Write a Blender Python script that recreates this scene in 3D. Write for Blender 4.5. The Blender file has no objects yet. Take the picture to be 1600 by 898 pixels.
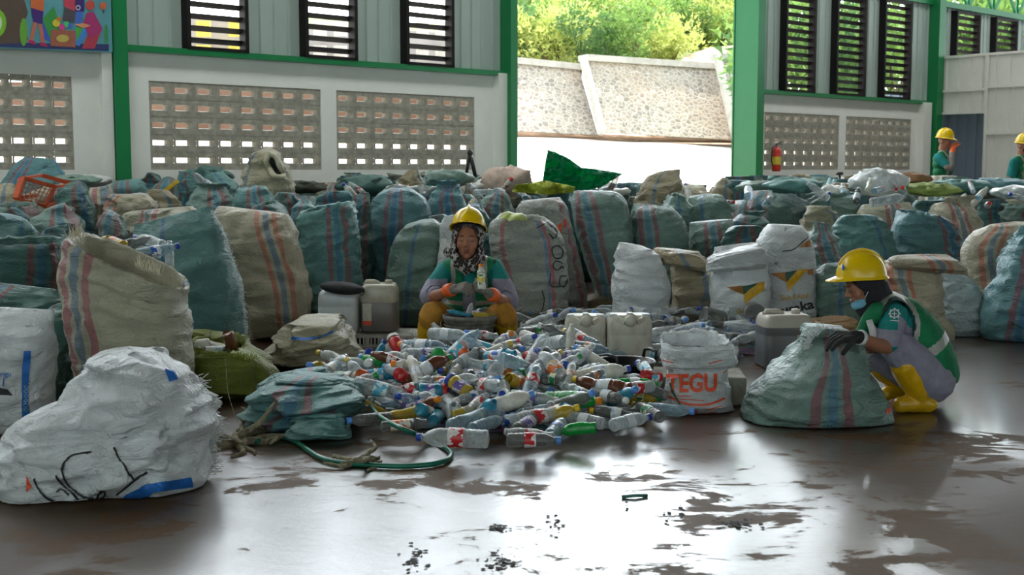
import bpy, bmesh, math, random
import numpy as np
from mathutils import Vector, Matrix, noise, Euler
PI = math.pi
col = bpy.context.scene.collection

# ------------------------------------------------------------------ camera, world, sun, exposure
CAMH, F = 1.25, 1900.0
PITCH = math.atan(184.0 / F)
CP, SP = math.cos(PITCH), math.sin(PITCH)
scn = bpy.context.scene
cd = bpy.data.cameras.new('camera'); cam = bpy.data.objects.new('camera', cd); col.objects.link(cam)
cam.location = (0, 0, CAMH); cam.rotation_euler = (PI / 2 - PITCH, 0, 0)
cd.sensor_width = 36; cd.lens = F / 1600 * 36; cd.clip_end = 500
cd.dof.use_dof = True; cd.dof.focus_distance = 7.0; cd.dof.aperture_fstop = 5.6
scn.camera = cam
scn.view_settings.view_transform = 'Standard'; scn.view_settings.look = 'None'
scn.view_settings.gamma = 1; scn.view_settings.use_curve_mapping = False
scn.view_settings.exposure = 0.68
cy = scn.cycles
cy.use_denoising = True; cy.max_bounces = 8; cy.diffuse_bounces = 4; cy.glossy_bounces = 3
cy.transparent_max_bounces = 14; cy.transmission_bounces = 4; cy.sample_clamp_indirect = 4; cy.caustics_reflective = False; cy.caustics_refractive = False
w = bpy.data.worlds.new('sky'); scn.world = w; w.use_nodes = True
bg = w.node_tree.nodes['Background']; bg.inputs[0].default_value = (0.86, 0.94, 1.0, 1); bg.inputs[1].default_value = 3.2
wn = w.node_tree; tc = wn.nodes.new('ShaderNodeTexCoord'); dt = wn.nodes.new('ShaderNodeVectorMath'); dt.operation = 'DOT_PRODUCT'; dt.inputs[1].default_value = Vector((-.05, .86, .42)).normalized()
wn.links.new(tc.outputs['Generated'], dt.inputs[0])      # hazy bright sky round the sun behind the hall, dimmer sky in front
mr = wn.nodes.new('ShaderNodeMapRange'); mr.inputs[1].default_value = .35; mr.inputs[2].default_value = 1.0; mr.inputs[3].default_value = 1.3; mr.inputs[4].default_value = 7.5; mr.interpolation_type = 'SMOOTHSTEP'
wn.links.new(dt.outputs['Value'], mr.inputs[0]); wn.links.new(mr.outputs[0], bg.inputs[1])
sd = bpy.data.lights.new('sun', 'SUN'); sun = bpy.data.objects.new('sun', sd); col.objects.link(sun)
sd.energy = 5.0; sd.angle = math.radians(1.5); sd.color = (1, 0.95, 0.85)
sun.rotation_euler = Euler((math.radians(-28), math.radians(12), 0))      # high, behind the back wall

# ------------------------------------------------------------------ helpers
def ray(px, py):
    a, b = (px - 800) / F, -(py - 449) / F
    return Vector((a, CP + b * SP, -SP + b * CP))
def at(px, py, Y):
    r = ray(px, py); t = Y / r.y
    return Vector((r.x * t, Y, CAMH + r.z * t))
def gnd(px, py, z=0.0):
    r = ray(px, py); t = (z - CAMH) / r.z
    return Vector((r.x * t, r.y * t, z))

def tag(o, label=None, cat=None, group=None, kind=None):
    if label: o['label'] = label
    if cat: o['category'] = cat
    if group: o['group'] = group
    if kind: o['kind'] = kind
    return o
def empty(name, loc=(0, 0, 0), label=None, cat=None, group=None, kind=None):
    o = bpy.data.objects.new(name, None); col.objects.link(o); o.location = loc
    return tag(o, label, cat, group, kind)
def link(name, me, parent=None, mat=None):
    o = bpy.data.objects.new(name, me); col.objects.link(o)
    if mat is not None:
        for m in (mat if isinstance(mat, (list, tuple)) else [mat]): me.materials.append(m)
    if parent is not None:
        o.parent = parent
        o.matrix_parent_inverse = Matrix.Translation(-Vector(parent.location))
    return o
def mesh(name, V, Fc, mat=None, parent=None, smooth=True, uv=None, mi=None):
    me = bpy.data.meshes.new(name); me.from_pydata([tuple(v) for v in V], [], Fc)
    if uv is not None:
        l = me.uv_layers.new(name='UVMap')
        for p in me.polygons:
            for k, li in enumerate(p.loop_indices): l.data[li].uv = uv[p.vertices[k]] if not callable(uv) else uv(p, k)
    if mi is not None:
        for p, m in zip(me.polygons, mi): p.material_index = m
    if smooth:
        for p in me.polygons: p.use_smooth = True
    me.update()
    return link(name, me, parent, mat)
class MB:
    """collects simple shapes into one mesh"""
    def __init__(s): s.V = []; s.F = []; s.M = []
    def add(s, V, Fc, m=0):
        n = len(s.V); s.V += [Vector(v) for v in V]; s.F += [tuple(i + n for i in f) for f in Fc]; s.M += [m] * len(Fc); return s
    def box(s, c, sz, R=None, m=0):
        x, y, z = [v / 2 for v in sz]; c = Vector(c)
        V = [Vector((sx * x, sy * y, sz_ * z)) for sx in (-1, 1) for sy in (-1, 1) for sz_ in (-1, 1)]
        if R is not None: V = [R @ v for v in V]
        return s.add([v + c for v in V], [(0, 1, 3, 2), (4, 6, 7, 5), (0, 4, 5, 1), (2, 3, 7, 6), (0, 2, 6, 4), (1, 5, 7, 3)], m)
    def bar(s, a, b, wd, ht, m=0, up=Vector((0, 0, 1))):
        a, b = Vector(a), Vector(b); d = (b - a).normalized(); sd_ = d.cross(up)
        if sd_.length < 1e-4: sd_ = d.cross(Vector((1, 0, 0)))
        sd_.normalize(); u = sd_.cross(d)
        V = [p + sd_ * wd / 2 * i + u * ht / 2 * j for p in (a, b) for i in (-1, 1) for j in (-1, 1)]
        return s.add(V, [(0, 2, 3, 1), (4, 5, 7, 6), (0, 1, 5, 4), (2, 6, 7, 3), (0, 4, 6, 2), (1, 3, 7, 5)], m)
    def tube(s, pts, r, n=10, m=0, caps=True, sq=None):
        pts = [Vector(p) for p in pts]; rs = r if isinstance(r, (list, tuple)) else [r] * len(pts)
        base = len(s.V); prev = None
        for i, p in enumerate(pts):
            d = (pts[min(i + 1, len(pts) - 1)] - pts[max(i - 1, 0)]).normalized()
            if prev is None:
                u = d.cross(Vector((0, 0, 1)))
                if u.length < .2: u = d.cross(Vector((0, 1, 0)))
                u.normalize()
            else:
                u = (prev - d * prev.dot(d)).normalized()
            prev = u; v = d.cross(u)
            for k in range(n):
                a = 2 * PI * k / n
                s.V.append(p + (u * math.cos(a) + v * math.sin(a) * (sq or 1)) * rs[i])
        for i in range(len(pts) - 1):
            for k in range(n):
                a, b = base + i * n + k, base + i * n + (k + 1) % n
                s.F.append((a, b, b + n, a + n)); s.M.append(m)
        if caps:
            s.F.append(tuple(base + k for k in range(n))[::-1]); s.M.append(m)
            s.F.append(tuple(base + (len(pts) - 1) * n + k for k in range(n))); s.M.append(m)
        return s
    def lathe(s, prof, n=20, m=0, c=(0, 0, 0), R=None, ell=1.0):
        base = len(s.V); c = Vector(c)
        for (r, z) in prof:
            for k in range(n):
                a = 2 * PI * k / n; v = Vector((r * math.cos(a), r * math.sin(a) * ell, z))
                s.V.append((R @ v if R else v) + c)
        for i in range(len(prof) - 1):
            for k in range(n):
                a, b = base + i * n + k, base + i * n + (k + 1) % n
                s.F.append((a, b, b + n, a + n)); s.M.append(m)
        return s
    def ball(s, c, r, n=16, R=None, m=0):
        r = Vector(r) if hasattr(r, '__len__') else Vector((r, r, r)); c = Vector(c); base = len(s.V); h = n // 2
        for i in range(h + 1):
            t = PI * i / h
            for k in range(n):
                a = 2 * PI * k / n
                v = Vector((math.sin(t) * math.cos(a) * r.x, math.sin(t) * math.sin(a) * r.y, -math.cos(t) * r.z))
                s.V.append((R @ v if R else v) + c)
        for i in range(h):
            for k in range(n):
                a, b = base + i * n + k, base + i * n + (k + 1) % n
                s.F.append((a, b, b + n, a + n)); s.M.append(m)
        return s
    def build(s, name, mat=None, parent=None, smooth=False, uv=None):
        return mesh(name, s.V, s.F, mat, parent, smooth, uv, s.M if len(set(s.M)) > 1 else None)
def bev(o, wd=.004, seg=2):
    b = o.modifiers.new('bevel', 'BEVEL'); b.width = wd; b.segments = seg; b.limit_method = 'ANGLE'; b.angle_limit = .6
    return o

# ------------------------------------------------------------------ materials
MATS = {}
class NT:
    def __init__(s, name):
        s.m = bpy.data.materials.new(name); s.m.use_nodes = True; s.t = s.m.node_tree; s.n = s.t.nodes; s.b = s.n['Principled BSDF']; s.out = s.n['Material Output']
    def node(s, typ, **kw):
        n = s.n.new(typ)
        for k, v in kw.items():
            if k.startswith('i_'):
                key = k[2:]; key = int(key) if key.isdigit() else key
                s.set(n, key, v)
            else: setattr(n, k, v)
        return n
    def set(s, n, key, v):
        if isinstance(v, bpy.types.NodeSocket): s.t.links.new(v, n.inputs[key])
        else: n.inputs[key].default_value = v
    def math(s, op, a, b=None, c=None, clamp=False):
        n = s.node('ShaderNodeMath', operation=op, use_clamp=clamp); s.set(n, 0, a)
        if b is not None: s.set(n, 1, b)
        if c is not None: s.set(n, 2, c)
        return n.outputs[0]
    def mix(s, f, a, b, blend='MIX'):
        n = s.node('ShaderNodeMix', data_type='RGBA', blend_type=blend); s.set(n, 0, f)
        for i, v in ((6, a), (7, b)): s.set(n, i, (*v, 1) if isinstance(v, tuple) and len(v) == 3 else v)
        return n.outputs[2]
    def noise(s, scale, detail=3, rough=.5, vec=None, dist=0):
        n = s.node('ShaderNodeTexNoise'); n.inputs['Scale'].default_value = scale; n.inputs['Detail'].default_value = detail
        n.inputs['Roughness'].default_value = rough; n.inputs['Distortion'].default_value = dist
        if vec is not None: s.t.links.new(vec, n.inputs['Vector'])
        return n.outputs[0]
    def ramp(s, f, stops, interp='LINEAR'):
        n = s.node('ShaderNodeValToRGB'); s.set(n, 0, f); r = n.color_ramp; r.interpolation = interp
        while len(r.elements) < len(stops): r.elements.new(.5)
        for e, (p, c) in zip(r.elements, stops): e.position = p; e.color = (*c, 1) if len(c) == 3 else c
        return n.outputs[0]
    def coord(s, which='Object'): return s.node('ShaderNodeTexCoord').outputs[which]
    def map(s, vec, scale=(1, 1, 1), rot=(0, 0, 0)):
        n = s.node('ShaderNodeMapping'); s.t.links.new(vec, n.inputs[0]); n.inputs['Scale'].default_value = scale; n.inputs['Rotation'].default_value = rot
        return n.outputs[0]
    def bump(s, h, strength=.3, dist=.01, nrm=None):
        n = s.node('ShaderNodeBump'); n.inputs['Strength'].default_value = strength; n.inputs['Distance'].default_value = dist; s.set(n, 'Height', h)
        if nrm is not None: s.set(n, 'Normal', nrm)
        s.t.links.new(n.outputs[0], s.b.inputs['Normal']); return n.outputs[0]
    def p(s, **kw):
        for k, v in kw.items():
            k = {'base': 'Base Color', 'rough': 'Roughness', 'metal': 'Metallic', 'spec': 'Specular IOR Level', 'coat': 'Coat Weight', 'sheen': 'Sheen Weight'}.get(k, k)
            if isinstance(v, tuple) and len(v) == 3: v = (*v, 1)
            s.set(s.b, k, v)
        return s
def plain(name, c, rough=.5, metal=0, var=.12, scale=20, bump=0, spec=.5, dirt=0):
    if name in MATS: return MATS[name]
    t = NT(name); co = t.coord()
    n = t.noise(scale, 4, .6, co)
    c2 = tuple(max(0, v * (1 - var * 2)) for v in c); c3 = tuple(min(1, v * (1 + var)) for v in c)
    base = t.ramp(n, [(.3, c2), (.7, c3)])
    if dirt:
        d = t.ramp(t.noise(scale * .4, 5, .7, co), [(.5, (0, 0, 0)), (.72, (dirt,) * 3)])
        base = t.mix(d, base, (.10, .085, .065))
    t.p(base=base, rough=rough, metal=metal, spec=spec)
    if bump: t.bump(t.noise(scale * 3, 4, .6, co), bump, .01)
    MATS[name] = t.m; return t.m

def lin(r, g, b):   # sRGB 0-255 to linear
    f = lambda c: (c / 255 / 12.92) if c / 255 <= .04045 else ((c / 255 + .055) / 1.055) ** 2.4
    return (f(r), f(g), f(b))
# ------------------------------------------------------------------ the hall: wall line runs away to the right
P0 = Vector((-4.25, 14.38, 0)); DW = Vector((.7514, .6598, 0)); NI = Vector((.6598, -.7514, 0))   # NI points into the hall
FE = F / CP
def uof(px):
    r = (px - 800) / FE
    return (r * P0.y - P0.x) / (DW.x - r * DW.y)
def W(u, z, n=0.0): return P0 + DW * u + NI * n + Vector((0, 0, z))
RW = Matrix(((DW.x, -NI.x, 0), (DW.y, -NI.y, 0), (0, 0, 1)))      # local x along the wall, local y outwards
ZS, ZB0, ZB1, ZC = 2.64, 1.25, 2.285, 4.72
M = {}
def m_floor():
    t = NT('wet_concrete'); co = t.coord()
    big = t.noise(.5, 7, .66, co, .7); mid = t.noise(2.2, 8, .72, t.map(co, (1, 1.6, 1)), .5); fine = t.noise(26, 6, .65, co)
    wet = t.math('ADD', t.math('MULTIPLY', big, .45), t.math('MULTIPLY', mid, .55))
    wetm = t.ramp(wet, [(.452, (0, 0, 0)), (.470, (.9,) * 3), (.6, (1, 1, 1))])
    base = t.mix(big, lin(92, 68, 46), lin(68, 50, 34))
    base = t.mix(t.math('MULTIPLY', fine, .4), base, lin(112, 88, 62))
    base = t.mix(wetm, base, t.mix(.6, base, lin(50, 36, 24)))
    rough = t.ramp(wetm, [(0, (.62,) * 3), (1, (.36,) * 3)])
    t.p(base=base, rough=t.math('ADD', rough, t.math('MULTIPLY', t.math('SUBTRACT', fine, .5), .16)), spec=t.math('ADD', .25, t.math('MULTIPLY', wetm, .6)))
    sx = t.node('ShaderNodeSeparateXYZ'); t.t.links.new(co, sx.inputs[0]); nb = t.noise(1.1, 4, .6, co)
    xx = t.math('ADD', sx.outputs[0], t.math('MULTIPLY', nb, .8)); side = t.math('GREATER_THAN', xx, 1.75)      # the still puddle lies to the right
    dryl = t.ramp(t.math('ADD', t.math('MULTIPLY', xx, .25), .5), [(.22, (1, 1, 1)), (.34, (0, 0, 0))])      # dry, soiled floor to the left
    yy = t.math('ADD', sx.outputs[1], t.math('MULTIPLY', t.noise(.9, 4, .6, t.map(co, (1, 1, 1), (0, 0, 2.0))), .9))
    dryr = t.math('MULTIPLY', t.ramp(t.math('MULTIPLY', xx, .3), [(.50, (0, 0, 0)), (.58, (1, 1, 1))]), t.ramp(t.math('MULTIPLY', yy, .1), [(.545, (1, 1, 1)), (.585, (.25,) * 3)]))
    dryl = t.math('MAXIMUM', dryl, dryr); pud = t.math('SUBTRACT', 1.0, side); wetm = t.math('MULTIPLY', wetm, t.math('SUBTRACT', 1.0, t.math('MULTIPLY', dryl, .8)))
    t.set(t.b, 'Roughness', t.math('ADD', t.math('MULTIPLY', wetm, -.26), .62)); t.set(t.b, 'Specular IOR Level', t.math('ADD', .15, t.math('MULTIPLY', wetm, .55)))
    t.p(coat=t.math('MULTIPLY', wetm, t.math('SUBTRACT', 1.0, t.math('MULTIPLY', dryl, .85)))); t.set(t.b, 'Coat Roughness', t.math('ADD', .08, t.math('MULTIPLY', pud, .15))); t.b.inputs['Coat IOR'].default_value = 1.5
    h = t.math('ADD', t.math('MULTIPLY', mid, .5), t.math('MULTIPLY', fine, .2))
    t.bump(h, .4, .012); cb = t.node('ShaderNodeBump'); cb.inputs['Distance'].default_value = .012; t.set(cb, 'Strength', t.math('ADD', .04, t.math('MULTIPLY', pud, .22)))
    t.set(cb, 'Height', h); t.t.links.new(cb.outputs[0], t.b.inputs['Coat Normal'])
    return t.m
def m_paint(name, c, rough=.45, worn=.25):
    t = NT(name); co = t.coord(); n = t.noise(3, 5, .6, co); n2 = t.noise(30, 5, .7, co)
    base = t.mix(n, tuple(v * .85 for v in c), c)
    d = t.ramp(n2, [(.56, (0, 0, 0)), (.75, (worn,) * 3)]); base = t.mix(d, base, (.12, .1, .08))
    t.p(base=base, rough=rough); t.bump(n2, .15, .004); return t.m
def m_stone():
    t = NT('rubble_stone'); co = t.coord(); mp = t.map(co, (1, 1, 1.25))
    v = t.node('ShaderNodeTexVoronoi', feature='DISTANCE_TO_EDGE'); v.inputs['Scale'].default_value = 5.2; t.t.links.new(mp, v.inputs[0])
    v2 = t.node('ShaderNodeTexVoronoi'); v2.inputs['Scale'].default_value = 5.2; t.t.links.new(mp, v2.inputs[0])
    joint = t.ramp(v.outputs[0], [(.02, (1, 1, 1)), (.10, (0, 0, 0))])
    st = t.mix(t.math('MULTIPLY', v2.outputs['Color'], 1.0), lin(136, 130, 120), lin(190, 180, 164))
    st = t.mix(t.ramp(t.noise(.35, 3, .5, co), [(.5, (0, 0, 0)), (.7, (.5,) * 3)]), st, lin(200, 170, 140))
    t.p(base=t.mix(joint, st, lin(206, 200, 190)), rough=.9); t.bump(v.outputs[0], .5, .05); return t.m
def m_ground():
    t = NT('dusty_yard'); co = t.coord()
    n = t.noise(.25, 5, .6, t.map(co, (.5, 2, 1))); t.p(base=t.ramp(n, [(.42, lin(214, 202, 186)), (.58, lin(240, 236, 228))]), rough=.9); return t.m
M['floor'] = m_floor()
M['white_wall'] = m_paint('white_wall_paint', lin(244, 243, 236), .7, .08)
M['green'] = m_paint('green_steel_paint', lin(22, 130, 74), .35, .15)
M['clad'] = m_paint('grey_green_cladding', lin(176, 190, 182), .5, .12)
M['black'] = plain('black_window_steel', lin(30, 27, 27), .6, spec=.2)
M['block'] = plain('hollow_concrete_block', lin(168, 163, 150), .9, var=.15, scale=14, bump=.4, dirt=.2)
M['stone'] = m_stone(); M['yard'] = m_ground()
M['redsoil'] = plain('red_soil', lin(222, 184, 156), .95, var=.25, scale=2, bump=.5)
M['cap'] = plain('wall_capping_concrete', lin(200, 198, 190), .8, scale=3)
M['whitepanel'] = m_paint('white_corrugated_panel', lin(236, 233, 226), .45, .12)
M['bluepanel'] = m_paint('blue_grey_corrugated', lin(120, 134, 150), .5, .2)
M['roofm'] = plain('roof_sheet', lin(112, 100, 88), .6, scale=2)

# floor and outside ground
UOL, UOR = uof(792), uof(1152)
mb = MB(); mb.add([(-14, -7, 0), (30, -7, 0), (30, 28, 0), (-14, 28, 0)], [(0, 1, 2, 3)])
tag(mb.build('floor', M['floor']), 'wet brown concrete floor of the sorting hall with shiny puddles', 'floor', kind='structure')
def gz(s): # height of the yard at distance s outside the back wall
    t = min(1, max(0, (s - 1.5) / 17)); return -.02 + 2.4 * t * t * (3 - 2 * t) * 1.0
V = []; Fc = []; NXg, NYg = 40, 30
for j in range(NYg + 1):
    s = 46 * (j / NYg) ** 1.3
    for i in range(NXg + 1):
        u = -26 + 78 * i / NXg; p = W(u, 0, -s); V.append((p.x, p.y, gz(s) + .06 * noise.noise(Vector((u * .3, s * .3, 0))) * min(1, s / 4)))
for j in range(NYg):
    for i in range(NXg):
        a = j * (NXg + 1) + i; Fc.append((a, a + 1, a + NXg + 2, a + NXg + 1))
tag(mesh('ground_outside', V, Fc, M['yard']), 'sunlit pale yard sloping up outside the opening', 'ground', kind='structure')

# low wall with hollow block panels
PAN = [(uof(236) - 2.32 - .42, uof(117)), (uof(236), uof(503)), (uof(527), uof(742)), (uof(1193), uof(1310)), (uof(1320), uof(1422))]
UL, UR = -7.6, 25.0
def wall_stretch(u0, u1, pans, name, label):
    mb = MB(); T = .15
    def slab(a, b, z0, z1):
        if b - a > .001 and z1 - z0 > .001: mb.box(W((a + b) / 2, (z0 + z1) / 2, -T / 2), (b - a, T, z1 - z0), RW)
    slab(u0, u1, 0, ZB0); slab(u0, u1, ZB1, ZS)
    c = u0
    for a, b in pans: slab(c, a, ZB0, ZB1); c = b
    slab(c, u1, ZB0, ZB1)
    return tag(mb.build(name, M['white_wall']), label, 'wall', kind='structure')
wall_stretch(UL, UOL - .02, PAN[:3], 'wall_back_left', 'low white plastered wall left of the big opening')
wall_stretch(UOR + .1, UR, PAN[3:], 'wall_back_right', 'low white plastered wall right of the big opening')
where = ['at the far left under the picture banner', 'wide, right of the left green column', 'left of the opening, black strap in front', 'just right of the opening, behind the extinguisher', 'at the right beside the white partition']
for k, (a, b) in enumerate(PAN):
    nc = 8 if k != 0 else 8
    cw, rh = (b - a) / nc, (ZB1 - ZB0) / 5; mb = MB(); n0, n1 = -.012, -.13
    for i in range(nc):
        for j in range(5):
            x0, z0 = a + i * cw, ZB0 + j * rh
            g = .006; X = [x0 + g, x0 + cw * .12, x0 + cw * .86, x0 + cw - g]; Z = [z0 + g, z0 + rh * .36, z0 + rh * .72, z0 + rh - g]
            def q(xa, xb, za, zb, n): mb.add([W(xa, za, n), W(xb, za, n), W(xb, zb, n), W(xa, zb, n)], [(0, 1, 2, 3)])
            for n in (n0, n1):
                q(X[0], X[3], Z[0], Z[1], n); q(X[0], X[3], Z[2], Z[3], n); q(X[0], X[1], Z[1], Z[2], n); q(X[2], X[3], Z[1], Z[2], n)
            # tunnel through the block, narrower outside
            Xi, Zi = [X[1] + .02, X[2] - .02], [Z[1] + .012, Z[2] - .008]
            A = [W(X[1], Z[1], n0), W(X[2], Z[1], n0), W(X[2], Z[2], n0), W(X[1], Z[2], n0)]; B = [W(Xi[0], Zi[0], n1), W(Xi[1], Zi[0], n1), W(Xi[1], Zi[1], n1), W(Xi[0], Zi[1], n1)]
            mb.add(A + B, [(0, 1, 5, 4), (1, 2, 6, 5), (2, 3, 7, 6), (3, 0, 4, 7)])
            # joints
            mb.add([W(x0, z0, n0 - .008), W(x0 + g * 1.0, z0, n0 - .008), W(x0 + g, z0 + rh, n0 - .008), W(x0, z0 + rh, n0 - .008)], [(0, 1, 2, 3)])
            mb.add([W(x0 + cw - g, z0, n0 - .008), W(x0 + cw, z0, n0 - .008), W(x0 + cw, z0 + rh, n0 - .008), W(x0 + cw - g, z0 + rh, n0 - .008)], [(0, 1, 2, 3)])
            for zz in (z0, z0 + rh - g): mb.add([W(x0, zz, n0 - .008), W(x0 + cw, zz, n0 - .008), W(x0 + cw, zz + g, n0 - .008), W(x0, zz + g, n0 - .008)], [(0, 1, 2, 3)])
    tag(mb.build('trim_%d' % (k + 1), M['block']), 'grey hollow block ventilation panel ' + where[k], 'block panel', kind='structure')

# corrugated cladding with louvred windows
WIN = [(uof(291), uof(386)), (uof(473), uof(554)), (uof(629), uof(703)), (uof(1216), uof(1263)), (uof(1295), uof(1341)), (uof(1369), uof(1411)), (uof(1480), uof(1517)), (uof(1541), uof(1575)), (uof(1596), uof(1626))]
def cladding(u0, u1, z0, z1, mb, m=0, pitch=.19, n=-.03):
    k = max(1, round((u1 - u0) / pitch)); st = (u1 - u0) / k; pts = []
    for i in range(k):
        x = u0 + i * st
        pts += [(x, 0), (x + st * .1, 0), (x + st * .16, .028), (x + st * .30, .028), (x + st * .36, 0)]
    pts.append((u1, 0))
    for (xa, na), (xb, nb) in zip(pts[:-1], pts[1:]):
        mb.add([W(xa, z0, n + na), W(xb, z0, n + nb), W(xb, z1, n + nb), W(xa, z1, n + na)], [(0, 1, 2, 3)], m)
        mb.add([W(xa, z0, n + na - .004), W(xb, z0, n + nb - .004), W(xb, z1, n + nb - .004), W(xa, z1, n + na - .004)], [(3, 2, 1, 0)], m)
def clad_run(u0, u1, wins, name, label):
    mb = MB(); c = u0
    for a, b in wins: cladding(c, a, ZS, ZC, mb); cladding(a, b, 4.62, ZC, mb); c = b
    cladding(c, u1, ZS, ZC, mb)
    return tag(mb.build(name, M['clad']), label, 'wall cladding', kind='structure')
clad_run(UL, UOL - .1, WIN[:3], 'wall_cladding_left', 'grey-green corrugated sheet cladding left of the opening')
clad_run(UOR + .15, UR, WIN[3:], 'wall_cladding_right', 'grey-green corrugated sheet cladding right of the opening')
for k, (a, b) in enumerate(WIN):
    root = empty('window_%d' % (k + 1), W((a + b) / 2, ZS, 0), ['louvred window nearest the banner, lit yellow squares beyond', 'second louvred window between left column and opening', 'louvred window nearest the opening on its left', 'tall louvred window just right of the opening', 'middle louvred window of the three right of the opening', 'louvred window beside the dark green corner column', 'first louvred window above the white partition', 'second louvred window above the white partition', 'louvred window above the partition, cut by the frame'][k], 'window', kind='structure')
    z0, z1 = ZS + .03, 4.62; fr = MB()
    for x in (a + .025, b - .025): fr.box(W(x, (z0 + z1) / 2, .045), (.05, .15, z1 - z0), RW)
    for z in (z0 + .02, z1 - .02): fr.box(W((a + b) / 2, z, .045), (b - a, .15, .04), RW)
    fr.build('window_frame', M['black'], root)
    z = z0 + .12
    while z < z1 - .06:
        s = MB(); R = RW @ Matrix.Rotation(math.radians(-32), 3, 'X'); s.box(W((a + b) / 2, z, .02), (b - a - .1, .10, .008), R); s.build('slat', M['black'], root); z += .142
# green sill beam, wall pilasters, columns, clerestory truss
def wbeam(name, u0, u1, z, h, n, d, label, m='green'):
    tag(MB().box(W((u0 + u1) / 2, z, n), (u1 - u0, d, h), RW).build(name, M[m]), label, 'beam', kind='structure')
wbeam('trim_6', UL, UOL - .1, ZS, .07, .03, .16, 'green steel sill beam on the low wall left of the opening')
wbeam('trim_7', UOR + .15, UR, ZS, .07, .03, .16, 'green steel sill beam on the low wall right of the opening')
wbeam('trim_8', UL, UOL - .1, ZC, .12, .0, .14, 'green head beam over the left louvred windows')
wbeam('trim_9', UOR + .15, UR, ZC, .12, .0, .14, 'green head beam over the right louvred windows')
def column(u, label, fl=.22, wb=.46, n=.10, z1=7.9):
    mb = MB(); t = .016
    mb.box(W(u, z1 / 2, n), (t, wb, z1), RW)
    for s in (-1, 1): mb.box(W(u, z1 / 2, n + s * wb / 2), (fl, t * 1.5, z1), RW)
    # boxed sides as the photo shows closed faces
    mb.box(W(u, z1 / 2, n), (fl * .84, wb * .97, z1), RW)
    return tag(mb.build('column', M['green']), label, 'column', kind='structure')
column(uof(187), 'green steel column left, between block panels', fl=.17, wb=.24, n=.0)
column(uof(788), 'green steel column at the left edge of the opening', fl=.13, wb=.30, n=.06)
column(uof(1157), 'wide bright green steel column at the right edge of the opening', fl=.2, wb=.52, n=.14)
column(uof(1449), 'dark green steel column behind the white partition corner', fl=.24, wb=.26, n=.1)
tag(MB().box(W(UOL - .16, ZS / 2, .03), (.2, .2, ZS), RW).build('trim_10', M['white_wall']), 'white pilaster beside the opening', 'pilaster', kind='structure')
tag(MB().box(W(uof(183) - .12, ZS / 2, .02), (.12, .14, ZS), RW).build('trim_11', M['white_wall']), 'white pilaster beside the left green column', 'pilaster', kind='structure')
tag(MB().box(W(uof(1437), ZS / 2, .05), (.3, .2, ZS), RW).build('trim_12', M['white_wall']), 'white pilaster at the right end of the low wall', 'pilaster', kind='structure')
tr = MB(); u = UL
tr.box(W((UL + UR) / 2, 5.35, 0), (UR - UL, .08, .08), RW)
while u < UR:
    if not (UOL - .3 < u < UOR):
        tr.bar(W(u, ZC), W(u + .55, 5.35), .05, .05); tr.bar(W(u + .55, 5.35), W(u + 1.1, ZC), .05, .05); tr.bar(W(u, ZC), W(u, 5.35), .05, .05)
    u += 1.1
tag(tr.build('trim_13', M['green']), 'green lattice truss in the open band above the cladding', 'truss', kind='structure')
# roof and side wall that shade the hall
SKY = NT('added_translucent_strip'); tl = SKY.node('ShaderNodeBsdfTranslucent'); tl.inputs[0].default_value = (.85, .88, .86, 1); SKY.t.links.new(tl.outputs[0], SKY.out.inputs[0])
rf = MB(); sk = []
def rstrip(mb, n0, n1, z=7.9, th=.06):
    a = [W(-16, z, n0), W(34, z, n0), W(34, z, n1), W(-16, z, n1)]; b = [v + Vector((0, 0, th)) for v in a]
    mb.add(a + b, [(0, 1, 2, 3), (4, 7, 6, 5), (0, 4, 5, 1), (1, 5, 6, 2), (2, 6, 7, 3), (3, 7, 4, 0)])
for n0, n1 in ((-2.2, 2.6), (4.0, 34)): rstrip(rf, n0, n1)
tag(rf.build('ceiling', M['roofm']), 'grey-brown sheet roof over the sorting hall', 'roof', kind='structure')
for k, (n0, n1) in enumerate(((2.6, 4.0),)):
    m = MB(); m.add([W(-16, 7.92, n0), W(34, 7.92, n0), W(34, 7.92, n1), W(-16, 7.92, n1)], [(0, 1, 2, 3)]); tag(m.build('window_%d' % (20 + k), SKY.m), ['translucent roof strip added to brighten the back wall', 'translucent roof strip added to brighten the sacks'][k], 'roof light', kind='structure')  # unseen strip, added to brighten the back wall and the sack tops
lw = MB(); lw.box((-10.0, -4.2, 3.95), (.15, 24, 7.9))
tag(lw.build('wall_left', M['clad']), 'corrugated side wall at the left of the hall', 'wall', kind='structure')

rw = MB(); rw.box((21, -1, 3.95), (.15, 30, 7.9))
tag(rw.build('wall_right', M['clad']), 'unseen corrugated right side wall, added to keep side daylight out', 'wall', kind='structure')  # out of view, put in to cut daylight from the right
fw = MB(); fw.box((5.5, -16, 6.1), (31, .15, 3.6)); fw.box((-6, -16, 2.2), (8, .15, 4.4))
tag(fw.build('wall_front', M['clad']), 'unseen corrugated front wall behind the camera, added to limit light from the front', 'wall', kind='structure')  # out of view, put in and left part open to dim the front light
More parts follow.
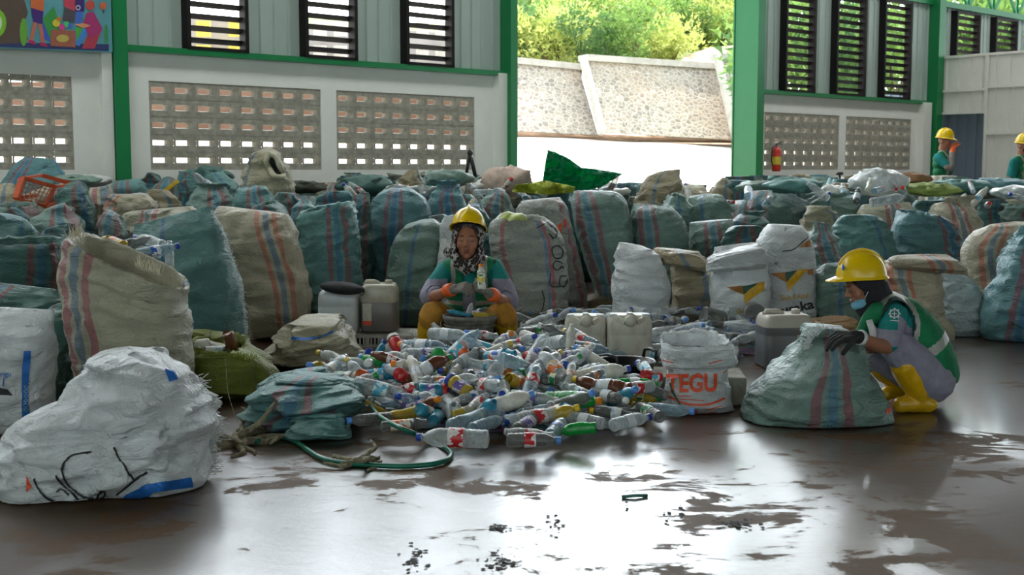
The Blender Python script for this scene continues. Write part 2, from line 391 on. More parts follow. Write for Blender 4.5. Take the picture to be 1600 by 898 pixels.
# white partition room at the right
PD = NI; UP = uof(1455)
def Q(s, z, off=0.0): return W(UP, 0, 0) + NI * s + DW * off + Vector((0, 0, z))
RP = Matrix(((NI.x, DW.x, 0), (NI.y, DW.y, 0), (0, 0, 1)))
def sof(px):   # distance along the partition for a pixel column
    r = (px - 800) / FE; b = W(UP, 0)
    return (r * b.y - b.x) / (NI.x - r * NI.y)
ZP = 3.58; D0, D1, ZD = sof(1462), sof(1537), 2.42
part = empty('wall_partition', Q(0, 0), 'white corrugated steel partition room with an open doorway', 'partition', kind='structure')
def psheet(s0, s1, z0, z1, m, name, off=0.0, pitch=.30):
    mb = MB(); k = max(1, round(abs(s1 - s0) / pitch)); st = (s1 - s0) / k
    for i in range(k):
        x = s0 + i * st; pts = [(x, 0), (x + st * .62, 0), (x + st * .68, .035), (x + st * .94, .035), (x + st, 0)]
        for (xa, na), (xb, nb) in zip(pts[:-1], pts[1:]):
            mb.add([Q(xa, z0, off + na), Q(xb, z0, off + nb), Q(xb, z1, off + nb), Q(xa, z1, off + na)], [(0, 1, 2, 3)])
            mb.add([Q(xa, z0, off + na + .006), Q(xb, z0, off + nb + .006), Q(xb, z1, off + nb + .006), Q(xa, z1, off + na + .006)], [(3, 2, 1, 0)])
    return mb.build(name, m, part)
psheet(D0, D1, ZD, ZP, M['whitepanel'], 'upper_sheet'); psheet(D1, 9.5, 0, ZP + .02, M['whitepanel'], 'side_sheet')
fr = MB()
for s in (sof(1457), D1 + .03, sof(1622)): fr.box(Q(s, ZP / 2, -.04), (.06, .06, ZP), RP)
for z in (2.88, ZD): fr.box(Q((D0 + D1) / 2, z, -.04), (D1 - D0, .05, .05), RP)
fr.box(Q(4, ZP, -.02), (8.5, .06, .05), RP)
for z in (.95, 1.98, 2.92): fr.box(Q((D1 + 9) / 2, z, -.04), (9 - D1, .05, .05), RP)
fr.build('steel_frame', M['whitepanel'], part)
psheet(D0 - 2.2, D1 + .8, 0, 2.9, M['bluepanel'], 'inner_sheet', off=.40, pitch=.22)

# ------------------------------------------------------------------ outside: retaining wall, hill, plants
def quadwall(pts_b, pts_t, name, label, m, th=.5, kind='structure', cat='retaining wall'):
    mb = MB(); n = len(pts_b); nv = 6; V = []; back = Vector((0, th, 0))
    for i in range(n): V += [Vector(pts_b[i]), Vector(pts_t[i]), Vector(pts_t[i]) + back, Vector(pts_b[i]) + back]
    Fc = [(0, 1, 2, 3)]
    for i in range(n - 1):
        a = i * 4; Fc += [(a, a + 4, a + 5, a + 1), (a + 1, a + 5, a + 6, a + 2), (a + 2, a + 6, a + 7, a + 3)]
    Fc.append(tuple(range((n - 1) * 4, n * 4))[::-1]); mb.add(V, Fc)
    return tag(mb.build(name, m), label, cat, kind=kind)
def seg(x0, x1, yb0, yb1, yt0, yt1, Y0, Y1, sh, nm, lab):
    b = [at(x0 + sh, yb0, Y0), at(x1 + sh, yb1, Y1)]; t = [at(x0, yt0, Y0 + 1.6), at(x1, yt1, Y1 + 1.6)]
    quadwall(b, t, nm, lab, M['stone'])
    cp = MB(); cp.bar(t[0] + Vector((0, .2, .05)), t[1] + Vector((0, .2, .05)), .7, .22); tag(cp.build('trim_%d' % (20 + int(x0) % 97), M['cap']), 'pale concrete capping on top of the ' + lab.split(' of')[0], 'capping', kind='structure')
    rb = MB(); rb.bar(b[0] + Vector((0, -.12, 0)), t[0] + Vector((0, -.12, 0)), .16, .35); tag(rb.build('trim_%d' % (130 + int(x0) % 97), M['cap']), 'sloping concrete rib at the left end of the ' + lab.split(' of')[0], 'rib', kind='structure')
seg(640, 905, 198, 211, 80, 107, 41, 43, 30, 'wall_retaining_left', 'left stone retaining wall section of rubble')
seg(911, 1122, 207, 219, 92, 106, 42.5, 45, 30, 'wall_retaining_middle', 'middle stone retaining wall section of rubble')
seg(1120, 1215, 219, 223, 90, 97, 43.5, 44.8, 30, 'wall_retaining_right', 'right stone retaining wall section of rubble')
V = []; Fc = []; nx, ny = 50, 24
def hz(x, s): return 4.85 + 6.6 * (s / 42) ** .8 + .8 * noise.noise(Vector((x * .1, s * .12, 3)))
for j in range(ny + 1):
    for i in range(nx + 1):
        x = -20 + 70 * i / nx; y = 46.9 + .03 * x + 42 * (j / ny); V.append((x, y, hz(x, 44 * j / ny)))
for j in range(ny):
    for i in range(nx): a = j * (nx + 1) + i; Fc.append((a, a + 1, a + nx + 2, a + nx + 1))
tg = NT('hill_grass'); cg = tg.coord(); tg.p(base=tg.ramp(tg.noise(.6, 5, .6, cg), [(.4, lin(84, 100, 50)), (.6, lin(130, 142, 80))]), rough=.95)
tag(mesh('hill', V, Fc, tg.m), 'grassy green hillside above the stone retaining wall', 'hill', kind='structure')
rs = [at(1056, 104, 46.2), at(1156, 108, 46.6), at(1156, 70, 48.2), at(1108, 74, 48), at(1070, 88, 47.2)]
rsm = mesh('soil_bank', [p for p in rs] + [p + Vector((0, .8, -.6)) for p in rs], [(0, 1, 2, 3, 4), (0, 5, 6, 1), (1, 6, 7, 2), (2, 7, 8, 3), (3, 8, 9, 4), (4, 9, 5, 0)], M['redsoil'], smooth=False)
tag(rsm, 'bare orange-red soil bank above the right end of the stone wall', 'soil bank', kind='structure')
st = MB(); st.add([at(640, 209, 40.9), at(1420, 236, 46.5), at(1420, 228, 48), at(640, 197, 42.8)], [(0, 1, 2, 3)])
tag(st.build('ground_soil_strip', M['redsoil']), 'reddish soil strip at the foot of the stone wall', 'soil strip', kind='structure')

def leafmat(name, c1, c2):
    t = NT(name); co = t.coord(); oi = t.node('ShaderNodeObjectInfo')
    base = t.mix(t.noise(1.4, 4, .6, co), c1, c2)
    t.p(base=base, rough=.6); tr = t.node('ShaderNodeBsdfTranslucent'); t.t.links.new(base, tr.inputs[0])
    mx = t.node('ShaderNodeMixShader'); mx.inputs[0].default_value = .45
    t.t.links.new(t.b.outputs[0], mx.inputs[1]); t.t.links.new(tr.outputs[0], mx.inputs[2]); t.t.links.new(mx.outputs[0], t.out.inputs[0]); return t.m
LM = [leafmat('leaf_yellow_green', lin(170, 185, 90), lin(205, 210, 130)), leafmat('leaf_mid_green', lin(84, 128, 62), lin(150, 176, 92)), leafmat('leaf_deep_green', lin(56, 96, 60), lin(110, 146, 84))]
bark = plain('bark', lin(110, 92, 70), .9)
def crown(nm, seed, n, lf, mat, tall=1.0):
    rnd = random.Random(seed); V = []; Fc = []
    cl = [(Vector((rnd.uniform(-.6, .6), rnd.uniform(-.6, .6), rnd.uniform(.25, .95) * tall)), rnd.uniform(.28, .5)) for _ in range(9)]
    for k in range(n):
        c, r = cl[rnd.randrange(9)]; d = Vector((rnd.gauss(0, 1), rnd.gauss(0, 1), rnd.gauss(0, 1))).normalized(); p = c + d * r * rnd.uniform(.75, 1.08)
        if p.z < .02: p.z = .02
        a = (d + Vector((rnd.uniform(-1, 1), rnd.uniform(-1, 1), rnd.uniform(-.4, 1))) * .8).normalized(); b = a.cross(Vector((rnd.uniform(-1, 1), rnd.uniform(-1, 1), rnd.uniform(-1, 1)))).normalized()
        e = lf * rnd.uniform(.6, 1.3); i = len(V); V += [p - b * e * .4, p + a * e * .5 - Vector((0, 0, e * .1)), p + b * e * .4 + a * e * .1, p + a * e * 1.3 + b * e * .1]; Fc.append((i, i + 1, i + 3, i + 2))
    me = bpy.data.meshes.new(nm); me.from_pydata([tuple(v) for v in V], [], Fc); me.materials.append(mat); return me
CR = [crown('foliage', 10 + i, 1500, .10, LM[i % 3], 1 + .3 * (i > 2)) for i in range(6)]
tb = MB(); tb.tube([(0, 0, -.6), (.03, 0, .2), (-.02, .03, .7)], [.06, .045, .02], 7); tb.tube([(0, 0, .2), (.2, .1, .6)], [.03, .012], 6); tb.tube([(0, 0, .15), (-.22, -.05, .55)], [.03, .012], 6)
trunk_me = None
def bush(x, y, z, s, k, label, group, sz=1.0, name='bush', cat='bush'):
    global trunk_me
    r = empty(name, (x, y, z), label, cat, group); r.scale = (s, s, s * sz); r.rotation_euler = (0, 0, (x * 7.3 + y * 3.1) % 6.28)
    if trunk_me is None:
        o = tb.build('trunk', bark, None, True); trunk_me = o.data
    else: o = bpy.data.objects.new('trunk', trunk_me); col.objects.link(o)
    o.parent = r; f = bpy.data.objects.new('foliage', CR[k]); col.objects.link(f); f.parent = r
    return r
rnd = random.Random(5)
KIND = ['pale yellow-green', 'mid green', 'deep green']
AN = [(800, 'behind the left opening column'), (835, 'beside the left opening column'), (870, 'above the left wall section'), (905, 'just left of the concrete rib'), (940, 'just right of the concrete rib'), (975, 'above the middle of the stone wall'), (1010, 'right of the wall middle'), (1055, 'left of the red soil bank'), (1110, 'above the red soil bank'), (1150, 'by the wide green column'), (2000, 'behind the wide green column')]
RW_N = ['directly on the wall top', 'second tier up the hill', 'third tier up the hill', 'fourth tier up the hill', 'fifth tier up the hill', 'sixth tier up the hill', 'seventh tier, near the hill top', 'on the hill top']
for row in range(8):
    for i in range(12):
        s_ = .9 + row * 4.2; px = 775 + 35 * i + rnd.uniform(-12, 12) + (row % 2) * 17; y = 46 + s_ + rnd.uniform(-1.2, 1.2); x = (px - 800) / FE * y
        if row < 2 and 1052 < px < 1160: continue
        if px > 1170: continue
        k = rnd.choice([0, 3, 1, 1, 4, 5] if row < 4 else [0, 1, 4, 2, 5, 3]); sc = rnd.uniform(1.25, 1.9) * (1 + row * .10)
        an = [a for l, a in AN if px < l][0]
        bush(x, y, hz(x, s_) - .3, sc, k, KIND[k % 3] + ' bush ' + an + ', ' + RW_N[row], 'bushes on the hillside')
# trees outside the right-hand windows and the truss
for i, (px, y, s, k) in enumerate([(1238, 33, 2.0, 4), (1318, 34, 2.1, 5), (1390, 34, 2.0, 4), (1470, 37, 2.5, 5), (1525, 39, 2.6, 1), (1590, 38, 2.7, 4), (1660, 40, 2.6, 2), (1352, 41, 2.7, 1), (1275, 40, 2.6, 5), (1490, 46, 3.0, 5), (1560, 47, 3.2, 4)]):
    bush((px - 800) / FE * y, y, 2.4 if i < 7 else 2.6, s, k, ['tree seen through the first louvred window right of the opening', 'tree seen through the middle louvred window right of the opening', 'tree seen through the third louvred window right of the opening', 'tree behind the left louvred window above the partition', 'tree between the two louvred windows above the partition', 'tree behind the second louvred window above the partition', 'tree beyond the partition at the right frame edge', 'farther tree between the middle and third right louvred windows', 'farther tree between the first and middle right louvred windows', 'tall far tree over the left window above the partition', 'tall far tree over the second window above the partition'][i], 'trees outside the right windows' if px <= 1450 else 'trees behind the partition', 1.25, 'tree', 'tree')
# pale building outside the left-hand windows
bd = empty('building', at(330, 200, 24), 'pale outbuilding with yellow window squares seen through left louvres', 'building')
o0 = at(180, 265, 25); M['bwall'] = plain('outbuilding_wall', lin(176, 172, 172), .8, scale=1); M['yel'] = plain('outbuilding_yellow', lin(250, 214, 96), .6); M['palewin'] = plain('outbuilding_pale', lin(226, 222, 214), .6); M['brown_bank'] = plain('brown_bank', lin(118, 88, 70), .9, scale=3)
b = MB(); p, q = at(120, 100, 26), at(765, 100, 31); p.z = q.z = 0
b.add([p, q, q + Vector((0, 0, 4.6)), p + Vector((0, 0, 4.6)), p + Vector((0, 3, 0)), q + Vector((0, 3, 0)), q + Vector((0, 3, 3.9)), p + Vector((0, 3, 3.9))], [(0, 1, 2, 3), (4, 7, 6, 5), (0, 4, 5, 1), (1, 5, 6, 2), (2, 6, 7, 3), (3, 7, 4, 0)])
b.build('wall_body', M['bwall'], bd)
for px in (318, 368, 500, 532, 660, 690):
    for k in range(2):
        c = at(px, 45 + 38 * k, 25.2 + (px - 120) / 645 * 5); MBx = MB().box(c, (.30, .08, .34), Matrix.Rotation(.02, 3, 'Z')); MBx.build('window', M['yel'] if px < 400 else M['palewin'], bd)
def bank(x0, x1, Ya, Yb, py, pt, n, lab):
    b = MB(); b.add([at(x0, 300, Ya - 3.5), at(x1, 300, Yb - 3.5), at(x1, py, Yb), at(x0, py, Ya)], [(0, 1, 2, 3)]); tag(b.build('ground_sand_slope' if n == 1 else 'ground_sand_slope_right', M['yard']), 'pale sunlit sand slope outside ' + lab, 'sand slope', kind='structure')
    b = MB(); a, c = at(x0, py, Ya), at(x1, py, Yb); d, e = at(x0, pt, Ya + .5), at(x1, pt, Yb + .5); k = Vector((0, .6, -.4)); b.add([a, c, e, d, a + k, c + k, e + k, d + k], [(0, 1, 2, 3), (3, 2, 6, 7), (0, 3, 7, 4), (1, 5, 6, 2)])
    tag(b.build('ground_bank' if n == 1 else 'ground_bank_right', M['brown_bank']), 'brown earth bank outside behind ' + lab, 'earth bank', kind='structure')
bank(-60, 772, 23.0, 28.5, 214, 128, 1, 'the left block panels')
bank(1186, 1450, 30.5, 34, 222, 168, 2, 'the right block panels')
# ------------------------------------------------------------------ woven sacks
def fabric(name, c, stripes=(), dirt=.35, rough=.42, crinkle=.9, edge=None):
    """woven plastic cloth; UV x = metres from the stripe centre, UV y = metres up the sack. stripes: (centre, half width, colour)"""
    t = NT(name); co = t.coord(); uv = t.coord('UV'); sp = t.node('ShaderNodeSeparateXYZ'); t.t.links.new(uv, sp.inputs[0]); x = sp.outputs[0]
    n = t.noise(5, 5, .65, co); oi = t.node('ShaderNodeObjectInfo')
    base = t.mix(n, tuple(v * .78 for v in c), tuple(min(1, v * 1.15) for v in c))
    wob = t.math('MULTIPLY', t.math('SUBTRACT', t.noise(3.2, 2, .5, co), .5), .03); xx = t.math('ADD', x, wob)
    for (cx, hw, sc) in stripes:
        mk = t.math('COMPARE', xx, cx, hw); mk = t.math('MULTIPLY', mk, t.math('ADD', .42, t.math('MULTIPLY', n, .40)))
        base = t.mix(mk, base, sc)
    # fine weave
    wv = t.node('ShaderNodeTexWave', wave_type='BANDS', bands_direction='Y'); wv.inputs['Scale'].default_value = 60; t.t.links.new(uv, wv.inputs[0]); wv.inputs['Distortion'].default_value = 1.5
    base = t.mix(t.math('MULTIPLY', wv.outputs[1], .12), base, tuple(v * .5 for v in c))
    d = t.ramp(t.noise(7, 6, .75, co, .5), [(.52, (0, 0, 0)), (.78, (dirt,) * 3)]); base = t.mix(d, base, lin(92, 78, 60))
    sp2 = t.ramp(t.noise(38, 2, .5, co), [(.70, (0, 0, 0)), (.73, (.7,) * 3)]); base = t.mix(t.math('MULTIPLY', sp2, dirt), base, lin(50, 42, 36))
    hv = t.node('ShaderNodeHueSaturation'); t.set(hv, 'Value', t.math('ADD', .85, t.math('MULTIPLY', oi.outputs['Random'], .28))); t.set(hv, 'Color', base)
    t.p(base=hv.outputs[0], rough=rough, spec=.45)
    r1 = t.noise(6.5, 6, .62, t.map(co, (1, 1, 2.2)), .8); r2 = t.noise(24, 4, .6, co, .4)
    rid = t.math('ABSOLUTE', t.math('SUBTRACT', r1, .5)); h = t.math('ADD', t.math('MULTIPLY', rid, -2.2), t.math('MULTIPLY', r2, .35))
    t.bump(h, crinkle, .03)
    return t.m
RED, BLU, PNK, DBL = lin(150, 66, 84), lin(64, 118, 160), lin(176, 58, 98), lin(44, 74, 150)
S3 = lambda r=RED, b=BLU, w=.017, g=.058: [(-g, w, r), (0, w * 1.1, b), (g, w, r)]
LN = lambda x=0, b=BLU, w=.012: [(x, w, b)]
FB = {
 'teal': fabric('woven_teal', lin(104, 150, 148), S3() + LN(.40) + LN(-.40)),
 'teal_line': fabric('woven_teal_line', lin(100, 146, 144), LN(0, lin(50, 90, 150), .014)),
 'bteal': fabric('woven_blue_teal', lin(102, 148, 154), S3(RED, lin(60, 110, 170)) + LN(.42)),
 'sage': fabric('woven_sage', lin(124, 152, 144), S3(lin(150, 52, 80), lin(64, 120, 160)) + LN(.40), .4),
 'sage_line': fabric('woven_sage_line', lin(124, 152, 142), LN(0, lin(60, 110, 170), .013), .4),
 'dark': fabric('woven_dark_green', lin(78, 118, 112), S3(lin(140, 50, 64), lin(50, 96, 140)), .4),
 'cream': fabric('woven_cream', lin(194, 190, 166), S3(PNK, BLU, .02, .064) + LN(.52, BLU, .014) + LN(-.50, BLU, .014), .35),
 'cream_or': fabric('woven_cream_orange', lin(186, 178, 154), S3(lin(200, 92, 76), BLU, .016, .058) + LN(-.38, BLU, .016), .45),
 'cream_line': fabric('woven_cream_line', lin(186, 178, 152), LN(0, BLU, .018), .45),
 'tan': fabric('woven_tan', lin(172, 160, 132), LN(0, lin(70, 126, 160), .018), .6),
 'gray': fabric('woven_grey', lin(158, 162, 154), LN(.0, lin(170, 60, 80), .016) + LN(.33, lin(190, 66, 84), .014) + LN(.30, lin(80, 130, 180), .012), .6),
 'white': fabric('woven_white', lin(222, 226, 228), [], .28, .35),
 'white_blue': fabric('woven_white_blue', lin(220, 226, 232), [(0, .028, lin(46, 120, 200))], .25, .35),
 'paleblue': fabric('woven_pale_blue', lin(190, 208, 210), [(.22, .012, lin(200, 40, 70))], .35),
 'olive': fabric('woven_olive', lin(120, 128, 50), [], .3, .6, .6),
 'inner': fabric('sack_inside', lin(80, 110, 104), [], .5, .8),
}
HOLE_SHADE = plain('hole_shade_black', (.012, .013, .012), .9)
def resample(P, n, smooth=True):
    P = [Vector(p) for p in P]
    if len(P) == 1: return [P[0]] * n
    if smooth and len(P) > 2:
        Q = [];
        for i in range(len(P) - 1):
            p0, p1, p2, p3 = P[max(i - 1, 0)], P[i], P[i + 1], P[min(i + 2, len(P) - 1)]
            for k in range(8):
                t = k / 8
                Q.append(.5 * ((2 * p1) + (p2 - p0) * t + (2 * p0 - 5 * p1 + 4 * p2 - p3) * t * t + (3 * p1 - p0 - 3 * p2 + p3) * t ** 3))
        Q.append(P[-1]); P = Q
    d = [0]
    for a, b in zip(P[:-1], P[1:]): d.append(d[-1] + (b - a).length)
    out = []; j = 0
    for i in range(n):
        s = d[-1] * i / (n - 1)
        while j < len(P) - 2 and d[j + 1] < s: j += 1
        f = 0 if d[j + 1] == d[j] else (s - d[j]) / (d[j + 1] - d[j]); out.append(P[j].lerp(P[j + 1], min(1, max(0, f))))
    return out
def wrinkle(p, amp, sd, asp=(1, 1, 1.8)):
    q = Vector((p.x * asp[0], p.y * asp[1], p.z * asp[2])); o = noise.noise_vector(q * 2.2 + Vector((sd, sd, 0))) * .25
    a = noise.noise(q * 2.9 + Vector((sd, 0, 0))); q = q + o
    b = 1 - 3.2 * abs(noise.noise(q * 4.3 + Vector((0, sd, 0)))); c = 1 - 3.0 * abs(noise.noise(q * 8.5 + Vector((0, 0, sd)))); e = 1 - 3.0 * abs(noise.noise(q * 17 + Vector((sd, 0, sd))))
    return amp * (.9 * a + .75 * b + .42 * c + .1 * e)
def sack(L, R, Y, d, m, label, top='closed', s=.5, group=None, seed=None, amp=.028, floor=True, NV=56, NU=76, name='woven_sack', cat='sack', tilt=0.0, hang=.16, kmat=None, parent=None, shear=0.0, pw=.72):
    """L, R: outline points, bottom to top, traced in the photo; Y: distance of the sack's middle; d: its depth; tilt: lean away at the top"""
    if seed is None: seed = (hash((round(L[0][0]), round(R[0][0]), round(Y * 10))) % 997) * 1.37
    L = [at(x, y, Y) for x, y in L]; R = [at(x, y, Y) for x, y in R]
    if floor:
        zl = min(L[0].z, R[0].z)
        if zl > .04:
            L = [Vector((L[0].x - .01, Y, .0))] + L; R = [Vector((R[0].x + .01, Y, .0))] + R
        for P in (L, R):
            if P[0].z < .0: P[0].z = .0
    Lr, Rr = resample(L, NV), resample(R, NV); wref = sum((b - a).length for a, b in zip(Lr, Rr)) / NV
    V = []; UV = []; Fc = []; vlen = 0; rnd = random.Random(int(seed * 10))
    zt = max(Lr[-1].z, Rr[-1].z); z0 = min(Lr[0].z, Rr[0].z)
    for i in range(NV):
        t = i / (NV - 1); A, B = Lr[i].copy(), Rr[i].copy(); C = (A + B) / 2; Wv = (B - A) / 2
        if i: vlen += ((Lr[i] - Lr[i - 1]).length + (Rr[i] - Rr[i - 1]).length) / 2
        pr = min(1, (.55 + 2.6 * t)) if t < .18 else 1.0
        if top == 'closed': pr *= 1 if t < .55 else max(.05, math.cos((t - .55) / .45 * PI / 2) ** .8)
        elif top == 'dome': pr *= 1 if t < .6 else max(.06, math.sqrt(max(0, 1 - ((t - .6) / .4) ** 2)))
        elif top == 'tuft': pr *= 1 if t < .5 else (.25 + .75 * abs(math.cos((t - .5) / .4 * PI / 2)) if t < .9 else .42)
        elif top == 'flat': pr *= 1 if t < .8 else math.sqrt(max(.02, 1 - ((t - .8) / .2) ** 2 * .8))
        pr += .1 * math.sin(t * 5 + seed)*(.3 if t > .9 else 1) * (t < .85)
        D = min(d / 2 * pr, d / 2 * 1.1)
        for k in range(NU):
            a = PI + 2 * PI * k / NU; ca, sa = math.cos(a), math.sin(a)
            cx = math.copysign(abs(ca) ** pw, ca); sy = math.copysign(abs(sa) ** .85, sa)
            nrm = (Wv.normalized() * cx + Vector((0, 1, 0)) * sy)
            p = C + Wv * cx + Vector((0, D * sy, 0))
            if top == 'open' and t > .9 and sy > 0: p.z += .03 * sy * (t - .9) * 10
            am = amp * (.35 + .65 * min(1, 4 * t)) * (1 if abs(cx) < .93 else .5)
            if top == 'closed' and t > .93: am *= .5
            p += nrm * wrinkle(p, am, seed)
            if top == 'open' and i >= NV - 2: p.z += .012 * noise.noise(Vector((k * .9, seed, i))) + .012 * noise.noise(Vector((k * .35, seed, 9)))
            p.y += tilt * (p.z - z0); p.x += shear * (p.y - Y)
            if p.z < .004: p.z = .004 + .002 * (k % 2)
            V.append(p)
            f = k / NU * 2   # 0..1 front, 1..2 back
            fr = (cx + 1) / 2 if f <= 1 else 1 + (1 - cx) / 2
            UV.append(((fr - s) * wref, vlen))
    for i in range(NV - 1):
        for k in range(NU):
            a, b = i * NU + k, i * NU + (k + 1) % NU; Fc.append((a, b, b + NU, a + NU))
    # bottom
    cb = len(V); V.append(sum((V[k] for k in range(NU)), Vector()) / NU + Vector((0, 0, .0))); UV.append((0, 0))
    for k in range(NU): Fc.append((cb, (k + 1) % NU, k))
    last = (NV - 1) * NU; ncl = len(Fc)
    ring = [V[last + k].copy() for k in range(NU)]; cen = sum(ring, Vector()) / NU
    if top == 'open':
        prev = last
        for j, (f, dz) in enumerate([(.93, -.01), (.9, -hang * .5), (.86, -hang)]):
            base = len(V)
            for k in range(NU): V.append(cen + (ring[k] - cen) * f + Vector((0, 0, dz))); UV.append(UV[last + k])
            for k in range(NU): Fc.append((prev + k, prev + (k + 1) % NU, base + (k + 1) % NU, base + k))
            prev = base
        V.append(cen + Vector((0, 0, -hang * .9))); UV.append((0, 0))
        for k in range(NU): Fc.append((prev + k, prev + (k + 1) % NU, len(V) - 1))
    else:
        V.append(cen + Vector((0, 0, .004 if top != 'dome' else .012))); UV.append((0, vlen))
        for k in range(NU): Fc.append((last + k, last + (k + 1) % NU, len(V) - 1))
    me = bpy.data.meshes.new(name); off = Vector(((Lr[0].x + Rr[0].x) / 2, Y, 0))
    me.from_pydata([tuple(v - off) for v in V], [], Fc)
    l = me.uv_layers.new(name='UVMap'); li = np.zeros(len(me.loops), np.int32); me.loops.foreach_get('vertex_index', li)
    uva = np.array(UV, np.float32)[li]
    # seam: keep the wrap-around faces from smearing the stripes
    fi = 0
    uvl = uva.reshape(-1, 2); ls = np.zeros(len(me.polygons), np.int32); lt = np.zeros(len(me.polygons), np.int32)
    me.polygons.foreach_get('loop_start', ls); me.polygons.foreach_get('loop_total', lt)
    for st_, n_ in zip(ls, lt):
        seg = uvl[st_:st_ + n_]
        if n_ == 4 and seg[:, 0].max() - seg[:, 0].min() > wref: seg[seg[:, 0] < seg[:, 0].max() - wref, 0] += 2 * wref
    l.data.foreach_set('uv', uvl.reshape(-1)); me.polygons.foreach_set('use_smooth', [True] * len(me.polygons))
    me.materials.append(FB[m] if isinstance(m, str) else m)
    o = bpy.data.objects.new(name, me); col.objects.link(o); o.location = off
    if parent is not None: o.parent = parent; o.matrix_parent_inverse = Matrix.Translation(-Vector(parent.location))
    else: tag(o, label, cat, group)
    if parent is None and name == 'woven_sack' and top in ('dome', 'flat') and rnd.random() < .55 and floor and Y > 11.15:
        # the bunched, ruffled mouth on top of a tied sack
        n = 34; hh, r1 = rnd.uniform(.05, .11), rnd.uniform(.07, .13); ln = Vector((rnd.uniform(-.07, .07), rnd.uniform(-.06, .02), 0)); c0 = cen + Vector((rnd.uniform(-.25, .25) * (Rr[-1] - Lr[-1]).length, 0, -.02)); TV = []; TF = []
        for j in range(9):
            t = j / 8; r = r1 * (.75 - .9 * t + 1.25 * t * t) if t < .8 else r1 * (.80 - .4 * (t - .8))
            for k in range(n):
                a = 2 * PI * k / n; w_ = 1 + .30 * t * math.sin(a * 5 + seed) + .16 * t * math.sin(a * 9 + seed * 2) + .35 * noise.noise(Vector((math.cos(a) * 1.6, math.sin(a) * 1.6, seed + t)))
                TV.append(c0 - off + ln * t * t + Vector((r * w_ * math.cos(a) * 1.25, r * .6 * w_ * math.sin(a), hh * .7 * t * (1 + .35 * noise.noise(Vector((math.cos(a) * 2, math.sin(a) * 2, seed * 3)))))))
        for j in range(8):
            for k in range(n): a, b = j * n + k, j * n + (k + 1) % n; TF.append((a, b, b + n, a + n))
        TV.append(c0 - off + ln * .6 + Vector((0, 0, hh * .35)))
        for k in range(n): TF.append((8 * n + k, 8 * n + (k + 1) % n, len(TV) - 1))
        tm = bpy.data.meshes.new('gathered_mouth'); tm.from_pydata([tuple(v) for v in TV], [], TF); ul = tm.uv_layers.new(name='UVMap'); ul.data.foreach_set('uv', [.2, .5] * len(tm.loops))
        for p_ in tm.polygons: p_.use_smooth = True
        tm.materials.append(me.materials[0]); to = bpy.data.objects.new('gathered_mouth', tm); col.objects.link(to); to.parent = o
    o['_rim'] = [cen.x, cen.y, cen.z]
    return o
def fringe(o, pts, Y, m, n=90, ln=.05, seed=1, dirv=(1, 0, 0), nm='frayed_edge', wd=.0016):
    """loose threads along a torn edge (part of the sack)"""
    rnd = random.Random(seed); P = resample([at(x, y, Y) for x, y in pts] if len(pts[0]) == 2 else pts, n, False); mb = MB(); dv = Vector(dirv)
    for p in P:
        for q in range(2):
            a = p + Vector((rnd.uniform(-.01, .01), rnd.uniform(-.02, .02), rnd.uniform(-.01, .01)))
            e = a + (dv + Vector((rnd.gauss(0, .35), rnd.gauss(0, .3), rnd.gauss(0, .35)))) * ln * rnd.uniform(.4, 1.2)
            mb.tube([a, (a + e) / 2 + Vector((0, 0, rnd.uniform(-.01, .01))), e], wd, 3, caps=False)
    return mb.build(nm, plain('threads_' + m, {'cream': lin(214, 206, 182), 'white': lin(222, 226, 226), 'olive': lin(150, 158, 60), 'sage': lin(150, 176, 166)}[m], .6), o)
# ------------------------------------------------------------------ the sacks, front row first
def K(*a, **k): return sack(*a, **k)
# far left, foreground
s_flour = K([(-70, 700), (-75, 600), (-70, 500), (-60, 478)], [(72, 690), (80, 640), (80, 560), (84, 484)], 5.75, .42, 'white', 'white flour sack with a vertical blue band, cut by the left edge', 'closed', .735, amp=.014)
K([(40, 640), (60, 560), (68, 500), (80, 478)], [(112, 620), (122, 570), (118, 510), (100, 472)], 6.4, .3, 'dark', 'dark green sack squeezed between white flour sack and big cream sack', 'closed', .1)
K([(-60, 560), (-60, 480), (-50, 460), (-20, 440)], [(95, 560), (97, 500), (96, 470), (90, 452)], 6.95, .4, 'dark', 'dark green sack with red and blue stripes just above the white flour sack', 'closed', .3)
s_open_l = K([(-80, 520), (-75, 420), (-60, 395), (-40, 380)], [(92, 540), (100, 440), (100, 410), (96, 378)], 7.5, .42, 'dark', 'open dark teal sack with striped right edge, left of the big cream sack', 'open', .87)
K([(-90, 420), (-85, 380), (-60, 345), (-30, 330)], [(60, 420), (62, 390), (45, 350), (18, 336)], 8.05, .4, 'teal', 'bright teal crumpled sack at the left frame edge', 'tuft', .2, amp=.04)
K([(30, 440), (35, 400), (62, 370), (78, 355)], [(112, 440), (112, 410), (106, 380), (96, 352)], 8.3, .4, 'teal', 'small ruffled teal sack behind the striped top of the open dark one', 'tuft', .4, amp=.04)
s_big = K([(128, 600), (112, 520), (100, 440), (104, 390), (112, 368)], [(300, 590), (298, 540), (294, 500), (286, 470), (292, 450)], 6.25, .46, 'cream', 'big cream sack with pink and blue stripes, its torn mouth slanting right', 'open', .20, amp=.02, hang=.12)
fringe(s_big, [(108, 372), (122, 366), (128, 376)], 6.1, 'cream', 40, .04, 3, (0, 0, 1))
fringe(s_big, [(215, 415), (250, 428)], 6.1, 'cream', 26, .04, 4, (0, 0, 1))
s_blue = K([(222, 530), (215, 450), (208, 390), (210, 352)], [(386, 524), (376, 450), (352, 370), (326, 322)], 7.6, .46, 'teal_line', 'large teal sack with torn pale right edge behind the big cream sack', 'closed', .40, amp=.02)
fringe(s_blue, [(330, 330), (352, 375), (375, 450), (384, 520)], 7.55, 'white', 120, .018, 6, (1, 0, 0), wd=.0022)
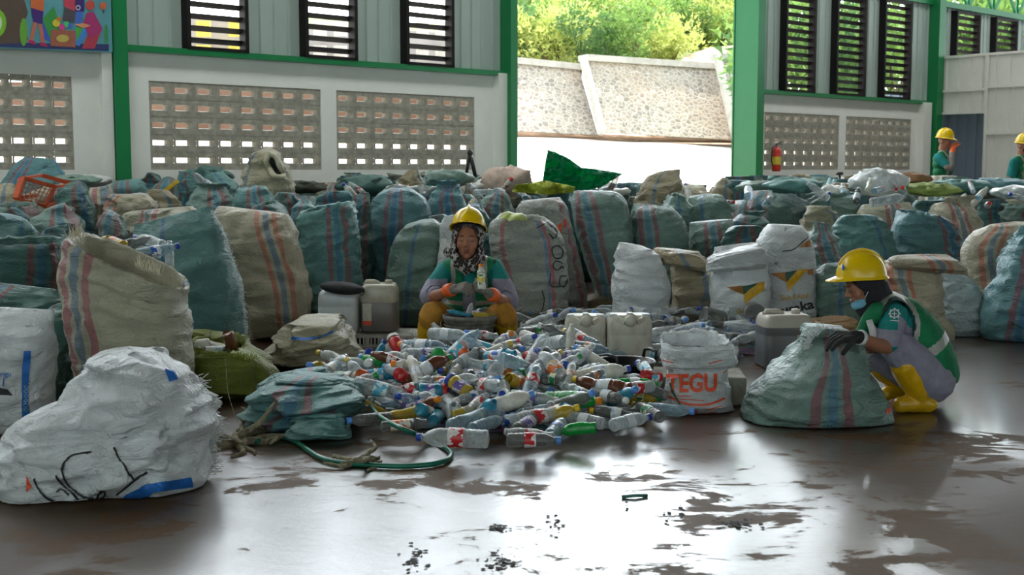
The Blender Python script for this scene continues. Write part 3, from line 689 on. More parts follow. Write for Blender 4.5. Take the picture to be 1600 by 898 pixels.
s_c2 = K([(392, 527), (382, 470), (362, 400), (341, 340), (344, 322)], [(484, 515), (484, 460), (472, 400), (458, 350), (452, 335)], 8.9, .48, 'cream_or', 'tall cream sack with red-blue-red stripes left of the black-capped canister', 'flat', .70, amp=.025)
# middle
K([(474, 500), (464, 430), (462, 370), (470, 332)], [(562, 500), (563, 430), (560, 370), (552, 318)], 9.6, .46, 'teal', 'teal sack with twisted stripe behind the black-capped canister', 'open', .72, amp=.032)
K([(520, 480), (545, 400), (548, 340), (552, 305)], [(580, 480), (580, 400), (580, 340), (576, 300)], 10.1, .4, 'dark', 'narrow dark teal sack wedged between two large teal sacks', 'closed', .5)
K([(580, 470), (574, 400), (575, 340), (588, 305), (612, 293)], [(672, 470), (670, 400), (671, 340), (664, 312), (640, 292)], 10.5, .5, 'bteal', 'tall plump blue-teal sack with three central stripes left of the seated worker', 'dome', .45, amp=.02)
K([(598, 500), (603, 450), (612, 390), (630, 356), (650, 346)], [(690, 500), (694, 430), (692, 380), (686, 352), (676, 342)], 9.75, .46, 'sage_line', 'grey-green sack with one dark blue line left of the seated worker', 'dome', .42, amp=.026)
K([(664, 372), (668, 350), (672, 338)], [(696, 372), (700, 348), (690, 335)], 9.95, .3, 'sage', 'little ruffled grey-green sack top beside the seated worker\'s helmet', 'tuft', .2, amp=.05)
K([(672, 440), (670, 360), (672, 310), (690, 288)], [(742, 440), (738, 360), (728, 318), (716, 288)], 11.2, .45, 'bteal', 'teal sack with pink stripe standing behind the worker\'s yellow helmet', 'dome', .5)
K([(712, 440), (706, 380), (715, 345), (738, 318)], [(776, 440), (776, 390), (768, 345), (752, 316)], 10.4, .42, 'bteal', 'blue-teal peaked sack right behind the seated worker\'s head', 'dome', .3)
K([(690, 440), (688, 390), (690, 350), (694, 338)], [(722, 440), (724, 390), (722, 350), (718, 335)], 9.55, .22, 'white', 'off-white crumpled sack peeking beside the leopard headscarf', 'closed', .5, amp=.03)
K([(748, 340), (750, 318), (776, 294)], [(802, 350), (800, 325), (786, 296)], 11.6, .4, 'sage', 'pointed grey-green sack left of the gray dirty sacks\' top', 'dome', .5)
s_gr2 = K([(812, 470), (806, 360), (806, 330), (815, 314)], [(917, 470), (902, 400), (888, 340), (874, 308)], 10.2, .5, 'gray', 'grey dirty sack leaning right behind the sack with scrawled black letters', 'flat', .9, amp=.03)
s_gr1 = K([(776, 494), (774, 440), (766, 380), (766, 352), (778, 340)], [(890, 488), (886, 430), (882, 380), (868, 352), (856, 344)], 9.65, .46, 'gray', 'bulky grey sack with black scrawled letters right of the seated worker', 'open', .19, amp=.022)
s_dk = K([(930, 455), (912, 400), (898, 350), (893, 318), (898, 298)], [(986, 460), (988, 400), (984, 340), (974, 308), (955, 298)], 10.6, .5, 'sage', 'dark green leaning sack with curved triple stripe below the green tarp', 'flat', .25, amp=.02)
K([(985, 470), (984, 380), (982, 345), (990, 318)], [(1074, 470), (1074, 380), (1068, 345), (1048, 322)], 10.7, .48, 'sage', 'grey-green sack with bold stripes behind the plain white sack', 'dome', .32, amp=.02)
s_w = K([(955, 488), (958, 440), (964, 390), (968, 378)], [(1044, 490), (1045, 440), (1028, 400), (1004, 384)], 9.1, .4, 'white', 'plain white sack with pointed corner behind the upright canisters', 'closed', .5, amp=.028)
K([(1050, 492), (1052, 440), (1052, 410), (1030, 392)], [(1106, 500), (1112, 450), (1106, 420), (1090, 392)], 9.5, .4, 'tan', 'slumped tan sack with short blue line left of the sugar sacks', 'closed', .72, amp=.03)
K([(1028, 410), (1020, 398), (1028, 386)], [(1106, 425), (1104, 412), (1086, 392)], 9.3, .3, 'tan', 'folded tan sack mouth flopping over the slumped tan sack', 'closed', .55, floor=False, amp=.03, name='folded_sack')
s_su1 = K([(1108, 505), (1110, 470), (1112, 420), (1116, 386)], [(1200, 505), (1200, 460), (1196, 420), (1182, 378)], 9.0, .4, 'white', 'shorter white sugar sack with gold and green chevron, rolled top', 'closed', .5, amp=.02)
s_su2 = K([(1194, 500), (1186, 430), (1184, 380), (1200, 350)], [(1272, 500), (1272, 440), (1268, 385), (1252, 352)], 9.25, .42, 'white', 'taller white sugar sack with gold lettering and a bulging top', 'flat', .5, amp=.014)
K([(1276, 500), (1272, 440), (1264, 380), (1272, 345)], [(1342, 500), (1336, 450), (1316, 400), (1296, 350)], 9.8, .42, 'sage', 'draped grey-green sack with slanting stripes right of the tall sugar sack', 'closed', .45, amp=.035)
K([(1278, 510), (1272, 470), (1276, 430), (1290, 412)], [(1345, 510), (1350, 470), (1345, 430), (1325, 412)], 9.2, .36, 'sage_line', 'plain grey-green sack behind the squatting worker\'s gloved hands', 'dome', .4)
K([(1306, 440), (1300, 390), (1306, 348), (1318, 336)], [(1402, 440), (1398, 390), (1384, 350), (1366, 336)], 10.6, .48, 'teal_line', 'broad teal sack directly above the squatting worker\'s helmet', 'tuft', .7, amp=.035)
K([(1400, 450), (1396, 390), (1398, 350), (1412, 332)], [(1504, 450), (1498, 380), (1484, 350), (1462, 336)], 10.9, .5, 'bteal', 'blue-teal sack with faint stripes between helmet and right cream sacks', 'open', .78, amp=.028)
s_fl = K([(1392, 490), (1384, 450), (1378, 425), (1390, 402)], [(1490, 534), (1470, 480), (1462, 440), (1476, 404)], 8.6, .42, 'cream_or', 'cream sack with folded-over striped mouth behind the squatting worker', 'closed', .22, amp=.024)
K([(1395, 418), (1390, 405), (1402, 398)], [(1512, 430), (1505, 412), (1478, 397)], 8.45, .26, 'cream_or', 'cream sack flap folded over with red and blue stripes', 'closed', .6, floor=False, amp=.02, name='folded_sack', pw=.9)
K([(1470, 528), (1464, 480), (1462, 440), (1470, 420)], [(1532, 530), (1530, 490), (1524, 450), (1508, 430)], 9.15, .36, 'paleblue', 'pale grey-blue sack with a short red stripe, low at the right', 'closed', .3, amp=.03)
K([(1524, 500), (1508, 420), (1512, 375), (1548, 350)], [(1640, 500), (1640, 420), (1640, 370), (1620, 346)], 9.7, .5, 'cream_or', 'tall cream sack with wide red-blue-red stripes near the right edge', 'dome', .20, amp=.018)
s_rt = K([(1542, 532), (1532, 510), (1552, 450), (1580, 385), (1596, 352)], [(1720, 532), (1720, 480), (1700, 400), (1680, 350)], 8.9, .5, 'bteal', 'big shiny blue-teal sack with torn left edge at the right frame edge', 'closed', .22, amp=.035)
# second and third rows
K([(5, 310), (10, 285), (24, 258), (38, 245)], [(104, 310), (102, 285), (92, 258), (80, 248)], 12.2, .5, 'bteal', 'peaked blue-teal sack rising in front of the far left block panel', 'closed', .28)
K([(-20, 345), (-20, 310), (0, 288)], [(30, 345), (30, 315), (18, 287)], 11.0, .4, 'cream_line', 'small yellowish cream sack left of the orange crate', 'dome', .7)
K([(26, 350), (20, 318), (48, 298)], [(110, 350), (112, 312), (98, 284)], 10.5, .45, 'cream', 'pale cream sack that the orange crate leans on', 'dome', .9, amp=.03)
K([(-20, 400), (-18, 350), (-8, 322)], [(72, 400), (70, 350), (44, 322)], 9.6, .45, 'sage', 'open grey-green sack of mixed rubbish under the orange crate', 'open', .85, amp=.04)
K([(52, 400), (52, 352), (72, 328)], [(124, 400), (120, 350), (98, 318)], 9.2, .4, 'sage', 'grey-green sack with translucent plastic draped on its side', 'dome', .8, amp=.04)
K([(106, 400), (98, 345), (100, 300), (110, 284)], [(158, 400), (150, 350), (138, 310), (128, 284)], 9.9, .42, 'dark', 'tall dark sage sack standing behind the big cream sack', 'dome', .9, amp=.03)
K([(128, 360), (122, 318), (126, 296)], [(174, 360), (176, 318), (170, 290)], 10.7, .42, 'cream', 'small cream sack with pink stripe beside the dark sage sack', 'flat', .92)
K([(176, 325), (174, 296), (180, 283)], [(230, 325), (226, 294), (216, 279)], 12.0, .42, 'teal', 'small teal sack with wide stripes below the left green column', 'flat', .5)
K([(164, 360), (166, 320), (176, 303)], [(242, 360), (242, 322), (226, 304)], 10.2, .42, 'cream_or', 'cream sack with orange-blue-orange stripes lying beside a white sheet', 'flat', .2)
K([(194, 330), (198, 312), (208, 302)], [(244, 330), (240, 315), (228, 303)], 10.9, .3, 'white', 'crumpled white plastic sheet among sacks below the left green column', 'dome', .5, name='plastic_sheet', cat='plastic sheet', amp=.03)
K([(214, 345), (220, 312), (236, 295)], [(282, 345), (280, 318), (262, 298)], 11.3, .42, 'tan', 'tan sack with dark opening right of the white sheet', 'tuft', .8, amp=.04)
K([(184, 380), (190, 345), (204, 330)], [(320, 372), (314, 338), (298, 322)], 9.2, .42, 'cream', 'wide cream sack with bold pink stripes above the bottle-filled sack', 'flat', .40, amp=.03)
K([(154, 400), (158, 352), (170, 328)], [(194, 400), (196, 362), (184, 336)], 8.7, .3, 'sage', 'small sage sack wedged behind the open mouth of the big cream sack', 'dome', .5)
K([(218, 310), (220, 285), (236, 270)], [(256, 310), (256, 288), (242, 272)], 13.0, .4, 'dark', 'dark teal sack top right of the left green column', 'tuft', .5, amp=.04)
K([(246, 310), (248, 290), (256, 277)], [(276, 310), (274, 290), (268, 277)], 12.7, .4, 'teal', 'teal sack beside the yellow plastic strip', 'dome', .6)
K([(284, 330), (285, 290), (288, 268)], [(366, 330), (364, 292), (344, 268)], 12.4, .5, 'teal', 'open teal sack with folded corner below the second block panel', 'open', .15, amp=.045)
K([(296, 350), (298, 310), (308, 292)], [(364, 350), (362, 312), (348, 290)], 11.2, .45, 'sage', 'plump sage sack with stripes at its right below the second block panel', 'dome', .72)
s_hole = K([(384, 340), (384, 290), (386, 262), (400, 240), (414, 230)], [(462, 340), (456, 295), (448, 265), (438, 245), (424, 231)], 11.9, .5, 'cream_line', 'upright sack with a gaping dark hole in front of the second block panel', 'dome', .15, amp=.04)
K([(366, 350), (366, 312), (376, 292)], [(432, 350), (428, 310), (412, 290)], 10.9, .45, 'teal', 'teal sack with slanting stripes in front of the gaping sack', 'dome', .62)
K([(424, 370), (426, 325), (436, 300)], [(478, 370), (476, 325), (462, 303)], 10.4, .42, 'sage', 'grey-green ruffled sack right of the gaping sack', 'tuft', .8, amp=.045)
K([(390, 360), (394, 330), (404, 320)], [(442, 360), (442, 332), (430, 318)], 9.9, .4, 'dark', 'dark striped sack behind the tall cream sack\'s mouth', 'open', .4)
K([(452, 460), (452, 380), (456, 335), (470, 312)], [(500, 460), (498, 380), (492, 335), (482, 310)], 9.95, .36, 'teal', 'slim teal sack between the tall cream sack and twisted-stripe sack', 'dome', .2)
K([(496, 345), (498, 312), (506, 300)], [(552, 345), (552, 315), (538, 298)], 11.4, .42, 'bteal', 'ruffled blue-teal sack with bright slanting stripe left of the plump sack', 'tuft', .4, amp=.04)
K([(528, 295), (532, 280), (545, 272)], [(582, 295), (582, 282), (565, 272)], 14.2, .4, 'dark', 'lumpy dark green sack below the panel left of the opening', 'dome', .5, amp=.06)
K([(606, 300), (618, 285), (638, 266)], [(664, 300), (662, 282), (652, 265)], 14.6, .4, 'tan', 'tan sack with brown patch peaking below the strap-side block panel', 'closed', .9, amp=.04)
K([(668, 300), (668, 280), (672, 266)], [(714, 305), (708, 288), (692, 268)], 13.6, .4, fabric('woven_bright_green', lin(34, 160, 130), LN(0, BLU, .01)), 'vivid green sack corner sticking up left of the black strap', 'closed', .5, amp=.04)
K([(990, 340), (998, 300), (1012, 278), (1030, 268)], [(1074, 340), (1068, 305), (1062, 280), (1062, 264)], 13.0, .5, 'tan', 'tan sack flopping upward in the opening with blue line', 'closed', .3, amp=.035)
K([(1034, 365), (1036, 325), (1046, 306)], [(1074, 365), (1076, 330), (1066, 306)], 11.7, .4, 'sage_line', 'pale open grey-green sack behind the bold-striped sack', 'open', .5, amp=.04)
K([(1068, 375), (1068, 325), (1080, 306)], [(1140, 375), (1138, 325), (1122, 303)], 12.0, .48, 'sage_line', 'shiny pleated grey-green sack left of the right green column foot', 'dome', .35, amp=.03)
K([(1110, 305), (1116, 290), (1130, 277)], [(1150, 305), (1148, 292), (1138, 280)], 14.2, .35, 'tan', 'small pale sack with thin pointed top beside the right green column', 'closed', .5)
K([(1082, 430), (1078, 370), (1078, 348)], [(1148, 430), (1146, 370), (1144, 342)], 10.9, .44, 'sage', 'ribbed grey-green sack with dark triple stripe above the sugar sacks', 'flat', .45, amp=.02)
K([(1134, 400), (1138, 355), (1156, 334)], [(1208, 400), (1204, 355), (1186, 334)], 11.3, .44, 'dark', 'rounded dark green sack with short blue mark above the sugar sacks', 'dome', .15)
K([(1128, 420), (1130, 375), (1146, 353)], [(1194, 420), (1194, 375), (1182, 352)], 10.3, .36, 'dark', 'folded dark green sack touching the taller sugar sack', 'tuft', .5, amp=.04)
K([(1170, 380), (1170, 318), (1180, 298)], [(1282, 380), (1280, 318), (1268, 296)], 12.6, .5, 'sage', 'wide pleated grey-green sack with blue line below the right block panels', 'flat', .1, amp=.035)
K([(1256, 400), (1256, 345), (1264, 322)], [(1312, 400), (1312, 350), (1298, 322)], 11.2, .4, 'cream_line', 'olive-cream drooping sack right of the tall sugar sack', 'tuft', .8, amp=.04)
K([(1260, 365), (1264, 325), (1280, 308)], [(1345, 365), (1342, 325), (1326, 306)], 12.2, .45, 'sage_line', 'pale green sack with white plastic spilled beside it', 'dome', .3)
K([(1340, 400), (1338, 345), (1348, 320)], [(1434, 400), (1432, 345), (1420, 316)], 11.9, .48, 'cream', 'cream sack with crimson stripe behind the broad teal sacks', 'flat', .52)
K([(1456, 420), (1454, 345), (1462, 318)], [(1538, 420), (1530, 350), (1510, 312)], 11.6, .48, 'cream', 'cream sack with crimson stripes right of the blue-teal sack', 'dome', .50)
K([(1524, 390), (1524, 340), (1532, 312)], [(1580, 390), (1578, 340), (1566, 310)], 12.3, .45, 'teal', 'dark teal open sack with ragged rim above the right cream sack', 'tuft', .5, amp=.05)
K([(1562, 390), (1564, 340), (1574, 318)], [(1640, 390), (1640, 345), (1630, 318)], 12.0, .45, 'sage', 'green sack with bright torn strip at the right frame edge', 'tuft', .5, amp=.05)

# ---- far rows: copies of a few sacks filling the floor up to the back wall
proto = []
rndp = random.Random(11)
for k, (m, tp, nm) in enumerate([('teal', 'tuft', 'teal'), ('sage', 'dome', 'grey-green'), ('cream', 'flat', 'cream'), ('bteal', 'open', 'blue-teal'), ('dark', 'tuft', 'dark green'), ('cream_or', 'tuft', 'cream, orange-striped'), ('sage_line', 'closed', 'pale green'), ('tan', 'open', 'tan')]):
    w_ = 75
    o = sack([(800 - w_ / 2, 478), (796 - w_ / 2, 380), (802 - w_ / 2, 300), (812 - w_ / 2, 262)], [(800 + w_ / 2, 478), (806 + w_ / 2, 380), (798 + w_ / 2, 300), (788 + w_ / 2, 262)], 11.2, .5, m, 'x', tp, rndp.uniform(.25, .75), seed=40 + k * 3.3, amp=.05, NV=24, NU=30)
    proto.append((o, nm, tp))
ZW = {'tuft': 'ruffled', 'dome': 'rounded', 'flat': 'flat-topped', 'open': 'open', 'closed': 'pinched'}
def anchor(px):
    for lim, s in [(60, 'by the left frame edge'), (120, 'below the picture banner'), (175, 'left of the left green column'), (240, 'right of the left green column'), (300, 'below the first louvred window'), (375, 'below the middle of the long block panel'), (450, 'below the right end of the long block panel'), (520, 'below the white gap between block panels'), (590, 'below the left part of the short block panel'), (660, 'below the middle of the short block panel'), (725, 'left of the black strap'), (790, 'under the left green opening column'), (850, 'left of the green tarp'), (910, 'under the green tarp'), (980, 'right of the green tarp tip'), (1050, 'in the middle of the opening'), (1110, 'towards the right of the opening'), (1180, 'at the foot of the wide green column'), (1240, 'below the fire extinguisher side panel'), (1300, 'left of the black T-handle'), (1350, 'right of the black T-handle'), (1410, 'below the rightmost block panel'), (1460, 'below the dark corner column'), (1520, 'in front of the worker in the doorway'), (1580, 'between the two far workers'), (2000, 'by the right frame edge')]:
        if px < lim: return s
cnt = 0; usedl = {}
rows = [12.9, 13.6, 14.3, 15.1, 16.0, 17.0, 18.2, 19.5, 21.0]
RN = ['nearest', 'second', 'third', 'fourth', 'fifth', 'sixth', 'seventh', 'eighth', 'last']
for ri, Yr in enumerate(rows):
    px = -30 + (ri % 2) * 20
    while px < 1630:
        x = (px - 800) / FE * Yr; n_in = (Vector((x, Yr, 0)) - P0).dot(NI)
        stepx = .62 * FE / Yr * rndp.uniform(.95, 1.2)
        keep = n_in > .42
        if 820 < px < 1130 and Yr > 16.2: keep = False      # the opening's threshold stays clear
        if px > 1440 and Yr > 16.3: keep = False
        if Yr > 17.5 and not (px > 1180): keep = False
        if keep:
            k = rndp.randrange(8); src, nm, tp = proto[k]
            o = src.copy(); col.objects.link(o); cnt += 1
            for ch in src.children: c_ = ch.copy(); col.objects.link(c_); c_.parent = o
            ht = 1.05 + .13 * rndp.random() if ri > 1 else rndp.uniform(.92, 1.02)
            if 820 < px < 1130: ht = min(ht, 1.08)
            o.location = (x, Yr + rndp.uniform(-.1, .1), 0); o.rotation_euler = (0, 0, rndp.choice([0, PI]) + rndp.uniform(-.5, .5)); o.scale = (rndp.uniform(.9, 1.05), rndp.uniform(.8, 1), ht / 1.27)
            lab = '%s %s sack %s, %s row' % (ZW[tp], nm, anchor(px), ['first hidden', 'second', 'third', 'fourth', 'fifth', 'sixth', 'seventh', 'eighth', 'rearmost'][ri])
            lab = lab.replace(' the middle of', '').replace('cream, orange-striped', 'orange-striped cream').replace(' opening column', ' column')
            lab = lab.replace('first hidden row', 'front of the far rows')
            o['label'] = ' '.join(lab.split()[:16]); o['category'] = 'sack'; o['group'] = 'far sacks packed up to the back wall'
        px += stepx
for o, nm, tp in proto:
    for ch in list(o.children): bpy.data.objects.remove(ch)
    bpy.data.objects.remove(o)
print('FAR SACKS', cnt)
# ------------------------------------------------------------------ marks printed on cloth: laid on the real surface
from mathutils.bvhtree import BVHTree
EYE = Vector((0, 0, CAMH))
def wbvh(o):
    me = o.data; loc = Vector(o.location)
    return BVHTree.FromPolygons([v.co + loc for v in me.vertices], [tuple(p.vertices) for p in me.polygons])
def hit(b, px, py, off=.004):
    d = ray(px, py).normalized(); r = b.ray_cast(EYE, d)
    if r[0] is None: return None
    n = r[1] if r[1].dot(d) < 0 else -r[1]
    return r[0] + n * off - d * off * .5
def inpoly(x, y, P):
    c = False; j = len(P) - 1
    for i in range(len(P)):
        if (P[i][1] > y) != (P[j][1] > y) and x < (P[j][0] - P[i][0]) * (y - P[i][1]) / (P[j][1] - P[i][1]) + P[i][0]: c = not c
        j = i
    return c
def patch(o, P, mat, name, step=2.0, off=.004):
    """a printed area on the cloth of o"""
    b = wbvh(o); bm = bmesh.new(); vs = [bm.verts.new((x, y, 0)) for x, y in P]; bm.faces.new(vs)
    for ax in (0, 1):
        lo, hi = min(p[ax] for p in P), max(p[ax] for p in P); v = lo + step
        while v < hi:
            co = [0, 0, 0]; co[ax] = v; no = [0, 0, 0]; no[ax] = 1
            bmesh.ops.bisect_plane(bm, geom=bm.verts[:] + bm.edges[:] + bm.faces[:], plane_co=co, plane_no=no); v += step
    bm.verts.ensure_lookup_table(); V = []; last = None; bad = set()
    for i, v in enumerate(bm.verts):
        h = hit(b, v.co.x, v.co.y, off)
        if h is None: bad.add(i); h = Vector((0, 0, 0))
        V.append(h); v.index = i
    Fc = [tuple(v.index for v in f.verts) for f in bm.faces]; Fc = [f for f in Fc if not bad & set(f)]; bm.free()
    return mesh(name, V, Fc, mat, o) if Fc else None
def stroke(o, P, wpx, mat, name='ink_mark', off=.005):
    Q = resample([Vector((x, y, 0)) for x, y in P], max(4, len(P) * 6)); b = wbvh(o); V = []; Fc = []
    for i, q in enumerate(Q):
        d = (Q[min(i + 1, len(Q) - 1)] - Q[max(i - 1, 0)]); n = Vector((-d.y, d.x, 0)).normalized() * wpx / 2
        for s in (-1, 1):
            h = hit(b, q.x + n.x * s, q.y + n.y * s, off); V.append(h if h is not None else (V[-1] if V else Vector((0, 0, 0))))
    for i in range(len(Q) - 1):
        if (V[2 * i] - V[2 * i + 2]).length < .2: Fc.append((2 * i, 2 * i + 1, 2 * i + 3, 2 * i + 2))
    return mesh(name, V, Fc, mat, o)
def text(o, s, x, y, hpx, mat, rot=0, name='lettering', wide=1.0, off=.004, shear=0, bold=.012):
    """words printed on the cloth of o; x, y = lower left in the photo, hpx = capital height"""
    cu = bpy.data.curves.new('t', 'FONT'); cu.body = s; cu.size = 1; cu.offset = bold; cu.resolution_u = 3; cu.shear = shear; ob = bpy.data.objects.new('t', cu); col.objects.link(ob)
    dg = bpy.context.evaluated_depsgraph_get(); me = bpy.data.meshes.new_from_object(ob.evaluated_get(dg)); bpy.data.objects.remove(ob)
    bm = bmesh.new(); bm.from_mesh(me); xs = [v.co.x for v in bm.verts]
    k = hpx / .7; v_ = min(xs)
    while v_ < max(xs):
        v_ += 3 / k; bmesh.ops.bisect_plane(bm, geom=bm.verts[:] + bm.edges[:] + bm.faces[:], plane_co=(v_, 0, 0), plane_no=(1, 0, 0))
    for yy in np.arange(0, .8, 3 / k): bmesh.ops.bisect_plane(bm, geom=bm.verts[:] + bm.edges[:] + bm.faces[:], plane_co=(0, float(yy), 0), plane_no=(0, 1, 0))
    b = wbvh(o); V = []; bad = set(); ca, sa = math.cos(rot), math.sin(rot)
    for i, v in enumerate(bm.verts):
        v.index = i; a, c = v.co.x * k * wide, v.co.y * k; h = hit(b, x + a * ca - c * sa * 1, y - (a * sa + c * ca), off)
        if h is None: bad.add(i); h = Vector((0, 0, 0))
        V.append(h)
    Fc = [tuple(v.index for v in f.verts) for f in bm.faces]; Fc = [f for f in Fc if not bad & set(f)]; bm.free()
    return mesh(name, V, Fc, mat, o) if Fc else None
INK = plain('black_ink', (.02, .02, .022), .6); GOLD = plain('gold_print', lin(214, 164, 30), .5); BROWNP = plain('brown_print', lin(164, 108, 50), .5); DGRN = plain('green_print', lin(40, 86, 72), .5)
BLUEP = plain('blue_print', lin(40, 112, 196), .5); REDP = plain('red_print', lin(214, 72, 44), .5); PALEP = plain('pale_print', lin(150, 190, 220), .5); ORP = plain('orange_print', lin(226, 80, 40), .5)
# writing on the grey sack
for P in ([(861, 352), (870, 362), (866, 372), (858, 364), (864, 374)], [(872, 383), (862, 388), (866, 402), (876, 402), (879, 392), (872, 383)], [(879, 412), (868, 408), (864, 416), (870, 422), (878, 416), (880, 420)], [(860, 428), (861, 447), (884, 446)], [(884, 432), (876, 432), (874, 444), (882, 448), (886, 436)], [(847, 454), (850, 466), (848, 482), (842, 494)], [(838, 356), (846, 352), (856, 348), (862, 356)]):
    stroke(s_gr1, P, 1.6, INK)
patch(s_gr2, [(872, 352), (877, 348), (877, 366), (873, 368)], ORP, 'orange_mark'); patch(s_gr2, [(880, 344), (884, 342), (884, 356), (881, 355)], ORP, 'orange_mark')
# sugar sacks
patch(s_su2, [(1204, 427), (1226, 425), (1229, 441)], BROWNP, 'brown_print'); patch(s_su2, [(1226, 425), (1246, 422), (1229, 441)], DGRN, 'green_print')
patch(s_su2, [(1229, 440), (1247, 421), (1262, 420), (1231, 456)], GOLD, 'gold_print'); patch(s_su2, [(1261, 421), (1270, 420), (1270, 428), (1262, 429)], BROWNP, 'brown_print')
text(s_su2, 'Gula Kristal', 1219, 469, 7.5, GOLD, .10, wide=.86); text(s_su2, 'usaka', 1222, 492, 14, INK, .22, wide=1.15, off=.005, bold=.03)
text(s_su2, '65', 1210, 413, 4, INK); stroke(s_su2, [(1222, 392), (1238, 390), (1252, 380), (1262, 371)], 1.6, INK, 'small_print'); patch(s_su2, [(1248, 386), (1268, 372), (1268, 386)], BROWNP, 'brown_print')
patch(s_su1, [(1136, 449), (1160, 446), (1162, 460)], BROWNP, 'brown_print'); patch(s_su1, [(1160, 447), (1184, 442), (1162, 460)], DGRN, 'green_print')
patch(s_su1, [(1162, 460), (1184, 442), (1194, 440), (1194, 452), (1163, 475)], GOLD, 'gold_print'); text(s_su1, 'Gula', 1150, 489, 7.5, GOLD, .04)
fo = sack([(1104, 424), (1107, 410), (1116, 398)], [(1196, 418), (1194, 396), (1182, 380)], 8.85, .34, 'white', 'rolled down mouth of the sugar sack', 'dome', .5, floor=False, amp=.03, name='rolled_mouth', parent=s_su1)
# flour sack at left
text(s_flour, 'Terigu', -12, 588, 8, BLUEP, .02); stroke(s_flour, [(6, 590), (5, 604)], 2, BLUEP); patch(s_flour, [(-5, 604), (12, 608), (20, 618), (-5, 616)], INK, 'ink_smear')
patch(s_flour, [(37, 548), (48, 548), (46, 575), (44, 600), (44, 630), (47, 655), (35, 668), (34, 630), (34, 600), (34, 575)], BLUEP, 'blue_band')
for k in range(6): y_ = 604 + 7 * k; stroke(s_flour, [(36.5, y_), (40, y_ - 2.5), (43, y_), (40, y_ + 2.5), (37, y_ + 1)], 1.1, PALEP, 'faded_print', .008)
# ------------------------------------------------------------------ loose sacks in the foreground
s_fg = sack([(60, 778), (10, 768), (-8, 735), (6, 690), (50, 645), (105, 620), (135, 570), (160, 548)], [(318, 792), (326, 740), (318, 700), (326, 668), (312, 620), (290, 590), (255, 560), (204, 541)], 4.74, .56, 'white', 'crumpled white sack with frayed right edge and black scrawl, in the foreground', 'closed', .5, amp=.045, NV=80, NU=110, seed=7.7)
for P in ([(144, 706), (112, 712), (98, 730), (102, 750), (120, 770)], [(178, 700), (192, 724), (208, 750)], [(230, 736), (206, 752), (182, 772)], [(54, 748), (62, 766), (80, 780), (110, 784), (124, 778)], [(88, 744), (104, 762), (122, 778)], [(88, 768), (96, 764), (108, 772)], [(120, 770), (140, 778), (160, 776), (163, 766), (154, 770), (152, 778)]):
    stroke(s_fg, P, 3.2, INK)
patch(s_fg, [(228, 756), (298, 745), (302, 760), (240, 768), (214, 792), (182, 790), (196, 772)], BLUEP, 'blue_band'); patch(s_fg, [(257, 577), (274, 580), (277, 592), (264, 596)], BLUEP, 'blue_mark'); patch(s_fg, [(42, 742), (50, 760), (42, 768)], ORP, 'red_mark')
fringe(s_fg, [(292, 588), (310, 622), (328, 668), (316, 700), (322, 735)], 4.85, 'white', 200, .05, 9, (1, 0, -.15))
fringe(s_fg, [(300, 745), (322, 760), (326, 790)], 4.8, 'white', 50, .02, 10, (1, 0, -.1))
s_ol = sack([(292, 642), (288, 600), (292, 560), (296, 532)], [(440, 640), (432, 600), (412, 562), (380, 540)], 6.7, .5, 'olive', 'olive green sack slumped open, full of scrap, beside the foreground white sack', 'open', .5, amp=.035, NV=60, seed=3.1)
rl = sack([(296, 538), (294, 526), (300, 515)], [(375, 545), (372, 532), (350, 520)], 6.95, .16, 'olive', 'x', 'dome', .5, floor=False, amp=.03, name='rolled_rim', parent=s_ol)
fringe(s_ol, [(296, 548), (330, 556), (370, 556), (400, 560)], 6.48, 'olive', 150, .035, 12, (.2, -.3, .3))
s_cr = sack([(440, 590), (412, 560), (432, 535), (452, 508), (476, 492)], [(566, 590), (564, 560), (552, 528), (522, 492)], 7.7, .5, 'cream_line', 'crumpled cream sack with a blue curve in front of the black-capped canister', 'dome', 1.4, amp=.05, NV=60, seed=5.2)
for P in ([(456, 528), (480, 530), (504, 525), (520, 518)],): stroke(s_cr, P, 4, BLUEP, 'blue_stripe')
sack([(424, 572), (406, 560), (420, 542)], [(450, 572), (452, 545), (444, 528)], 7.9, .3, 'cream_line', 'crumpled edge', 'dome', 1.4, amp=.04, name='loose_fold', parent=s_cr)
s_t = sack([(388, 700), (382, 665), (402, 630), (425, 600), (450, 588)], [(548, 690), (545, 660), (566, 620), (545, 600), (520, 590)], 5.85, .5, 'teal', 'crumpled empty teal sack lying between the olive sack and the bottle heap', 'tuft', .42, amp=.07, NV=70, NU=100, seed=9.4)
sack([(408, 622), (410, 600), (440, 584)], [(528, 612), (524, 588), (498, 574)], 6.1, .3, 'teal', 'x', 'dome', .55, amp=.045, name='rolled_fold', parent=s_t, NV=40)
sack([(462, 698), (458, 670), (478, 645)], [(545, 690), (536, 660), (520, 642)], 5.6, .25, 'teal', 'x', 'tuft', 1.4, amp=.06, name='crumpled_corner', parent=s_t, NV=40)
# the sack the squatting worker empties
s_wk = sack([(1180, 672), (1162, 652), (1180, 612), (1215, 580), (1240, 562), (1262, 530), (1275, 514)], [(1388, 690), (1394, 650), (1376, 610), (1352, 575), (1346, 545), (1330, 518)], 6.05, .62, 'sage', 'big sage green sack with red and blue stripes held open by the squatting worker', 'tuft', .50, amp=.028, NV=70, NU=90, seed=2.2, tilt=.32)
fringe(s_wk, [(1262, 545), (1268, 525), (1285, 512)], 5.95, 'white', 90, .035, 13, (-.5, -.3, .3)); patch(s_wk, [(1383, 640), (1392, 636), (1390, 644), (1384, 648)], ORP, 'red_mark')
fringe(s_wk, [(1335, 520), (1345, 545), (1352, 575)], 6.0, 'sage', 90, .03, 14, (.5, -.3, .2))
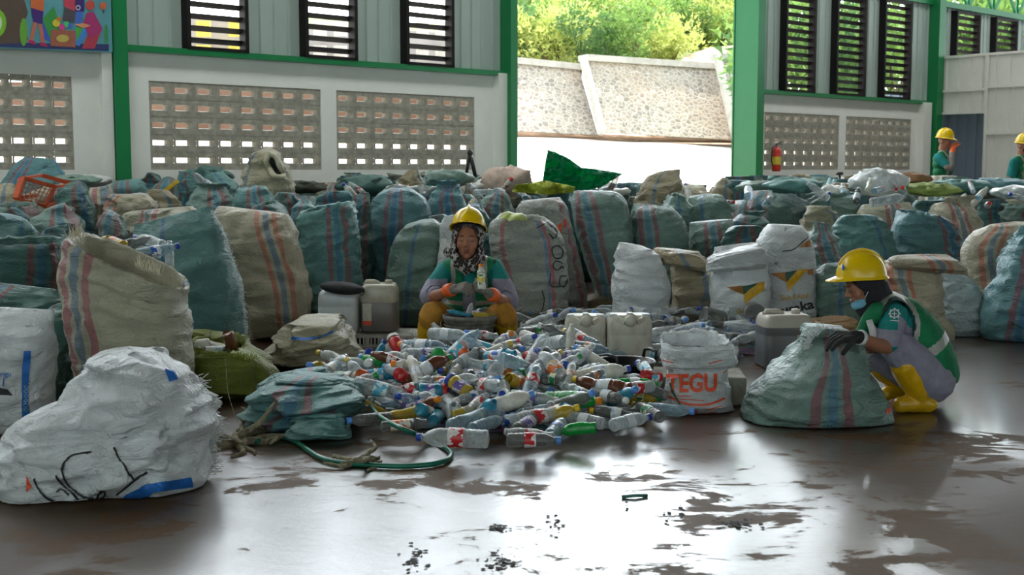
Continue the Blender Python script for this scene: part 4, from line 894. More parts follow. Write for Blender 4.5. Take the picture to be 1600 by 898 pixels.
# flour sack with printed letters, rolled mouth
s_te = sack([(1030, 650), (1036, 620), (1046, 580), (1046, 560)], [(1148, 654), (1142, 622), (1136, 585), (1136, 562)], 6.28, .36, 'white', 'white flour sack with big red letters and rolled rim beside the concrete block', 'flat', .5, amp=.014, NV=50, seed=8.1)
tr_ = sack([(1038, 574), (1034, 550), (1036, 533)], [(1146, 572), (1142, 552), (1134, 530)], 6.28, .40, 'white', 'x', 'open', .5, floor=False, amp=.02, name='rolled_mouth', parent=s_te, hang=.09)
text(s_te, 'TEGU', 1042, 612, 27, ORP, .02, wide=.80, shear=.05, bold=.035); stroke(s_te, [(1040, 616), (1070, 630), (1105, 632), (1132, 622)], 3.2, ORP, 'red_band'); text(s_te, 'SNI', 1072, 648, 10, ORP, -.02, wide=.9)
for P in ([(1058, 618), (1080, 619)], [(1060, 623), (1100, 626)], [(1102, 640), (1128, 634)], [(1102, 645), (1120, 642)], [(1128, 583), (1134, 579)]): stroke(s_te, P, 1.3, ORP, 'small_print')
stroke(s_te, [(1066, 577), (1070, 571), (1078, 570), (1082, 577)], 1.6, ORP, 'round_emblem'); stroke(s_te, [(1048, 598), (1052, 612), (1062, 630), (1072, 646)], 3, DGRN, 'green_tape')
stroke(tr_, [(1036, 562), (1052, 566)], 1.6, ORP, 'small_print'); stroke(tr_, [(1108, 568), (1128, 562)], 1.6, ORP, 'small_print')

# ------------------------------------------------------------------ canisters, crate, tubs, block
def jmat(name, c, lq=None, top=.6, dirt=.3):
    t = NT(name); co = t.coord(); sp = t.node('ShaderNodeSeparateXYZ'); t.t.links.new(co, sp.inputs[0])
    base = t.mix(t.noise(6, 5, .6, co), tuple(v * .85 for v in c), c)
    if lq: base = t.mix(t.math('LESS_THAN', sp.outputs[2], top), base, lq)
    d = t.ramp(t.noise(9, 6, .75, t.map(co, (1, 1, .35))), [(.50, (0, 0, 0)), (.74, (dirt,) * 3)]); base = t.mix(d, base, lin(140, 104, 56))
    s = t.ramp(t.noise(60, 2, .5, co), [(.70, (0, 0, 0)), (.72, (.8,) * 3)]); base = t.mix(t.math('MULTIPLY', s, dirt), base, (.03, .025, .02))
    t.p(base=base, rough=.35); t.b.inputs['Subsurface Weight'].default_value = .1; return t.m
JW = jmat('canister_white', lin(214, 210, 196), dirt=.55); JW2 = jmat('canister_pale', lin(206, 212, 214), dirt=.2)
JL = jmat('canister_with_dark_liquid', lin(196, 190, 178), lin(104, 106, 110), .262, .2); JL2 = jmat('canister_half_full', lin(190, 186, 170), lin(110, 106, 104), .215, .4)
def canister(px0, px1, pyb, pyt, Y, dp, mat, label, rz=0, label_patch=False, capc=None, group='plastic canisters'):
    a, b = at(px0, pyb, Y), at(px1, pyb, Y); w_ = b.x - a.x; h = at(px0, pyt, Y).z
    r = empty('canister', ((a.x + b.x) / 2, Y, max(0, a.z) if a.z > .06 else 0), label, 'canister', group); r.rotation_euler = (0, 0, rz); z0 = r.location.z; h -= z0
    V = []; Fc = []; n = 32; prof = [(.90, 0), (.98, .02), (1, .05), (1, .60), (.985, .615), (1, .63), (.99, .80), (.95, .9), (.88, .96), (.80, .985), (.3, .985)]
    for (f, z) in prof:
        for k in range(n):
            t = 2 * PI * k / n; e = .32; cx = math.copysign(abs(math.cos(t)) ** e, math.cos(t)); sy = math.copysign(abs(math.sin(t)) ** e, math.sin(t))
            V.append((w_ / 2 * f * cx, dp / 2 * f * sy, z * h))
    for i in range(len(prof) - 1):
        for k in range(n): A, B = i * n + k, i * n + (k + 1) % n; Fc.append((A, B, B + n, A + n))
    Fc.append(tuple(range(n))[::-1]); Fc.append(tuple((len(prof) - 1) * n + k for k in range(n)))
    bo = mesh('body', V, Fc, mat); bo.parent = r
    hd = MB(); hd.tube([(-w_ * .02, 0, h * .95), (-w_ * .05, 0, h * 1.0), (-w_ * .15, 0, h * 1.03), (-w_ * .36, 0, h * 1.03), (-w_ * .42, 0, h * .96)], .016, 10); o = hd.build('handle', mat, None, True); o.parent = r
    cp = MB(); cp.lathe([(0, 0), (.026, 0), (.028, .004), (.028, .03), (.024, .034), (0, .034)], 18, c=(w_ * .24, 0, h * .965)); o = cp.build('cap', capc or mat, None, True); o.parent = r
    return r, w_, h
def upright(px0, px1, pyb, pyt, Y, label):
    """canister standing on its narrow base, spout side facing the camera"""
    r, w_, h = canister(px0, px1, pyb, pyt + 3, Y, .20, JW, label)
    for c in list(r.children):
        if c.name.split('.')[0] in ('cap', 'handle'): bpy.data.objects.remove(c)
    y = -.10
    o = MB().lathe([(0, .03), (.030, .03), (.034, .024), (.034, 0), (.045, -.006)], 18, c=(.0, y - .005, h * .90), R=Matrix.Rotation(PI / 2, 3, 'X')).build('cap', JW, None, True); o.parent = r
    hb = MB(); hb.bar((-w_ * .28, y + .012, h * .93), (-w_ * .12, y - .012, h * .86), .03, .03); hb.bar((w_ * .28, y + .012, h * .93), (w_ * .14, y - .012, h * .86), .03, .03); o = bev(hb.build('handle', JW, None)); o.parent = r
    o = bev(MB().box((0, y + .06, h * .985), (.035, .05, .03)).build('lug', JW2)); o.parent = r
    for s in (-1, 1): o = bev(MB().box((s * w_ * .36, y + .06, h * .965), (.05, .07, .03)).build('shoulder', JW2), .01); o.parent = r
    return r
upright(882, 946, 577, 487, 7.75, 'upright white canister, left one of the pair behind the bottle heap')
upright(947, 1017, 580, 486, 7.7, 'upright white canister stained brown, right one of the pair beside the black tub')
c1, w1, h1 = canister(1184, 1262, 582, 488, 7.7, .26, JL, 'canister half full of dark liquid between flour sack and squatting worker', .12)
o = MB().box((w1 * .30, -.133, h1 * .42), (w1 * .34, .004, h1 * .42)).build('paper_label', plain('faded_paper', lin(200, 198, 184), .7)); o.parent = c1
o = MB().box((w1 * .30, -.1355, h1 * .24), (w1 * .34, .003, h1 * .05)).build('orange_strip', ORP); o.parent = c1
# two canisters standing on a white crate
crate_y = 8.75
cr = empty('plastic_crate', at(605, 532, crate_y), 'white slotted plastic crate under the two left canisters', 'crate'); cr.location.z = 0
mb = MB(); cw, cdp, ch = .66, .40, .08; cm = plain('crate_white', lin(190, 188, 180), .5, dirt=.3)
for s in (-1, 1):
    mb.box((0, s * cdp / 2, ch - .008), (cw, .014, .016)); mb.box((0, s * cdp / 2, .008), (cw, .014, .016)); mb.box((s * cw / 2, 0, ch - .008), (.014, cdp, .016)); mb.box((s * cw / 2, 0, .008), (.014, cdp, .016))
    for i in range(26): mb.box((-cw / 2 + cw * i / 25, s * cdp / 2, ch / 2), (.011 if i % 4 else .03, .012, ch))
    for i in range(14): mb.box((s * cw / 2, -cdp / 2 + cdp * i / 13, ch / 2), (.012, .012, ch))
mb.box((0, 0, .012), (cw, cdp, .01)); mb.box((0, 0, ch - .006), (cw * .98, cdp * .98, .008)); o = mb.build('slotted_body', cm); o.parent = cr
def on_crate(r, z=.085): r.location.z = z
ca, wa, ha = canister(500, 562, 520, 454, 8.75, .26, JW2, 'pale canister with a black cap lying over its top', 0, group='canisters on the white crate'); on_crate(ca)
cb_, wb_, hb_ = canister(566, 623, 520, 446, 8.80, .26, JL2, 'canister half full of grey liquid right of the black-capped one', 0, group='canisters on the white crate'); on_crate(cb_)
o = MB().box((-wb_ * .30, -.134, hb_ * .38), (wb_ * .24, .004, hb_ * .46)).build('paper_label', plain('faded_paper', (.5, .5, .4))); o.parent = cb_
o = MB().box((-wb_ * .30, -.137, hb_ * .2), (wb_ * .24, .003, hb_ * .09)).build('orange_strip', ORP); o.parent = cb_
# black cloth cap lying on the canister
BK = plain('black_cloth', (.012, .012, .014), .8, bump=.4); BKP = plain('black_plastic', (.015, .016, .018), .35)
cpc = at(535, 449, 8.60); hat = empty('cloth_hat', cpc, 'black cloth cap with loose strap lying on the pale canister', 'hat')
mb = MB(); mb.ball((0, 0, -.004), (.160, .12, .046), 24, Matrix.Rotation(.10, 3, 'Y')); o = mb.build('crown', BK, None, True); o.parent = hat
mb = MB(); mb.tube([(.10, -.06, 0), (.15, -.09, .0), (.168, -.09, -.02), (.15, -.09, -.045), (.13, -.09, -.03), (.15, -.09, -.006)], .005, 8); o = mb.build('strap', BK, None, True); o.parent = hat
# concrete block slab under the flour sack
kb = gnd(1096, 640); blk = MB().box((kb.x, kb.y + .30, .075), (.54, .34, .15), Matrix.Rotation(-.08, 3, 'Z')).build('concrete_block', plain('rough_concrete', lin(150, 146, 132), .9, var=.2, scale=12, bump=.5, dirt=.3))
bev(blk, .008); tag(blk, 'low concrete block on the floor behind the red-lettered flour sack', 'concrete block')
# black tub with handle
tp = gnd(980, 628); tub = empty('black_tub', tp + Vector((0, .16, .02)), 'black plastic tub with handles at the right side of the bottle heap', 'tub')
mb = MB(); mb.lathe([(0, .01), (.12, .01), (.125, 0), (.165, .17), (.175, .178), (.17, .185), (.158, .18), (.12, .02), (0, .02)], 28); o = mb.build('bowl', BKP, None, True); o.parent = tub
for ang in (.5, PI + .9):
    R = Matrix.Rotation(ang, 3, 'Z'); mb = MB(); mb.tube([R @ Vector(p) for p in [(.165, -.06, .18), (.172, -.055, .225), (.172, 0, .235), (.172, .055, .225), (.165, .06, .18)]], .009, 8); o = mb.build('handle', BKP, None, True); o.parent = tub
# worker's bucket
bp = Vector((at(734, 520, 7.95).x, 7.95, 0)); bk = empty('bucket', bp, 'dirty grey bucket heaped with litter in front of the seated worker', 'bucket')
gm = plain('dirty_grey_bucket', lin(128, 124, 114), .7, var=.3, scale=18, bump=.3, dirt=.7)
mb = MB(); mb.lathe([(0, 0), (.135, 0), (.14, .01), (.165, .27), (.178, .272), (.18, .30), (.172, .302), (.16, .29), (.15, .2), (0, .2)], 30); o = mb.build('body', gm, None, True); o.parent = bk
for z in (.235, .262): o = MB().lathe([(.166, z - .004), (.173, z), (.166, z + .004)], 30).build('rib', gm, None, True); o.parent = bk
o = MB().tube([(-.175, 0, .28), (-.19, -.04, .25), (-.17, -.10, .2), (-.12, -.15, .17)], .004, 6).build('bail_handle', BKP, None, True); o.parent = bk
# stool under the seated worker (hidden for the most part)
# ------------------------------------------------------------------ hose, ropes, rags
HG = plain('green_hose', lin(14, 110, 86), .3, scale=8)
def mound(x, y):
    z = 0
    for (cx, cy_, rx, ry, h) in [(0.0, 6.95, 1.12, 1.38, .20), (-.45, 6.55, .75, .75, .17), (.35, 6.6, .75, .8, .18), (1.0, 8.8, 1.5, 1.1, .13), (-.1, 7.5, .9, .5, .09)]:
        r = ((x - cx) / rx) ** 2 + ((y - cy_) / ry) ** 2
        if r < 1: z = max(z, h * (1 - r) ** .65)
    return min(z, .015) if (x - .64) ** 2 / .06 + (y - 6.75) ** 2 / .12 < 1 else z
hp = [(462, 690), (480, 702), (500, 714), (530, 722), (575, 726), (630, 728), (680, 724), (703, 714), (700, 702), (672, 688), (635, 672), (603, 657), (585, 642), (580, 628), (592, 612), (622, 598), (660, 591), (700, 588), (735, 590), (765, 597), (795, 610)]
P = []
for i, (x, y) in enumerate(hp):
    z = .014
    for _ in range(6):
        g = gnd(x, y, z); z = max(.014, mound(g.x, g.y) + .10 if i > 9 else .014)
    P.append(gnd(x, y, z))
P = [gnd(400, 690, .02), gnd(430, 680, .02)] + P
hose = MB(); hose.tube(resample(P, 150), .0115, 10); tag(hose.build('hose', HG, None, True), 'green garden hose looping over the bottle heap and wet floor', 'hose')
RG = plain('dirty_rope', lin(150, 142, 116), .9, var=.3, bump=.6, scale=40); 
def rag(px, py, sc, seed, label, nl=9, name='frayed_rope'):
    c = gnd(px, py, .02); rn = random.Random(seed); mb = MB()
    for k in range(nl):
        pts = []; p = Vector((rn.uniform(-.03, .03), rn.uniform(-.03, .03), .02)); d = Vector((rn.gauss(0, 1), rn.gauss(0, .6), rn.uniform(-.1, .5))).normalized()
        for q in range(7):
            pts.append(p.copy()); d = (d + Vector((rn.gauss(0, .5), rn.gauss(0, .5), rn.gauss(-.1, .3)))).normalized(); p = p + d * .03 * sc
            p.z = max(.006, p.z)
        mb.tube(pts, [.014 * sc * (1 - .12 * i) for i in range(7)], 6)
    o = mb.build(name, RG, None, True); o.location = (c.x, c.y, 0); return tag(o, label, 'rope')
rag(372, 690, 1.5, 1, 'frayed dirty rope end beside the crumpled teal sack', 14); rag(412, 672, 1.2, 2, 'knotted pale rope on the crumpled teal sack', 10); rag(562, 718, 1.1, 4, 'small frayed rope knot touching the green hose', 9)
wr = MB(); wr.tube(resample([at(352, 560, 6.3), at(356, 610, 6.1), at(366, 645, 5.9), gnd(378, 672, .02)], 20), .0018, 5); tag(wr.build('thread', RG, None, True), 'thin loose thread hanging from the olive sack to the rope end', 'thread')

# ------------------------------------------------------------------ back of the hall: small things
ex = W(uof(1193), 0, .28); exm = plain('extinguisher_red', lin(222, 60, 48), .3)
er = empty('fire_extinguisher', ex + Vector((0, 0, 1.22)), 'red fire extinguisher hanging beside the wide green column', 'fire extinguisher')
o = MB().lathe([(0, 0), (.07, 0), (.08, .02), (.08, .36), (.06, .41), (.025, .44), (.025, .47), (0, .47)], 20).build('cylinder', exm, None, True); o.parent = er
o = MB().bar((-.02, 0, .47), (.10, 0, .53), .03, .015).bar((-.02, 0, .49), (.09, 0, .48), .03, .012).build('valve_lever', BKP); o.parent = er
o = MB().tube([(0, -.03, .47), (-.09, -.05, .42), (-.10, -.05, .2), (-.08, -.05, .1)], .012, 8).build('hose', BKP, None, True); o.parent = er
o = MB().lathe([(.0815, .12), (.0815, .26)], 20).build('yellow_label', plain('label_yellow', lin(230, 200, 60), .5), None, True); o.parent = er
sb = at(736, 262, 15.8); st_ = empty('black_tripod_strap', at(736, 275, 15.8), 'black folded tripod legs leaning against the block panel by the opening', 'tripod')
mb = MB(); T0 = at(736, 240, 15.8) - sb + Vector((0, 0, 0)); base = at(736, 275, 15.8)
tb_ = lambda px, py: at(px, py, 15.8) - base
o = MB().tube([tb_(734, 240), tb_(731, 258), tb_(728, 275)], .022, 8).build('leg', BKP, None, True); o.parent = st_
o = MB().tube([tb_(735, 240), tb_(739, 258), tb_(743, 277)], .026, 8).build('leg', BKP, None, True); o.parent = st_
o = MB().ball(tb_(734.5, 239), (.04, .035, .045), 12).build('head', BKP, None, True); o.parent = st_
hn = empty('shovel', at(1312, 292, 17.2), 'black T-shaped shovel handle sticking up below the right block panels', 'shovel'); b0 = at(1312, 292, 17.2)
o = MB().tube([(0, 0, -.6), at(1312, 272, 17.2) - b0], .017, 8).build('shaft', BKP, None, True); o.parent = hn
o = MB().tube([at(1307, 271, 17.2) - b0, at(1317, 271, 17.2) - b0], .022, 8).build('grip', BKP, None, True); o.parent = hn
# green tarp scrap
GT = NT('green_tarp'); co = GT.coord(); GT.p(base=GT.mix(GT.noise(5, 4, .6, co), lin(16, 140, 100), lin(40, 180, 134)), rough=.4)
trn = GT.node('ShaderNodeBsdfTranslucent'); trn.inputs[0].default_value = (*lin(20, 170, 110), 1); mx = GT.node('ShaderNodeMixShader'); mx.inputs[0].default_value = .65
GT.t.links.new(GT.b.outputs[0], mx.inputs[1]); GT.t.links.new(trn.outputs[0], mx.inputs[2]); GT.t.links.new(mx.outputs[0], GT.out.inputs[0])
def sheet(outline, Y, mat, name, label, cat, bulge=.12, seed=0, step=3, th=.004):
    bm = bmesh.new(); vs = [bm.verts.new((x, y, 0)) for x, y in outline]; bm.faces.new(vs)
    for ax in (0, 1):
        lo, hi = min(p[ax] for p in outline), max(p[ax] for p in outline); v = lo + step
        while v < hi:
            c = [0, 0, 0]; c[ax] = v; n = [0, 0, 0]; n[ax] = 1; bmesh.ops.bisect_plane(bm, geom=bm.verts[:] + bm.edges[:] + bm.faces[:], plane_co=c, plane_no=n); v += step
    V = []
    for i, v in enumerate(bm.verts):
        v.index = i; q = Vector((v.co.x * .02, v.co.y * .03, seed)); V.append(at(v.co.x, v.co.y, Y + bulge * (noise.noise(q * 3) * 1.4 + .6 * (1 - 3 * abs(noise.noise(q * 7))))))
    Fc = [tuple(v.index for v in f.verts) for f in bm.faces]; bm.free(); o = mesh(name, V, Fc, mat)
    s = o.modifiers.new('thick', 'SOLIDIFY'); s.thickness = th; return tag(o, label, cat)
sheet([(848, 282), (852, 255), (856, 234), (868, 238), (886, 246), (900, 256), (908, 262), (930, 264), (955, 268), (974, 272), (958, 280), (944, 290), (925, 296), (900, 297), (880, 292), (866, 296), (850, 294)], 11.6, GT.m, 'green_tarp', 'green plastic tarp scrap standing up in the bright opening', 'tarp', seed=2.3)
WT = plain('white_litter', lin(226, 226, 222), .5, bump=.3)
YT = plain('yellow_green_cloth', lin(176, 184, 60), .7, bump=.3)
sheet([(800, 300), (806, 288), (830, 286), (850, 282), (880, 288), (898, 292), (898, 300), (860, 304)], 11.3, YT, 'yellow_cloth', 'yellow-green cloth lying left below the green tarp', 'cloth', seed=4.1)
sheet([(595, 300), (606, 290), (620, 287), (640, 292), (660, 288), (682, 292), (678, 304), (640, 300), (612, 306)], 11.3, WT, 'white_rag', 'bright white rag lying on top of the plump blue-teal sack row', 'rag', seed=6)
sheet([(620, 300), (604, 270), (640, 275), (664, 268), (660, 300)], 15.2, plain('grey_mesh', lin(150, 148, 138), .8), 'grey_net', 'grey netting sheet behind the white rag', 'net', seed=8)
# orange crate lattice
oc = MB(); OR = plain('orange_plastic', lin(206, 84, 36), .5); A, B, C_, D_ = at(35, 278, 10.0), at(86, 292, 10.2), at(25, 310, 9.9), at(70, 322, 10.1)
ocr = empty('orange_crate', (C_ + D_) / 2, 'orange lattice plastic crate lying tilted on the far left sacks', 'crate')
g = MB(); g.bar(A, B, .05, .03); g.bar(A, C_, .05, .03); g.bar(C_, D_, .03, .02); g.bar(B, D_, .03, .02)
back = Vector((.05, .28, .02)); g.bar(A, A + back, .03, .02); g.bar(B, B + back, .03, .02); g.bar(A + back, B + back, .04, .03); g.bar(C_, C_ + back, .03, .03); g.bar(D_, D_ + back, .03, .03)
g.build('rim', OR, ocr); g = MB()
for i in range(1, 8): f = i / 8; g.bar(A.lerp(B, f), C_.lerp(D_, f), .008, .006)
for i in range(1, 5): f = i / 5; g.bar(A.lerp(C_, f), B.lerp(D_, f), .008, .006)
g.build('lattice', plain('faded_orange_plastic', lin(190, 120, 96), .6), ocr)
ys = at(266, 292, 11.9); tag(bev(MB().box(ys, (.20, .03, .04), Matrix.Rotation(-.65, 3, 'Y')).build('yellow_plastic_strip', plain('yellow_plastic', lin(222, 180, 30), .4))), 'yellow plastic strip stuck between teal sacks below the long block panel', 'plastic strip')
ls = gnd(992, 776, .006); tag(MB().tube([ls + Vector((-.05, 0, 0)), ls + Vector((0, .004, .004)), ls + Vector((.05, .02, 0))], .007, 6).build('plastic_scrap', plain('teal_scrap', lin(70, 120, 110), .5), None, True), 'small teal plastic scrap on the shiny wet floor', 'scrap')
# grime and dark footprints on the wet floor
flo = bpy.data.objects['floor']; MUD = plain('dark_mud', lin(34, 32, 26), .8); rm = random.Random(8)
for (px, py, w_, h_, n) in [(648, 872, 26, 22, 26), (868, 824, 16, 26, 20), (778, 826, 22, 8, 26), (1042, 806, 8, 22, 8), (1065, 800, 8, 18, 8), (1152, 818, 46, 12, 40), (776, 878, 34, 22, 34), (978, 786, 8, 12, 6)]:
    mb = MB()
    for k in range(n):
        c = gnd(px + rm.gauss(0, w_ * .36), py + rm.gauss(0, h_ * .36), .0012); r = rm.uniform(.003, .011); m_ = 7; rot = rm.random() * 6
        mb.add([c + Vector((r * rm.uniform(.6, 1.3) * math.cos(rot + 2 * PI * i / m_), r * 1.4 * rm.uniform(.6, 1.3) * math.sin(rot + 2 * PI * i / m_), .0002 * k)) for i in range(m_)], [tuple(range(m_))])
    o = mb.build('mud_stain', MUD, flo)
# hole of the upright sack: its inner shade painted as a black patch
b = wbvh(s_hole); hh = [(420, 243), (428, 247), (437, 258), (441, 270), (437, 278), (428, 276), (420, 264), (416, 252)]; patch(s_hole, hh, HOLE_SHADE, 'painted_hole_shade', 3, .012)
rim = [hit(b, x, y, .02) for x, y in hh + hh[:1]]; MB().tube(resample([p for p in rim if p is not None], 30), .028, 8).build('rolled_rim', plain('pale_rim', lin(190, 184, 156), .6, bump=.4), s_hole, True)
# picture banner on the left wall
bn = empty('banner', W(uof(60), ZS, .16), 'printed picture banner of cartoon children sorting waste, above the left wall', 'banner')
bz = at(100, 81, 13.0).z
def BP(px, py, n=.19):
    r = ray(px, py); d = NI; p0 = W(0, 0, n); t = (p0 - EYE).dot(d) / r.dot(d); return EYE + r * t
BM = MB(); a0, a1 = BP(-70, -40), BP(172, -40); b0_, b1 = BP(-70, 72), BP(172, 82); b1.x, b1.y = a1.x, a1.y; b0_.x, b0_.y = a0.x, a0.y
th = -NI * .015
BM.add([b0_, b1, a1, a0, b0_ + th, b1 + th, a1 + th, a0 + th], [(0, 1, 2, 3), (4, 7, 6, 5), (0, 4, 5, 1), (1, 5, 6, 2), (2, 6, 7, 3), (3, 7, 4, 0)]); BM.build('sheet', plain('banner_sky', lin(96, 160, 170), .5, scale=2), bn)
BC = {}
def bpoly(P, c, n, nm='printed_shape'):
    k = tuple(c); BC.setdefault(k, plain('print_%d_%d_%d' % k, lin(*c), .5, var=.05)); mesh(nm, [BP(x, y, n) for x, y in P], [tuple(range(len(P)))], BC[k], bn, False)
def ell(cx, cy_, rx, ry, n=16): return [(cx + rx * math.cos(2 * PI * i / n), cy_ + ry * math.sin(2 * PI * i / n)) for i in range(n)]
bpoly([(-40, 72), (36, 74), (44, 60), (36, 40), (44, 20), (32, -20), (-40, -20)], (92, 76, 66), .192)
bpoly(ell(-5, 36, 15, 22), (130, 190, 50), .194); bpoly(ell(-6, 36, 9, 14), (210, 220, 200), .195)
bpoly([(-60, 71), (170, 80), (170, 69), (40, 67)], (50, 60, 110), .193)
bpoly(ell(37, 50, 6, 22), (110, 170, 60), .194); bpoly([(66, 30), (84, 10), (94, 40), (100, 60), (80, 64), (70, 50)], (60, 150, 70), .194); bpoly([(66, 30), (80, 66), (68, 60)], (60, 90, 190), .195)
bpoly([(48, -20), (70, -20), (68, 18), (48, 12)], (214, 110, 60), .196); bpoly([(48, 12), (68, 18), (66, 38), (52, 34)], (70, 40, 120), .197)
for P_ in ([(52, 34), (58, 36), (52, 62), (46, 64)], [(60, 37), (66, 38), (70, 66), (64, 66)]): bpoly(P_, (196, 110, 90), .196)
bpoly([(45, 62), (54, 64), (56, 70), (44, 66)], (190, 40, 90), .197); bpoly([(63, 66), (72, 68), (74, 73), (63, 71)], (190, 40, 90), .197)
bpoly([(80, 46), (118, 48), (118, 74), (79, 72)], (164, 96, 76), .197); bpoly(ell(98, 60, 10, 6), (196, 176, 90), .198)
for (x, y, r, c) in [(88, 36, 6, (220, 200, 60)), (97, 42, 5, (220, 60, 150)), (104, 38, 5, (80, 190, 120)), (110, 40, 4, (80, 120, 220)), (92, 30, 4, (200, 120, 60))]: bpoly(ell(x, y, r, r), c, .199)
bpoly([(98, -10), (118, -10), (118, 18), (100, 10)], (200, 70, 90), .198); bpoly([(100, 12), (118, 16), (116, 36), (98, 32)], (80, 76, 84), .197); bpoly([(116, -12), (132, -12), (132, 18), (117, 18)], (60, 40, 110), .198)
bpoly(ell(122, 12, 4, 4), (200, 200, 220), .199); bpoly(ell(122, 12, 2.4, 2.4), (60, 40, 110), .1995); bpoly([(118, 18), (130, 18), (128, 38), (118, 36)], (70, 110, 200), .197)
bpoly(ell(141, 8, 7, 8), (200, 80, 70), .199); bpoly([(136, 20), (146, 18), (160, 44), (158, 50), (140, 60), (130, 36)], (170, 50, 110), .198); bpoly([(140, 48), (158, 48), (148, 76), (128, 76)], (180, 60, 80), .197)
bpoly([(116, 38), (130, 36), (142, 40), (130, 44)], (220, 150, 110), .199); bpoly([(118, 42), (140, 46), (124, 72), (118, 70)], (70, 130, 210), .196); bpoly([(118, 42), (130, 44), (120, 66)], (80, 170, 70), .1965)
bpoly(ell(161, 9, 5, 6), (210, 100, 60), .199); bpoly([(160, 17), (163, 17), (162, 21), (161, 21)], (60, 60, 60), .199); bpoly(ell(166, 54, 3, 16), (60, 140, 80), .196)
# ------------------------------------------------------------------ bottles
def clearmat(name, c, op=.22, rough=.12):
    t = NT(name); lw = t.node('ShaderNodeLayerWeight'); lw.inputs[0].default_value = .35; co = t.coord()
    n = t.ramp(t.noise(30, 3, .6, co), [(.45, (0, 0, 0)), (.65, (1, 1, 1))])
    t.p(base=c, rough=rough, spec=.8); t.bump(t.noise(46, 3, .6, co), .45, .008)
    f = t.math('ADD', t.math('MULTIPLY', lw.outputs['Facing'], .75), t.math('ADD', op, t.math('MULTIPLY', n, .10)), clamp=True)
    tr = t.node('ShaderNodeBsdfTransparent'); tr.inputs[0].default_value = (*[min(1, .35 + v * .75) for v in c], 1) if op < .6 else (*c, 1)
    mx = t.node('ShaderNodeMixShader'); t.set(mx, 0, f); t.t.links.new(tr.outputs[0], mx.inputs[1]); t.t.links.new(t.b.outputs[0], mx.inputs[2]); t.t.links.new(mx.outputs[0], t.out.inputs[0])
    return t.m
def labmat(name, a, b, c=(.8, .8, .8)):
    t = NT(name); co = t.coord(); n = t.noise(26, 2, .5, t.map(co, (1, 1, .8)))
    t.p(base=t.ramp(n, [(.0, a), (.49, a), (.50, c), (.56, c), (.57, b), (1, b)], 'CONSTANT'), rough=.35); return t.m
BMAT = {'clear': clearmat('pet_clear', lin(224, 229, 231)), 'blue': clearmat('pet_pale_blue', lin(180, 202, 214), .22), 'smoke': clearmat('pet_smoky', lin(150, 152, 150), .26), 'green': clearmat('pet_green', lin(20, 170, 70), .55),
        'white': plain('bottle_milky_white', lin(214, 212, 200), .35, dirt=.2), 'yellow': clearmat('pet_oil_yellow', lin(206, 176, 60), .6), 'red': plain('bottle_red', lin(190, 40, 40), .3), 'orange': plain('bottle_orange', lin(220, 100, 50), .35), 'brown': clearmat('pet_brown', lin(120, 70, 50), .6), 'teal': clearmat('pet_teal', lin(60, 160, 190), .5)}
CAPM = {'blue': plain('cap_blue', lin(40, 70, 170), .35), 'lblue': plain('cap_light_blue', lin(90, 150, 230), .35), 'white': plain('cap_white', lin(224, 224, 220), .4), 'green': plain('cap_green', lin(20, 150, 70), .35), 'orange': plain('cap_orange', lin(240, 140, 20), .35), 'red': plain('cap_red', lin(210, 50, 40), .35), 'yellow': plain('cap_yellow', lin(226, 190, 40), .35), 'purple': plain('cap_purple', lin(90, 60, 140), .35)}
LABM = {'blue': labmat('label_blue', lin(40, 90, 180), lin(200, 215, 230)), 'red': labmat('label_red', lin(200, 44, 50), lin(226, 214, 210)), 'white': labmat('label_white', lin(214, 218, 220), lin(170, 196, 220)), 'green': labmat('label_green', lin(40, 140, 80), lin(220, 220, 160)), 'orange': labmat('label_orange', lin(226, 120, 50), lin(226, 200, 160)), 'cyan': labmat('label_cyan', lin(90, 180, 214), lin(220, 235, 240)), 'purple': labmat('label_purple', lin(110, 90, 160), lin(210, 200, 220)), 'yellow': labmat('label_yellow', lin(220, 196, 80), lin(80, 120, 60))}
def prof_water(L, r, ribs=6, neck=.014):
    P = [(0, .004), (r * .55, .0), (r * .9, .004), (r, .014)]; z0, z1 = .02, L * .60; n = ribs * 4
    for i in range(n + 1):
        z = z0 + (z1 - z0) * i / n; dd = .05 if (z / L < .33 or z / L > .55) else .0
        P.append((r * (1 - dd * (.5 - .5 * math.cos(2 * PI * i / 4))), z))
    P += [(r * .93, L * .63), (r, L * .66), (r * .97, L * .72), (r * .85, L * .79), (r * .62, L * .86), (neck * 1.05, L * .91), (neck, L * .93), (neck * 1.25, L * .938), (neck * 1.25, L * .944), (neck, L * .948), (neck, L * .985), (neck * .8, L * .985)]
    return P
def prof_smooth(L, r, neck=.014):
    P = [(0, .004), (r * .6, 0), (r * .95, .006), (r, .016)]
    for i in range(9): z = .02 + (L * .62) * i / 8; P.append((r * (1 - .10 * math.sin(PI * i / 8) ** 2), z))
    P += [(r, L * .70), (r * .9, L * .78), (r * .6, L * .87), (neck * 1.1, L * .92), (neck, L * .94), (neck, L * .985), (neck * .8, L * .985)]
    return P
def prof_jar(L, r): return [(0, .003), (r * .8, 0), (r, .008), (r * .94, L * .4), (r, L * .75), (r * .9, L * .86), (r * .78, L * .9), (r * .78, L), (r * .7, L)]
def prof_can(L, r): return [(0, .006), (r * .7, .006), (r * .8, 0), (r, .012), (r, L - .012), (r * .85, L), (r * .8, L - .005), (0, L - .005)]
